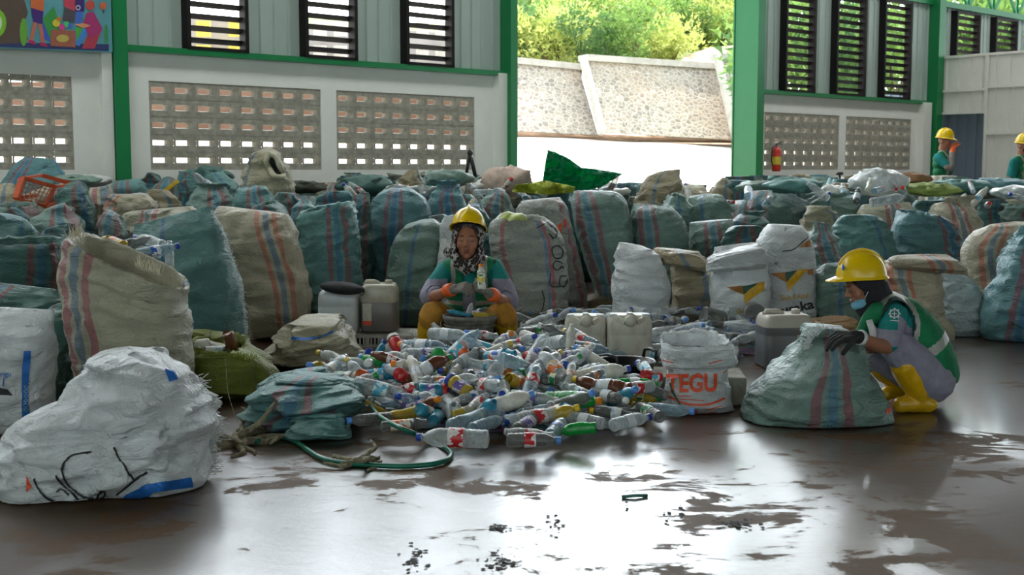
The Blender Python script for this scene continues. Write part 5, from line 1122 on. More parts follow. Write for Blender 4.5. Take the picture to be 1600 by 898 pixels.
TYPES = {'w600': (prof_water(.225, .032), .225, .032, .0165), 'w1500': (prof_water(.31, .043, 8), .31, .043, .0175), 'w330': (prof_water(.17, .029, 4), .17, .029, .0165), 'tea': (prof_smooth(.215, .033, .017), .215, .033, .021), 'milk': (prof_smooth(.17, .031, .015), .17, .031, .018), 'jar': (prof_jar(.12, .042), .12, .042, .036), 'can': (prof_can(.115, .033), .115, .033, 0), 'tin': (prof_can(.17, .075), .17, .075, 0)}
BME = {}
def bmesh_body(ty, var):
    k = (ty, var)
    if k in BME: return BME[k]
    P, L, r, cr_ = TYPES[ty]; mb = MB(); n = 18; mb.lathe(P, n); sd_ = hash(ty) % 7 + var * 5.3; sd_ = (len(ty) * 1.7 + ord(ty[1]) % 9) + var * 5.3
    am = [0.10, .45, .75][var]
    def crush(v):
        f = min(1, max(0, (L * .86 - v.z) / (L * .2))) * min(1, v.z / .02 + .2); q = Vector((v.x * 14, v.y * 14, v.z * 11 + sd_))
        k_ = 1 - am * f * max(0, .15 + noise.noise(q)) * .9
        x, y = v.x * k_, v.y * k_
        y *= 1 - .35 * am * f
        return Vector((x + am * .02 * math.sin(v.z * 14 + sd_) , y, v.z - L / 2))
    V = [crush(v) for v in mb.V]; me = bpy.data.meshes.new('bottle_body'); me.from_pydata([tuple(v) for v in V], [], mb.F)
    for p in me.polygons: p.use_smooth = True
    me.materials.append(BMAT['clear']); BME[k] = me
    lm = MB(); za, zb = (L * .34, L * .56) if ty in ('w600', 'w1500', 'w330') else (L * .2, L * .62); rr = [(r * 1.02, za), (r * 1.02, (za + zb) / 2), (r * 1.02, zb)]
    if ty in ('tea', 'milk'): rr = [(r * .985, za), (r * .93, (za + zb) / 2), (r * .985, zb)]
    lm.lathe(rr, n); m2 = bpy.data.meshes.new('label'); m2.from_pydata([tuple(crush(v) * 1.0 + Vector((v.x, v.y, 0)).normalized() * .0012) for v in lm.V], [], lm.F)
    for p in m2.polygons: p.use_smooth = True
    m2.materials.append(LABM['blue']); BME[(ty, var, 'lab')] = m2
    if cr_:
        cm_ = MB(); h = .02 if cr_ < .03 else .02; cm_.lathe([(cr_, L * .95), (cr_, L * .95 + h), (cr_ * .9, L * .95 + h + .002), (0, L * .95 + h + .002)], 14); off = Vector((am * .02 * math.sin(L * .96 * 14 + sd_), 0, -L / 2))
        m3 = bpy.data.meshes.new('cap'); m3.from_pydata([tuple(v + off) for v in cm_.V], [], cm_.F)
        for p in m3.polygons: p.use_smooth = True
        m3.materials.append(CAPM['blue']); BME[(ty, var, 'cap')] = m3
    return me
def child(name, me, par, mat):
    o = bpy.data.objects.new(name, me); col.objects.link(o); o.parent = par; o.material_slots[0].link = 'OBJECT'; o.material_slots[0].material = mat; return o
NB = 0
def bottle(loc, az, tilt, roll, ty='w600', var=0, body='clear', cap='blue', lab=None, label='', group=None, name='plastic_bottle', sc=1.0):
    """az: direction of the cap in plan (0 = right, 90 = away), tilt: lift of the cap end, degrees"""
    global NB; NB += 1; me = bmesh_body(ty, var)
    d = Vector((math.cos(math.radians(az)) * math.cos(math.radians(tilt)), math.sin(math.radians(az)) * math.cos(math.radians(tilt)), math.sin(math.radians(tilt))))
    q = d.to_track_quat('Z', 'Y') @ Euler((0, 0, roll)).to_quaternion()
    r = bpy.data.objects.new(name, me); col.objects.link(r); r.location = loc; r.rotation_mode = 'QUATERNION'; r.rotation_quaternion = q; r.scale = (sc,) * 3
    r.material_slots[0].link = 'OBJECT'; r.material_slots[0].material = BMAT[body]
    if cap and (ty, var, 'cap') in BME: child('cap', BME[(ty, var, 'cap')], r, CAPM[cap])
    if lab: child('label', BME[(ty, var, 'lab')], r, LABM[lab])
    return tag(r, label, 'can' if ty in ('can', 'tin') else 'jar' if ty == 'jar' else 'bottle', group)
NAMES = {'w600': 'water bottle', 'w1500': 'large water bottle', 'w330': 'small water bottle', 'tea': 'drink bottle', 'milk': 'squat bottle', 'jar': 'jar', 'can': 'drink can', 'tin': 'tin'}
def onheap(px, py, dz=.03):
    z = dz
    for _ in range(8): g = gnd(px, py, z); z = mound(g.x, g.y) + dz
    return gnd(px, py, z)
# hand-placed bottles that read clearly in the photo: px, py of the middle, az, tilt, type, crush, body, cap, label, words
HB = [
 (708, 684, 172, 0, 'w1500', 0, 'clear', 'blue', 'red', 'large clear bottle with red label lying at the front edge, capped end left'),
 (704, 636, 105, 12, 'w1500', 0, 'clear', None, 'white', 'large clear bottle lying base up towards the front, right of the hose loop'),
 (640, 643, 20, 12, 'tea', 1, 'yellow', None, None, 'yellow oil bottle lying inside the hose loop'),
 (632, 664, 8, 4, 'tea', 1, 'smoke', None, 'orange', 'dirty bottle with pink-white label just below the yellow oil bottle'),
 (832, 688, 2, 0, 'w600', 0, 'smoke', 'lblue', 'red', 'clear bottle with faded red label at the very front of the heap'),
 (826, 678, 175, 8, 'w600', 1, 'clear', None, 'red', 'bottle with bright red label behind the very front bottle'),
 (902, 672, 170, 0, 'w330', 2, 'green', 'green', None, 'crushed bright green bottle at the front right edge'),
 (870, 668, 70, 8, 'w600', 0, 'blue', None, 'blue', 'clear bottle lying base forward beside the crushed green bottle'),
 (910, 655, 150, 6, 'w600', 0, 'clear', None, 'white', 'clear bottle base forward above the crushed green bottle'),
 (985, 658, 35, 4, 'w600', 0, 'clear', 'blue', 'white', 'clear bottle with blue cap pointing right on the wet floor'),
 (1012, 642, 120, 6, 'w600', 0, 'smoke', 'yellow', 'green', 'bottle with green and yellow neck at the right edge of the heap'),
 (960, 648, 160, 4, 'w600', 1, 'smoke', 'yellow', 'white', 'grey bottle with yellow cap left of the blue-capped floor bottle'),
 (1046, 640, 338, 0, 'w600', 0, 'blue', 'lblue', None, 'pale blue bottle touching the left foot of the flour sack'),
 (1006, 622, 330, 6, 'w330', 0, 'yellow', 'green', 'yellow', 'lime yellow bottle with green cap in front of the black tub'),
 (958, 642, 168, 4, 'tea', 1, 'smoke', 'red', None, 'grey bottle with red cap below the black tub'),
 (892, 535, 80, 62, 'w600', 1, 'white', None, None, 'milky bottle standing upside down against the left upright canister'),
 (865, 575, 125, 30, 'w1500', 0, 'clear', 'blue', 'orange', 'large bottle with blue cap and orange label leaning up the heap'),
 (912, 600, 130, 22, 'w1500', 1, 'blue', None, 'blue', 'long pale blue bottle continuing down the right slope of the heap'),
 (838, 550, 60, 35, 'w1500', 1, 'clear', None, None, 'large clear bottle pointing up at the top of the heap'),
 (620, 540, 120, 40, 'jar', 0, 'red', 'white', None, 'red jar with white lid tilted at the upper left of the heap'),
 (718, 545, 20, 40, 'w1500', 0, 'blue', None, 'cyan', 'large pale blue bottle with cyan label leaning at the heap top'),
 (672, 530, 175, 20, 'w1500', 1, 'clear', None, None, 'crushed clear bottle at the heap top left of the bucket'),
 (724, 548, 95, 30, 'can', 0, 'orange', None, None, 'orange and red can standing in the middle of the heap top'),
 (746, 540, 200, 20, 'tea', 0, 'clear', None, 'cyan', 'bottle with turquoise picture label at the heap top'),
 (775, 545, 30, 15, 'milk', 2, 'white', 'yellow', None, 'milky bag-like bottle with yellow cap right of the bucket'),
 (782, 555, 320, 12, 'tea', 0, 'teal', None, 'blue', 'teal blue bottle below the milky bottle'),
 (690, 560, 250, 30, 'jar', 0, 'yellow', 'green', 'yellow', 'yellow jar with pale green lid in the middle of the heap'),
 (640, 572, 195, 10, 'milk', 0, 'white', 'orange', None, 'white bottle with orange cap above the hose'),
 (664, 578, 10, 10, 'w600', 2, 'green', None, None, 'crushed vivid green bottle just above the hose'),
 (582, 562, 140, 12, 'w330', 1, 'green', 'lblue', None, 'green bottle with light blue cap at the left slope'),
 (610, 562, 170, 15, 'w600', 1, 'brown', None, 'red', 'brown bottle with red label beside the green left-slope bottle'),
 (548, 565, 178, 4, 'w600', 1, 'clear', None, None, 'clear bottle at the far left end beside the cream sack'),
 (548, 552, 178, 8, 'w600', 0, 'clear', None, 'white', 'clear square-looking bottle stacked on the far left end'),
 (578, 655, 215, 4, 'w600', 0, 'smoke', 'lblue', None, 'grey bottle with pale blue cap at the left front inside the hose'),
 (548, 640, 190, 4, 'w600', 1, 'smoke', None, None, 'dull bottle beside the crumpled teal sack corner'),
 (570, 618, 25, 12, 'w600', 1, 'clear', 'red', 'red', 'bottle with long red label left of the hose bend'),
 (745, 655, 35, 6, 'w1500', 1, 'blue', None, None, 'large bluish bottle crossing behind the red-labelled front bottle'),
 (762, 662, 50, 4, 'w600', 0, 'blue', None, None, 'pale blue bottle pointing away at the front centre'),
 (706, 588, 60, 35, 'milk', 0, 'white', None, None, 'round white container above the hose in mid heap'),
 (696, 596, 200, 20, 'milk', 0, 'orange', None, None, 'amber bottle beneath the round white container'),
 (838, 598, 90, 30, 'w600', 0, 'clear', None, 'cyan', 'clear bottle with cyan label standing base up right of centre'),
 (815, 618, 85, 25, 'w600', 0, 'clear', None, 'blue', 'clear bottle with blue ringed base facing the front, right of centre'),
 (862, 622, 265, 30, 'w600', 0, 'blue', 'lblue', 'green', 'bottle facing the camera with light blue cap and green collar'),
 (848, 598, 100, 30, 'w600', 0, 'clear', None, 'blue', 'clear bottle base with blue dot pattern near the leaning large bottle'),
 (898, 610, 95, 25, 'w600', 0, 'white', None, None, 'milky bottle base facing forward at the right slope'),
 (926, 632, 120, 8, 'w600', 1, 'smoke', None, 'red', 'grey bottle base up in front of the black tub'),
 (824, 660, 60, 8, 'tea', 0, 'smoke', None, 'purple', 'pinkish bottle with purple label at the front right'),
 (790, 655, 170, 8, 'w600', 1, 'smoke', 'yellow', 'blue', 'dull bottle with yellow cap at the front centre right'),
 (604, 598, 160, 14, 'w600', 1, 'blue', None, 'blue', 'bluish crushed bottle inside the left of the hose loop'),
 (662, 612, 20, 20, 'can', 0, 'orange', None, None, 'blue-white snack can inside the hose loop'),
]
rb = random.Random(21)
for (px, py, az, ti, ty, va, bo, ca_, la, wd) in HB:
    p = onheap(px, py, TYPES[ty][2] + .055); bottle(p, az, ti, rb.uniform(0, 6), ty, va, bo, ca_, la, wd, 'bottles and cans of the heap')
# the rest of the heap, seeded over the mound
BW = {'clear': 'clear', 'blue': 'pale blue', 'smoke': 'dull grey', 'green': 'green', 'white': 'milky white', 'yellow': 'yellow', 'red': 'red', 'orange': 'orange', 'brown': 'brown', 'teal': 'teal'}
CW = {'blue': 'dark blue', 'lblue': 'light blue'}
def zone(px, py):
    if px > 1185: return 'behind the squatting worker\'s sack'
    if px > 1020: return 'right of the upright canisters' if py < 560 else 'beside the concrete block'
    if px > 880 and py < 560: return 'around the upright canisters'
    a = 'left' if px < 640 else 'centre left' if px < 735 else 'centre right' if px < 850 else 'right'
    b = 'at the top' if py < 560 else 'high on the heap' if py < 590 else 'halfway down the heap' if py < 625 else 'low on the heap' if py < 655 else 'at the front edge'
    return b + ', ' + a + ' part'
def proj(p):
    v = Vector(p) - EYE; zc = v.y * CP - v.z * SP; yc = v.y * SP + v.z * CP
    return 800 + F * v.x / zc, 449 - F * yc / zc
pts = []; placed = [proj(o.location) for o in col.objects if o.get('group') == 'bottles and cans of the heap']
tries = 0
while len(pts) < 228 and tries < 30000:
    tries += 1
    if rb.random() < .72: x, y = rb.uniform(-1.12, 1.1), rb.uniform(5.55, 8.2)
    else: x, y = rb.uniform(.1, 2.2), rb.uniform(7.7, 9.9)
    z = mound(x, y)
    if z < .02: continue
    q = proj((x, y, z + .03))
    if 680 < q[0] < 790 and y > 7.55: continue
    if 875 < q[0] < 1022 and 7.4 < y < 7.95: continue
    if 925 < q[0] < 1032 and 6.3 < y < 7.5: continue
    if 1020 < q[0] < 1185 and y < 7.0: continue
    if 1175 < q[0] < 1275 and y < 8.05: continue
    dmin = min([((q[0] - a) ** 2 + ((q[1] - b) * 1.6) ** 2) ** .5 for a, b in placed] or [99])
    if dmin < (15 if y < 7.7 else 13): continue
    placed.append(q); pts.append((x, y, z, q))
used = {}
for (x, y, z, q) in pts:
    back = y > 7.8
    ty = rb.choice(['w600'] * 7 + ['w1500'] * 4 + ['w330'] * 3 + (['tea'] * 3 + ['milk'] * 2 + ['can', 'jar'] if not back else []))
    bo = rb.choice(['clear'] * 10 + ['blue'] * (3 if not back else 1) + ['smoke'] * 4 + ([] if back else ['yellow', 'green', 'white', 'white', 'brown', 'teal']))
    if ty in ('can', 'jar'): bo = rb.choice(['red', 'orange', 'white', 'yellow', 'teal'])
    ca_ = rb.choice([None] * 9 + ['blue', 'blue', 'lblue', 'lblue', 'lblue', 'white', 'white', 'orange', 'green', 'red', 'yellow'] if not back else [None, None, None, 'blue', 'lblue']); la = rb.choice([None, None, None, None, 'blue', 'red', 'white', 'white', 'cyan', 'orange', 'purple', 'green'] if not back else [None, None, None, None, 'white', 'blue'])
    if ty in ('can',): ca_ = None
    va = rb.choice([0, 1, 1, 2]); words = '%s%s %s' % (['', 'dented ', 'crushed '][va], BW[bo], NAMES[ty])
    ex_ = []
    if ca_ and TYPES[ty][3]: ex_.append(CW.get(ca_, ca_) + ' cap')
    if la: ex_.append(la + ' label')
    words += (' with ' + ' and '.join(ex_) if ex_ else ' without label') + ' ' + zone(*q)
    words = words.replace('without label at', 'without label, at'); words = ' '.join(words.split()[:16])
    ti = rb.gauss(8, 14); az = rb.uniform(0, 360)
    if words in used:
        dn = ['pointing right', 'pointing back right', 'pointing straight back', 'pointing back left', 'pointing left', 'pointing front left', 'pointing to the front', 'pointing front right'][int(((az + 22.5) % 360) // 45)]
        w2 = ' '.join(words.replace(' without label', '').split()[:12]) + ', neck ' + dn; words = w2 if len(w2.split()) <= 16 else words
    used[words] = 1
    bottle((x, y, z + TYPES[ty][2] + rb.uniform(.0, .045)), az, ti, rb.uniform(0, 6), ty, va, bo, ca_, la, words, 'bottles and cans of the heap')
# lower layers nobody could count, as one mass
mbs = MB(); rs_ = random.Random(3); Pw = [TYPES['w600'][0][i] for i in (0, 2, 3, 8, 14, 20, 27, 30, 32, -1)]
for k in range(330):
    for _ in range(50):
        x, y = (rs_.uniform(-1.1, 1.1), rs_.uniform(5.6, 8.2)) if k % 3 else (rs_.uniform(.1, 2.3), rs_.uniform(7.7, 9.9)); z = mound(x, y)
        if z > .05 and not (.72 < x < .95 and 6.4 < y < 7.2) and not (.2 < x < .88 and 7.45 < y < 7.95): break
    R = (Matrix.Rotation(rs_.uniform(0, 6.28), 3, 'Z') @ Matrix.Rotation(PI / 2 - rs_.gauss(.1, .2), 3, 'Y')); o = Vector((x, y, max(.035, z - .02 - rs_.random() * z * .5)))
    n = 9; base = len(mbs.V)
    for (r, zz) in Pw:
        for q in range(n): a = 2 * PI * q / n; mbs.V.append(R @ Vector((r * math.cos(a), r * .85 * math.sin(a), zz - .11)) + o)
    m_ = rs_.choice([0, 0, 0, 1, 2, 3])
    for i in range(len(Pw) - 1):
        for q in range(n): a, b = base + i * n + q, base + i * n + (q + 1) % n; mbs.F.append((a, b, b + n, a + n)); mbs.M.append(m_)
o = mbs.build('bottle_rubble', [BMAT['clear'], BMAT['smoke'], BMAT['blue'], CAPM['white']], None, True); tag(o, 'lower layers of crushed plastic bottles filling the heap', 'bottle heap', kind='stuff')
V = []; Fc = []; nx, ny = 60, 60
for j in range(ny + 1):
    for i in range(nx + 1): x, y = -1.3 + 3.9 * i / nx, 5.4 + 4.7 * j / ny; V.append((x, y, max(.003, mound(x, y) - .075 + .02 * noise.noise(Vector((x * 9, y * 9, 0))))))
for j in range(ny):
    for i in range(nx):
        a = j * (nx + 1) + i; f = (a, a + 1, a + nx + 2, a + nx + 1)
        if max(V[k][2] for k in f) > .012: Fc.append(f)
t = NT('trodden_litter'); co = t.coord(); v = t.node('ShaderNodeTexVoronoi'); v.inputs['Scale'].default_value = 22; t.t.links.new(co, v.inputs[0])
t.p(base=t.mix(.75, v.outputs['Color'], lin(70, 72, 70)), rough=.4); t.bump(v.outputs[0], .8, .03)
tag(mesh('litter', V, Fc, t.m), 'crushed litter at the bottom of the bottle heap', 'litter', kind='stuff')

# rubbish showing in open sacks and on top of the far rows
def spill(px, py, Y, specs, grp):
    for i, (dx, dy, az, ti, ty, va, bo, ca_, la, wd) in enumerate(specs): bottle(at(px + dx, py + dy, Y + (i % 3) * .05), az, ti, i * 1.3, ty, va, bo, ca_, la, wd, grp, sc=.7 if 'bucket' in grp else 1)
spill(225, 385, 6.65, [(-48, -8, 140, 10, 'milk', 2, 'yellow', None, 'orange', 'yellowish food pouch lying in the open mouth of the big cream sack'), (-20, -4, 20, 6, 'w600', 2, 'smoke', None, None, 'crushed dark grey bottle in the mouth of the big cream sack'), (8, -8, 150, 8, 'w600', 1, 'clear', 'blue', None, 'clear bottle with blue cap in the mouth of the big cream sack'), (20, 5, 30, 10, 'w600', 1, 'blue', 'blue', 'blue', 'blue labelled bottle in the mouth of the big cream sack'), (40, 12, 100, 60, 'w330', 1, 'clear', None, None, 'upright clear cup at the right corner of the big cream sack'), (-5, 8, 190, 5, 'w600', 0, 'clear', None, 'white', 'clear bottle at the front rim of the big cream sack')], 'bottles in the big cream sack')
spill(345, 545, 6.72, [(14, -12, 250, 60, 'can', 0, 'brown', None, None, 'maroon can standing in the olive sack'), (-34, -6, 20, 5, 'can', 0, 'white', None, None, 'shiny metal can lying in the olive sack'), (-10, -4, 160, 8, 'milk', 1, 'white', None, None, 'white tub in the middle of the olive sack'), (-5, 2, 20, 4, 'tea', 2, 'smoke', None, 'white', 'grey crushed bottle at the front of the olive sack')], 'scrap in the olive sack')
spill(735, 489, 7.95, [(-18, 0, 160, 10, 'w600', 2, 'teal', None, None, 'crushed blue-grey tube on the bucket, left'), (-2, -5, 70, 30, 'w330', 2, 'clear', None, None, 'crumpled clear cup on top of the bucket'), (14, -4, 15, 12, 'w330', 2, 'smoke', None, 'blue', 'bottle with blue picture label on the bucket'), (22, 3, 5, 4, 'tea', 2, 'yellow', None, None, 'yellow strip across the bucket rim'), (5, 2, 185, 5, 'milk', 2, 'smoke', None, 'purple', 'dull bottle lying in the bucket')], 'litter in the bucket')
spill(1160, 495, 8.55, [(-45, 2, 200, 10, 'tin', 1, 'smoke', None, 'green', 'dented tin with green label in front of the shorter sugar sack'), (18, -6, 265, 0, 'tin', 0, 'smoke', None, None, 'round grey tin bottom facing the camera beside the canister'), (-20, 42, 80, 60, 'w600', 2, 'clear', None, 'purple', 'crushed clear bottle standing between flour sack and dark canister'), (-35, 22, 185, 8, 'w600', 1, 'clear', None, None, 'clear bottle lying behind the flour sack mouth'), (5, 38, 10, 3, 'w1500', 0, 'yellow', None, None, 'yellow bottle lying left of the dark canister'), (-60, 18, 160, 6, 'w1500', 1, 'clear', None, None, 'clear bottle left of the dented tin')], 'litter before the sugar sacks')
ZN = lambda px: anchor(px)
LIT = [(1278, 298), (1290, 305), (1262, 318), (1318, 300), (1372, 296), (1398, 292), (1404, 284), (1385, 284), (1358, 289), (1412, 298), (1424, 296), (1440, 300), (1388, 312), (1340, 306), (1518, 292), (1580, 305), (1592, 308), (1500, 316), (930, 298), (945, 296), (955, 293), (915, 300), (970, 300), (830, 296), (842, 300), (815, 300), (780, 290), (768, 295), (756, 300), (792, 288), (745, 302), (1075, 300), (1170, 300), (1200, 315), (1132, 318), (560, 296), (548, 300), (320, 285), (205, 338), (118, 335), (60, 318), (50, 322), (1240, 312), (1225, 300), (1545, 320), (1530, 308)]
for i, (px, py) in enumerate(LIT):
    Y = 11.6 + (i % 4) * .35; ty = ['w600', 'w330', 'w1500', 'milk', 'w330'][i % 5]; bo = ['clear', 'white', 'clear', 'white', 'blue', 'clear', 'smoke'][i % 7]; ca_ = [None, 'blue', None, 'white', 'red'][i % 5]; la = [None, 'white', None, 'cyan', None, 'red'][i % 6]
    w_ = '%s%s %s%s on the far sacks %s' % (['', 'dented ', 'crushed '][i % 3], BW[bo], NAMES[ty], (' with %s cap' % CW.get(ca_, ca_) if ca_ else '') + (' and %s label' % la if la and not ca_ else ''), ZN(px))
    bottle(at(px, py, Y), rb.uniform(0, 360), rb.uniform(0, 50), i, ty, i % 3, bo, ca_, la, ' '.join(w_.split()[:16]), 'bottles lying on the far sacks', sc=1.15)
# crumpled film and bags on the far sacks
FM = clearmat('plastic_film', lin(226, 232, 232), .6); FW = plain('film_white', lin(220, 222, 218), .4, bump=.4)
def crumple(px, py, wd, ht, Y, mat, label, seed, cat='plastic bag', name='plastic_bag'):
    c = at(px, py, Y); mb = MB(); mb.ball((0, 0, 0), (wd, wd * .8, ht), 26); V = []
    for v in mb.V:
        q = v * 9 + Vector((seed, 0, seed)); n = noise.noise(q); V.append(v * (1 + .5 * (1 - 3 * abs(n)) * .5 + .2 * noise.noise(q * 2.3)))
    o = mesh(name, V, mb.F, mat); o.location = c; return tag(o, label, cat, 'crumpled plastic on the far sacks')
CT, CT2, CT3, CT4 = [plain('bundle_%d' % i, lin(*c), .5, bump=.4) for i, c in enumerate([(100, 150, 146), (104, 150, 158), (70, 108, 100), (130, 156, 144)])]
CB = [(1372, 285, .26, .12, FM, 'heap of crumpled clear film at the top of the far sacks below the right panel'), (1410, 288, .2, .08, FW, 'white plastic bag beside the film heap'), (1300, 300, .16, .07, FW, 'white cup-shaped plastic bag right of the wide column'), (792, 282, .22, .13, plain('floral_bag', lin(224, 196, 180), .6), 'pinkish floral plastic bag at the foot of the left opening column'), (765, 292, .2, .08, FW, 'white plastic bag left of the opening column foot'), (940, 293, .14, .06, FW, 'white plastic scrap right under the tarp'), (1455, 296, .25, .06, plain('lime_bag', lin(150, 170, 90), .6), 'lime green crushed bag right of the film heap'), (1500, 292, .3, .07, CT, 'teal cloth bundle in front of the doorway worker'), (1560, 292, .32, .08, CT2, 'blue-teal cloth bundle between the far workers'), (1585, 300, .2, .06, FM, 'clear film scrap by the right frame edge'), (1420, 280, .2, .06, plain('brown_bag', lin(150, 110, 80), .8), 'brown paper bag behind the white plastic bag'), (575, 290, .3, .1, CT3, 'dark green cloth bundle below the panel left of the opening'), (700, 278, .2, .08, CT4, 'sage cloth scrap beside the vivid green sack corner'), (330, 275, .2, .09, CT3, 'dark teal bundle with black tip below the long block panel'), (470, 292, .25, .06, plain('dark_scrap', lin(70, 76, 62), .8), 'dark olive bundle right of the gaping sack'), (110, 282, .25, .05, CT4, 'grey-green cloth bundle left of the left green column'), (140, 283, .2, .06, FW, 'pale plastic bundle left of the left green column'), (1190, 292, .25, .06, CT4, 'pale green bundle right of the wide column foot'), (1240, 290, .25, .07, CT, 'teal bundle below the right block panel'), (850, 296, .2, .06, CT4, 'pale green bundle in the opening left of the tarp')]
for i, (px, py, wd, ht, m_, lb) in enumerate(CB): crumple(px, py, wd, ht, 12.2 + (i % 3) * .4, m_, lb, i * 2.7)
crumple(798, 342, .105, .05, 9.62, plain('lime_film', lin(170, 184, 92), .4), 'lime green bag bulging from the mouth of the grey scrawled sack', 3.3)['group'] = 'scrap in the grey sack'
# cardboard and brown sack flat on the floor behind the canisters
fl = MB(); a = gnd(905, 492); fl.box((a.x + .3, a.y + .1, .10), (.62, .4, .2), Matrix.Rotation(-.3, 3, 'Y')); o = bev(fl.build('brown_carton', plain('dirty_carton', lin(120, 108, 84), .9, bump=.3, dirt=.3)), .02); tag(o, 'dirty brown carton leaning behind the left upright canister', 'carton')
cb2 = gnd(1300, 512); o = sack([(1262, 520), (1264, 506), (1275, 498)], [(1345, 522), (1340, 505), (1322, 492)], 8.5, .35, plain('brown_paper', lin(150, 120, 84), .8, bump=.4), 'torn brown and white paper sack behind the dark liquid canister', 'dome', .5, amp=.04, name='paper_sack')
print('BOTTLES', NB)
# ------------------------------------------------------------------ people
SKIN = NT('skin'); co = SKIN.coord(); SKIN.p(base=SKIN.mix(SKIN.noise(30, 4, .6, co), lin(150, 98, 74), lin(172, 116, 90)), rough=.5); SKIN.b.inputs['Subsurface Weight'].default_value = .06; SKIN = SKIN.m
def cloth(name, c, bump=.5, var=.12): return plain(name, c, .8, var=var, scale=14, bump=bump)
TEAL = cloth('teal_shirt', lin(0, 128, 124)); LILAC = cloth('lilac_grey_cloth', lin(146, 142, 160)); VEST = cloth('vest_green', lin(8, 118, 74)); BAND = plain('reflective_band', lin(158, 160, 152), .4, var=.08)
MUST = cloth('mustard_trousers', lin(176, 122, 36)); YBOOT = plain('yellow_rubber_boot', lin(214, 166, 8), .35, var=.1, dirt=.25, scale=10); BLKC = cloth('black_scarf', (.012, .012, .016)); ORG = plain('orange_rubber', lin(240, 104, 40), .5)
GLV = cloth('grey_work_glove', lin(128, 120, 114)); BGLV = cloth('black_glove', lin(42, 42, 44)); HELM = plain('yellow_hard_hat', lin(236, 196, 8), .22, var=.03); DARKT = cloth('dark_trousers', lin(40, 34, 38)); GSLV = cloth('grey_sleeve', lin(130, 122, 118)); PIPING = plain('dark_piping', lin(10, 50, 44), .7)
LIPS = plain('lips', lin(132, 70, 62), .5); BROW = plain('brow_black', (.02, .016, .014), .7); MASK = plain('mask_blue', lin(120, 178, 206), .7); STRAP = plain('strap_white', lin(220, 220, 220), .7); TONGUE = None
t = NT('leopard_scarf'); co = t.coord(); v = t.node('ShaderNodeTexVoronoi', feature='F1'); v.inputs['Scale'].default_value = 34; t.t.links.new(co, v.inputs[0]); n_ = t.noise(60, 2, .5, co)
t.p(base=t.ramp(t.math('ADD', v.outputs[0], t.math('MULTIPLY', t.math('SUBTRACT', n_, .5), .5)), [(0, lin(84, 60, 50)), (.24, lin(14, 12, 14)), (.56, lin(168, 160, 156)), (.8, lin(110, 106, 108))], 'CONSTANT'), rough=.7); t.bump(t.noise(20, 3, .6, co), .4, .01); LEO = t.m
def fused(mb, name, mat, parent, vox=.007, wr=0, wsc=14, smooth=3, colorf=None, keep=None, thick=0):
    """one continuous surface grown over the shapes in mb"""
    me = bpy.data.meshes.new('src'); me.from_pydata([tuple(v) for v in mb.V], [], mb.F); ob = bpy.data.objects.new('src', me); col.objects.link(ob)
    r = ob.modifiers.new('r', 'REMESH'); r.mode = 'VOXEL'; r.voxel_size = vox; r.use_smooth_shade = True
    s = ob.modifiers.new('s', 'SMOOTH'); s.factor = .5; s.iterations = smooth
    dg = bpy.context.evaluated_depsgraph_get(); m2 = bpy.data.meshes.new_from_object(ob.evaluated_get(dg)); bpy.data.objects.remove(ob)
    m2.name = name
    if wr:
        nn = [v.normal.copy() for v in m2.vertices]
        for v, n in zip(m2.vertices, nn):
            q = v.co * wsc; v.co += n * wr * (.8 * noise.noise(q) + .7 * (1 - 3 * abs(noise.noise(q * .7 + Vector((5, 2, 1))))))
    if keep:
        bm = bmesh.new(); bm.from_mesh(m2); bmesh.ops.delete(bm, geom=[f for f in bm.faces if not keep(f.calc_center_median())], context='FACES'); bm.to_mesh(m2); bm.free()
    ms = mat if isinstance(mat, (list, tuple)) else [mat]; m2.materials.clear()
    for m_ in ms: m2.materials.append(m_)
    if colorf:
        for p in m2.polygons: p.material_index = colorf(p.center)
    for p in m2.polygons: p.use_smooth = True
    o = bpy.data.objects.new(name, m2); col.objects.link(o)
    if parent is not None: o.parent = parent; o.matrix_parent_inverse = Matrix.Translation(-Vector(parent.location))
    if thick: sm = o.modifiers.new('t', 'SOLIDIFY'); sm.thickness = thick; sm.offset = 1
    return o
def limb(mb, pts, rs, n=14, sub=6):
    P = resample(pts, sub * (len(pts) - 1) + 1); R = []
    d = [0]
    for a, b in zip(pts[:-1], pts[1:]): d.append(d[-1] + (Vector(b) - Vector(a)).length)
    for i in range(len(P)):
        s = d[-1] * i / (len(P) - 1); j = 0
        while j < len(pts) - 2 and d[j + 1] < s: j += 1
        f = (s - d[j]) / max(1e-6, d[j + 1] - d[j]); R.append(rs[j] * (1 - f) + rs[j + 1] * f)
    mb.tube(P, R, n); mb.ball(P[0], R[0] * .99, 12); mb.ball(P[-1], R[-1] * .99, 12); return mb
def frame(fwd, up):
    f = Vector(fwd).normalized(); u = (Vector(up) - f * f.dot(Vector(up))).normalized(); r = f.cross(u); return Matrix((r, f, u)).transposed()   # local x right, y forward, z up
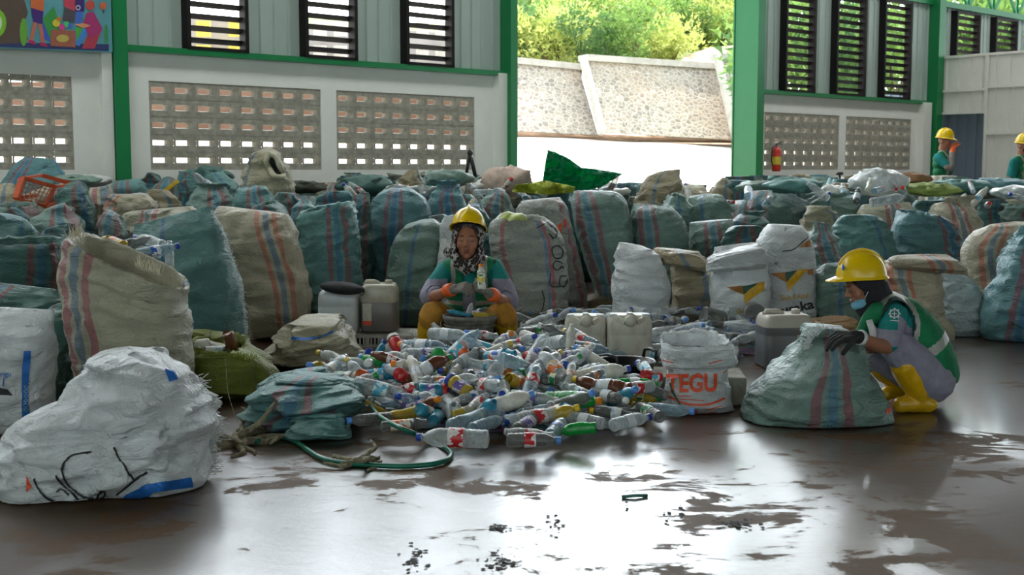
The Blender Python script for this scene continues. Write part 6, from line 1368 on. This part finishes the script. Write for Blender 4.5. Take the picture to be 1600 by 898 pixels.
def head_shapes(mb, c, Rm, s=1.0):
    P = lambda x, y, z: c + Rm @ (Vector((x, y, z)) * s)
    mb.ball(P(0, -.012, .022), (.073 * s, .092 * s, .088 * s), 20, Rm); mb.ball(P(0, .026, -.045), (.055 * s, .058 * s, .062 * s), 18, Rm); mb.ball(P(0, .030, .0), (.064 * s, .060 * s, .075 * s), 18, Rm)
    mb.ball(P(0, .060, -.088), (.022 * s, .022 * s, .018 * s), 12, Rm)
    for q in (-1, 1): mb.ball(P(q * .036, .058, -.024), (.024 * s, .022 * s, .024 * s), 12, Rm); mb.ball(P(q * .030, .078, .026), (.022 * s, .010 * s, .007 * s), 10, Rm); mb.ball(P(q * .030, .076, .008), (.013 * s, .011 * s, .010 * s), 10, Rm); mb.ball(P(q * .073, -.008, -.005), (.009 * s, .020 * s, .030 * s), 10, Rm)
    mb.tube([P(0, .080, .020), P(0, .096, -.006), P(0, .106, -.024)], [.008 * s, .010 * s, .0135 * s], 10); 
    for q in (-1, 1): mb.ball(P(q * .012, .094, -.027), (.009 * s, .011 * s, .008 * s), 10, Rm)
    mb.ball(P(0, .088, -.050), (.022 * s, .008 * s, .006 * s), 10, Rm); mb.ball(P(0, .086, -.061), (.020 * s, .009 * s, .007 * s), 10, Rm)
    mb.tube([P(0, -.02, -.05), P(0, -.03, -.14)], [.052 * s, .055 * s], 14)
    return P
def face_parts(P, Rm, s, root, closed=True):
    for q in (-1, 1):
        MB().tube([P(q * .016, .0905, .029), P(q * .030, .091, .034), P(q * .046, .082, .028)], [.002 * s, .0034 * s, .0015 * s], 6).build('eyebrow', BROW, root, True)
        MB().tube([P(q * .018, .0875, .005), P(q * .030, .0895, .0005), P(q * .043, .0815, .005)], [.0012 * s, .0022 * s, .0012 * s], 6).build('eyelid', BROW, root, True)
    MB().ball(P(0, .0935, -.050), (.021 * s, .0055 * s, .0040 * s), 10, Rm).ball(P(0, .0925, -.0605), (.018 * s, .0060 * s, .0052 * s), 10, Rm).build('lips', LIPS, root, True)
def hard_hat(c, Rm, root, s=1.0, mark=False):
    """c: centre of the rim, Rm: local y forward, z up"""
    mb = MB(); n = 40; V = []; rings = 14
    def dome(a, t, g=0):
        r = math.sin(t); x = (.112 + g) * r * math.cos(a); y = (.136 + g) * r * math.sin(a); z = (.135 + g) * math.cos(t)
        if abs(x) < .026: z += .008 * (1 - abs(x) / .026) * math.sin(t) ** .2
        return Vector((x, y, z)) * s
    for i in range(rings + 1):
        t = PI / 2 * i / rings
        for k in range(n): mb.V.append(c + Rm @ dome(2 * PI * k / n, max(t, .02)))
    for i in range(rings):
        for k in range(n): a, b = i * n + k, i * n + (k + 1) % n; mb.F.append((a, a + n, b + n, b)); mb.M.append(0)
    mb.F.append(tuple(range(n))); mb.M.append(0)
    hh = mb.build('hard_hat', HELM, root, True)
    br = MB()
    for j, (e, dz) in enumerate([(0, .004), (.3, .0), (1, -.006), (1, -.010), (0, -.006)]):
        for k in range(n):
            a = 2 * PI * k / n; fr = max(0, math.sin(a)) ** 2.2; w_ = (.012 + .045 * fr) * e; x = (.112 + w_ * .8) * math.cos(a); y = (.136 + w_) * math.sin(a)
            br.V.append(c + Rm @ (Vector((x, y, dz - .012 * fr * e)) * s))
    for j in range(4):
        for k in range(n): a, b = j * n + k, j * n + (k + 1) % n; br.F.append((a, b, b + n, a + n)); br.M.append(0)
    o = br.build('brim', HELM, hh, True)
    rd = MB(); rd.tube([c + Rm @ (Vector((0, math.sin(a) * .137, math.cos(a) * .140 + .002)) * s) for a in [x * .14 for x in range(-8, 9)]], .009 * s, 8); rd.build('ridge', HELM, hh, True)
    ss = MB(); ss.tube([c + Rm @ (Vector((math.cos(a) * .095, math.sin(a) * .115, -.012)) * s) for a in [x * PI / 10 for x in range(21)]], .008 * s, 6); ss.build('headband', BKP, hh, True)
    if mark:
        m = MB(); m.ball(c + Rm @ (Vector((-.045, .118, .055)) * s), (.016, .004, .016), 12, Rm); m.build('front_emblem', BLUEP, hh, True)
    return hh
def hand_shapes(mb, wr, f, n, side, curl=(.5, .6, .7, .8), s=1.0, thumb=(.6, .8, .3), spread=.06, fat=1.0):
    f = Vector(f).normalized(); n = Vector(n); n = (n - f * n.dot(f)).normalized(); a = f.cross(n) * side; wr = Vector(wr)
    for i in range(4):
        k = 1.5 - i; kn = wr + f * (.088 - .004 * abs(k - .3)) * s + a * k * .0205 * s
        mb.tube([wr + a * k * .010 * s, kn], [.016 * s, .0125 * s * fat], 10); mb.ball(kn, .0125 * s * fat, 10)
        L = [.036, .041, .038, .029][i]; ang = 0; p = kn; d = (f + a * k * spread).normalized(); pts = [p]; rr = [.0105 * s * fat]
        for q, (fr, ln) in enumerate([(1, 1), (1.1, .68), (.8, .55)]):
            ang += curl[i] * fr; dd = (d * math.cos(ang) + n * math.sin(ang)); p = p + dd * L * ln * s; pts.append(p); rr.append((.0098 - .0008 * q) * s * fat)
        mb.tube(pts, rr, 10)
        for p_, r_ in zip(pts, rr): mb.ball(p_, r_, 10)
    t0 = wr + f * .022 * s + a * .022 * s; d = (f * thumb[0] + a * thumb[1] + n * thumb[2]).normalized(); t1 = t0 + d * .042 * s; d2 = (d + f * .35 + n * .35).normalized(); t2 = t1 + d2 * .030 * s; t3 = t2 + (d2 + n * .2).normalized() * .022 * s
    mb.tube([t0, t1, t2, t3], [.015 * s, .0125 * s * fat, .0105 * s * fat, .0095 * s * fat], 10); mb.ball(t3, .0095 * s * fat, 10); mb.ball(t2, .0105 * s * fat, 10); mb.ball(t1, .0125 * s * fat, 10)
    return mb

# ---- seated worker sorting at the bucket
def seated():
    Y = 8.35; A = lambda px, py, y=Y: at(px, py, y)
    hc = A(731, 375, 8.24); root = empty('person', Vector((A(735, 500).x, 8.4, 0)), 'person in yellow hard hat and leopard headscarf, seated at the bucket holding a small bottle', 'person')
    Rm = frame((-.05, -1, -.04), (.03, -.04, 1)); s = 1.16
    hip, chest, neck = A(735, 508, 8.62), A(735, 440, 8.48), A(733, 408, 8.40)
    sh = [A(697, 421, 8.42), A(772, 419, 8.42)]; el = [A(671, 462, 8.22), A(796, 470, 8.22)]; wri = [A(707, 452, 7.98), A(766, 459, 7.98)]
    hipj = [A(712, 512, 8.6), A(758, 512, 8.6)]; kn = [A(676, 488, 8.08), A(786, 490, 8.08)]; an = [A(665, 540, 8.20), A(797, 541, 8.20)]
    for a_ in an: a_.z = .09
    b = MB(); P = head_shapes(b, hc, Rm, s); limb(b, [hip, chest, neck], [.12, .12, .055]); limb(b, [sh[0], neck, sh[1]], [.05, .06, .05])
    for i in (0, 1):
        limb(b, [sh[i], el[i], wri[i]], [.048, .044, .030]); limb(b, [hipj[i], kn[i], an[i]], [.075, .055, .04]); limb(b, [an[i], an[i] + Vector((0, -.13, -.05))], [.035, .03])
        b.ball(el[i], .05, 12)
    fused(b, 'body', SKIN, root, .006, smooth=2); face_parts(P, Rm, s, root)
    # headscarf: hood around the face and folds over the chest
    sc = MB(); sc.ball(P(0, -.020, .015), (.094 * s, .105 * s, .112 * s), 24, Rm); sc.ball(P(0, -.005, -.07), (.088 * s, .085 * s, .075 * s), 24, Rm)
    limb(sc, [P(-.075, .03, -.06), P(-.035, .075, -.125), P(.04, .078, -.12), P(.085, .02, -.06), P(.095, -.03, -.05)], [.026, .026, .03, .034, .03]); limb(sc, [P(-.08, .0, -.10), P(-.02, .08, -.16), P(.05, .06, -.14)], [.03, .026, .028])
    limb(sc, [P(-.03, .075, -.14), P(.0, .085, -.185)], [.03, .012]); limb(sc, [P(.07, .02, -.07), P(.115, .0, -.075)], [.04, .03])
    iR = Rm.transposed()
    def keep(p):
        q = iR @ (p - hc) / s; return not (q.y > .020 and (q.x / .068) ** 2 + ((q.z + .012) / .098) ** 2 < 1)
    fused(sc, 'headscarf', LEO, root, .007, wr=.004, wsc=22, keep=keep, thick=.004)
    hard_hat(P(0, -.022, .070), frame(Rm @ Vector((0, 1, .42)), Rm @ Vector((0, -.42, 1))), root, 1.06)
    # shirt
    def torso(g):
        m = MB()
        for q in np.linspace(0, 1, 7):
            p = hip.lerp(chest, q); m.ball(p + Vector((0, -.035 * math.sin(q * 3), 0)), (.165 + g - .015 * q, .135 + g, .09), 20)
        m.ball(chest + Vector((0, -.01, .05)), (.165 + g, .115 + g, .105), 20); limb(m, [sh[0] + Vector((.015, 0, .0)), neck + Vector((0, 0, -.03)), sh[1] + Vector((-.015, 0, 0))], [.058 + g, .075 + g, .058 + g]); return m
    t_ = torso(0)
    for i in (0, 1):
        limb(t_, [sh[i], sh[i].lerp(el[i], .55), el[i], el[i].lerp(wri[i], .18)], [.066, .070, .066, .058])
    zc = A(735, 434).z
    def cf(p):
        if abs(p.x - hip.x) > .175 or p.y < 8.3 and abs(p.x - hip.x) > .14: return 0 if p.z > zc else 1
        return 0 if p.z > A(735, 447).z else 1
    fused(t_, 'shirt', [TEAL, LILAC], root, .008, wr=.005, wsc=11, colorf=cf)
    for i in (0, 1):
        m = MB(); d = (wri[i] - el[i]).normalized(); p0 = el[i] + d * .035; m.tube([p0 - d * .012, p0 + d * .012, p0 + d * .03], [.066, .070, .064], 18, caps=False); m.build('rolled_cuff', LILAC, root, True)
    v_ = torso(.014); vx = hip.x
    def kv(p):
        dx = abs(p.x - vx); return not (p.y < 8.42 and dx < .045 + max(0, (p.z - A(0, 430).z)) * .15) and p.z > A(0, 500).z and dx < .185
    def cv(p):
        dx = abs(p.x - vx); return 1 if (.092 < dx < .125 and p.z > A(0, 452).z) or (A(0, 478).z < p.z < A(0, 470).z) else (2 if dx > .17 else 0)
    fused(v_, 'safety_vest', [VEST, BAND, PIPING], root, .008, wr=.004, wsc=10, keep=kv, colorf=cv, thick=.004)
    tr = MB(); limb(tr, [hipj[0], hip + Vector((0, 0, -.02)), hipj[1]], [.12, .13, .12])
    for i in (0, 1): limb(tr, [hipj[i], hipj[i].lerp(kn[i], .5), kn[i], kn[i].lerp(an[i], .4)], [.115, .098, .082, .072])
    fused(tr, 'trousers', MUST, root, .008, wr=.005, wsc=9)
    for i in (0, 1):
        m = MB(); limb(m, [kn[i].lerp(an[i], .22), kn[i].lerp(an[i], .6), an[i]], [.084, .074, .056]); fo = an[i] + Vector(((-.02, .02)[i], -.16, -.045)); limb(m, [an[i] + Vector((0, .04, -.045)), an[i] + Vector((0, -.04, -.04)), fo], [.045, .048, .042])
        fused(m, 'boot', YBOOT, root, .007, wr=.002, wsc=12)
    # gloves with orange cuffs; her left hand holds the bottle
    for i in (0, 1):
        m = MB(); d = (wri[i] - el[i]).normalized(); tip = [A(738, 445, 7.90), A(742, 450, 7.90)][i]; f = (tip - wri[i]).normalized()
        n = [Vector((.2, .5, -.8)), Vector((-.3, -.25, .9))][i]
        hand_shapes(m, wri[i], f, n, (1, 1)[i], (.75, .8, .85, .9) if i == 0 else (.9, .95, 1, 1), 1.12, (.7, .5, .6), fat=1.15)
        limb(m, [wri[i] - d * .04, wri[i] + f * .02], [.037, .034]); g = fused(m, 'glove', GLV, root, .0036, wr=.001, wsc=60, smooth=2)
        c = MB(); c.tube([wri[i] - d * .075, wri[i] - d * .05, wri[i] - d * .01, wri[i] + d * .004], [.043, .046, .045, .040], 20); c.build('orange_cuff', ORG, root, True)
    root['_hand'] = list(A(753, 433, 7.87))
    return root
seated()
bh = bottle(at(752.5, 434, 7.90), 100, 76, 0, 'milk', 0, 'white', 'orange', 'yellow', 'small pale yellow bottle with orange cap held upright by the seated worker', None, sc=.92)
stl = MB(); c0 = Vector((at(735, 500, 8.66).x, 8.70, 0)); stl.box(c0 + Vector((0, 0, .075)), (.36, .26, .03))
for sx in (-.14, .14): stl.box(c0 + Vector((sx, 0, .03)), (.03, .24, .06))
tag(bev(stl.build('low_stool', plain('worn_wood', lin(120, 96, 70), .8))), 'low wooden stool under the seated worker', 'stool')

# ---- squatting worker in profile, facing left
def squatting():
    A = lambda px, py, y=6.32: at(px, py, y)
    root = empty('person', Vector((A(1430, 640).x, 6.32, 0)), 'person squatting in yellow hard hat, black headscarf and lilac trousers, holding open a sack', 'person')
    hc = A(1348, 446, 6.30); Rm = frame((-1, -.10, -.42), (-.42, 0, 1)); s = .93
    hip, waist, chest, neck = A(1444, 583), A(1436, 545), A(1412, 505), A(1374, 476)
    Yn, Yf = 6.17, 6.45
    sh = [A(1397, 492, Yn + .01), A(1397, 490, Yf - .01)]; el = [A(1388, 540, Yn - .04), A(1370, 540, Yf)]; wri = [A(1337, 525, 5.96), A(1330, 530, 6.26)]
    hj = [A(1455, 592, 6.25), A(1455, 590, 6.40)]; kn = [A(1402, 540, 6.16), A(1362, 552, 6.50)]; an = [A(1436, 630, 6.20), A(1412, 628, 6.48)]
    for a_ in an: a_.z = .085
    b = MB(); P = head_shapes(b, hc, Rm, s); limb(b, [hip, waist, chest, neck], [.11, .10, .10, .05]); limb(b, [sh[0], neck, sh[1]], [.045, .055, .045])
    for i in (0, 1):
        limb(b, [sh[i], el[i], wri[i]], [.046, .042, .027]); b.ball(el[i], .044, 12); limb(b, [hj[i], kn[i], an[i]], [.08, .055, .036]); limb(b, [an[i], an[i] + Vector((-.14, 0, -.045))], [.032, .028])
    fused(b, 'body', SKIN, root, .0055, smooth=2); face_parts(P, Rm, s, root)
    iR = Rm.transposed(); sc = MB(); sc.ball(P(0, -.022, .018), (.090 * s, .104 * s, .104 * s), 24, Rm); sc.ball(P(0, -.02, -.06), (.080 * s, .085 * s, .080 * s), 24, Rm)
    limb(sc, [P(0, -.04, -.05), P(0, -.05, -.12), A(1366, 484, 6.31)], [.085, .080, .070]); limb(sc, [P(0, .02, -.10), A(1352, 482, 6.28), A(1360, 498, 6.24)], [.05, .045, .02])
    def keep(p):
        q = iR @ (p - hc) / s; return not (q.y > .030 and (q.x / .075) ** 2 + ((q.z + .02) / .088) ** 2 < 1)
    fused(sc, 'headscarf', BLKC, root, .006, wr=.004, wsc=18, keep=keep, thick=.004)
    hard_hat(P(0, -.012, .050), frame(Vector((-1, -.1, -.02)), Vector((-.02, 0, 1))), root, .98, True)
    # pulled down mask
    mk = MB(); mk.ball(P(0, .050, -.085), (.064 * s, .052 * s, .040 * s), 20, Rm); mo = fused(mk, 'face_mask', MASK, root, .005, wr=.0015, wsc=40, keep=lambda p: (iR @ (p - hc) / s).y > .0 )
    MB().tube([P(-.070, .045, -.062), P(-.088, -.010, -.005), P(-.086, -.012, .04)], .0022, 6).build('ear_loop', STRAP, mo, True)
    def torso(g):
        m = MB(); pts = resample([hip + Vector((.02, 0, 0)), waist + Vector((.01, 0, 0)), chest, neck + Vector((.04, 0, -.03))], 9); R_ = [.135, .135, .130, .128, .126, .122, .112, .095, .07]
        for p, r in zip(pts, R_): m.ball(p, (r + g, .150 + g if r > .1 else .12 + g, r + g), 20)
        limb(m, [sh[0], neck + Vector((.05, 0, -.02)), sh[1]], [.062 + g, .075 + g, .062 + g]); return m
    t_ = torso(0)
    for i in (0, 1): limb(t_, [sh[i], sh[i].lerp(el[i], .5), el[i].lerp(sh[i], .12)], [.068, .068, .062])
    nearsl = lambda p: p.y < 6.2 and p.x < A(1425, 0).x
    def cf(p):
        z1, z2, z3 = A(0, 506).z, A(0, 532).z, A(0, 546).z
        if p.x < A(1414, 0, 6.15).x and p.y < 6.26: return 0 if p.z > z1 else (1 if p.z > z2 else 0)
        return 0 if p.z > A(0, 500).z - (p.x - chest.x) * .9 - .03 else 1
    shm = fused(t_, 'shirt', [TEAL, LILAC], root, .007, wr=.005, wsc=11, colorf=cf)
    v_ = torso(.016)
    def kv(p):
        if p.z < A(0, 592 + 0).z: return False
        if p.x < A(1372, 0).x and p.z < A(0, 500).z and p.y > 6.25 and p.y < 6.4: return True
        ah = (p - (sh[0] + Vector((.01, 0, -.06)))); return not (ah.x ** 2 / .085 ** 2 + ah.z ** 2 / .135 ** 2 < 1 and p.y < 6.3)
    def cv(p):
        ah = (p - (sh[0] + Vector((.01, 0, -.06)))); e = (ah.x ** 2 / .085 ** 2 + ah.z ** 2 / .135 ** 2) if p.y < 6.32 else 9
        if e < 1.22: return 2
        if e < 1.9: return 1
        d = (p - hip).dot((neck - hip).normalized()); return 1 if .10 < d < .15 else 0
    fused(v_, 'safety_vest', [VEST, BAND, PIPING], root, .007, wr=.005, wsc=9, keep=kv, colorf=cv, thick=.004)
    fl_ = MB(); limb(fl_, [A(1372, 486, 6.20), A(1350, 510, 6.22), A(1342, 545, 6.26)], [.05, .035, .02]); fused(fl_, 'vest_front', VEST, root, .007, wr=.004, wsc=14)
    MB().bar(A(1358, 500, 6.165), A(1366, 528, 6.165), .012, .03).build('zip_band', STRAP, root)
    tr = MB(); limb(tr, [hj[0], hip, hj[1]], [.125, .13, .125])
    tr.ball(A(1452, 588, 6.32), (.115, .15, .10), 20)
    for i in (0, 1): limb(tr, [hj[i], hj[i].lerp(kn[i], .5), kn[i], kn[i].lerp(an[i], .36)], [.120, .108, .088, .070])
    fused(tr, 'trousers', LILAC, root, .007, wr=.005, wsc=10)
    for i in (0, 1):
        m = MB(); limb(m, [kn[i].lerp(an[i], .36), kn[i].lerp(an[i], .65), an[i]], [.084, .072, .050]); limb(m, [an[i] + Vector((.05, 0, -.04)), an[i] + Vector((-.03, 0, -.035)), an[i] + Vector((-.10, -.02, -.040))], [.044, .046, .042])
        fused(m, 'boot', YBOOT, root, .006, wr=.004, wsc=16)
    for i in (0, 1):
        m = MB(); tip = [A(1288, 526, 5.88), A(1300, 528, 6.24)][i]; f = (tip - wri[i]).normalized(); n = Vector((-.1, .25, -1)) if i == 0 else Vector((0, -.2, -1))
        hand_shapes(m, wri[i], f, n, (1, -1)[i], (.35, .4, .5, .55), 1.12, (.75, .35, .6), fat=1.12); d = (wri[i] - el[i]).normalized(); limb(m, [wri[i] - d * .05, wri[i] + f * .02], [.034, .032])
        g = fused(m, 'glove', BGLV, root, .0036, smooth=2)
        MB().tube([wri[i] - d * .055, wri[i] - d * .045, wri[i] - d * .03], [.036, .040, .037], 18).build('glove_hem', STRAP, g, True)
    # white gear emblem on the sleeve
    cx, cyy = 1397.5, 490.5
    stroke(shm, [(cx + 6 * math.cos(a), cyy + 6 * math.sin(a)) for a in [i * PI / 8 for i in range(17)]], 1.7, STRAP, 'gear_emblem', .010)
    for i in range(8): a = i * PI / 4; stroke(shm, [(cx + 6 * math.cos(a), cyy + 6 * math.sin(a)), (cx + 8.2 * math.cos(a), cyy + 8.2 * math.sin(a))], 2.2, STRAP, 'gear_emblem', .010)
    stroke(shm, [(cx, cyy - 4), (cx, cyy + 4)], 1.3, STRAP, 'gear_emblem', .010); stroke(shm, [(cx - 4, cyy), (cx + 4, cyy)], 1.3, STRAP, 'gear_emblem', .010); stroke(shm, [(cx - 6, cyy + 11), (cx + 6, cyy + 11)], 1.2, STRAP, 'emblem_words', .010)
    return root
squatting()

# ---- two standing workers at the far right
def standing(px, Y, top, label, face, armL, armR, mask=False):
    x = (px - 800) / FE * Y; zt = at(px, top, Y).z; k = zt / 1.83; O = Vector((x, Y, 0)); root = empty('person', O, label, 'person')
    Z = lambda dx, dy, z: O + Vector((dx, dy, z)) * k
    fx = Vector(face).normalized(); rt = fx.cross(Vector((0, 0, 1)))    # rt: to the figure's right
    D = lambda r, f, z: O + (rt * r + fx * f + Vector((0, 0, z))) * k
    hc = D(0, .02, 1.66); Rm = frame(fx + Vector((0, 0, -.12)), (0, 0, 1)); s = 1.0 * k
    b = MB(); P = head_shapes(b, hc, Rm, s); limb(b, [D(0, 0, .95), D(0, 0, 1.2), D(0, 0, 1.42), D(0, 0, 1.52)], [.13, .125, .13, .055]); limb(b, [D(-.17, 0, 1.43), D(0, 0, 1.46), D(.17, 0, 1.43)], [.05, .06, .05])
    AR = [[D(*p) for p in armL], [D(*p) for p in armR]]
    for a_ in AR: limb(b, a_, [.048, .042, .030])
    for q in (-1, 1): limb(b, [D(q * .10, 0, .92), D(q * .11, .02, .50), D(q * .11, 0, .09)], [.085, .058, .04]); limb(b, [D(q * .11, -.03, .05), D(q * .12, .15, .035)], [.04, .035])
    fused(b, 'body', SKIN, root, .010, smooth=2); face_parts(P, Rm, s, root)
    hard_hat(P(0, -.008, .055), Rm, root, 1.0 * k)
    if mask: fused(MB().ball(P(0, .055, -.045), (.060, .055, .05), 16, Rm), 'face_mask', BLKC, root, .008)
    t_ = MB()
    for z, w_ in ((.98, .165), (1.08, .16), (1.2, .165), (1.32, .18), (1.40, .175)): t_.ball(D(0, 0, z), Vector((w_, .125, .09)) * k, 16, Matrix((rt, fx, Vector((0, 0, 1)))).transposed())
    limb(t_, [D(-.17, 0, 1.42), D(0, 0, 1.46), D(.17, 0, 1.42)], [.065, .075, .065]); tv = MB(); tv.V = [v.copy() for v in t_.V]; tv.F = list(t_.F); tv.M = list(t_.M)
    for a_ in AR: limb(t_, [a_[0], a_[0].lerp(a_[1], .7)], [.068, .066])
    fused(t_, 'shirt', TEAL, root, .011, wr=.006, wsc=8)
    sl = MB()
    for a_ in AR: sl = MB(); limb(sl, [a_[0].lerp(a_[1], .65), a_[1], a_[1].lerp(a_[2], .85)], [.058, .054, .042]); fused(sl, 'sleeve', GSLV, root, .010, wr=.003)
    cen = O.copy()
    for v in tv.V: dv = Vector((v.x - cen.x, v.y - cen.y, 0)); v += dv.normalized() * .018 if dv.length > 0 else dv
    zz = lambda z: z * k
    def cv(p):
        q = (p - O) / k; r = abs((p - O).dot(rt)) / k
        if 1.00 < q.z < 1.045 or 1.10 < q.z < 1.15: return 1
        return 1 if .075 < r < .115 and q.z > 1.15 else 0
    fused(tv, 'safety_vest', [VEST, BAND], root, .011, wr=.004, wsc=8, colorf=cv, keep=lambda p: p.z > zz(.95) and abs((p - O).dot(rt)) / k < .195)
    tr = MB(); limb(tr, [D(-.08, 0, .95), D(.08, 0, .95)], [.125, .125])
    for q in (-1, 1): limb(tr, [D(q * .10, 0, .90), D(q * .11, .02, .50), D(q * .11, 0, .25)], [.105, .078, .065])
    fused(tr, 'trousers', DARKT, root, .011, wr=.005, wsc=8)
    for q in (-1, 1):
        m = MB(); limb(m, [D(q * .11, 0, .34), D(q * .11, 0, .08)], [.078, .055]); limb(m, [D(q * .11, -.05, .045), D(q * .12, .16, .042)], [.042, .044]); fused(m, 'boot', YBOOT, root, .010)
    for i, a_ in enumerate(AR):
        m = MB(); f = (a_[2] - a_[1]).normalized(); n = -rt if i else rt; n = n + fx * .3; hand_shapes(m, a_[2], f, n, 1 if i == 0 else -1, (.4, .45, .5, .55), 1.15 * k); limb(m, [a_[2] - f * .06, a_[2] + f * .02], [.046, .036]); fused(m, 'glove', ORG, root, .006, smooth=2)
    return root
standing(1473, 18.6, 203, 'person in doorway with hard hat and green vest, wiping nose with orange glove', (.75, -.66, 0), [(-.19, .0, 1.42), (-.20, .02, 1.14), (-.36, .14, .93)], [(.19, 0, 1.42), (.22, .20, 1.26), (.035, .155, 1.53)])
standing(1596, 18.0, 211, 'person at the right frame edge in teal shirt, striped vest and black mask', (.55, -.84, 0), [(-.19, 0, 1.42), (-.23, .0, 1.12), (-.20, .16, .92)], [(.19, 0, 1.42), (.23, -.02, 1.12), (.22, .08, .88)], True)
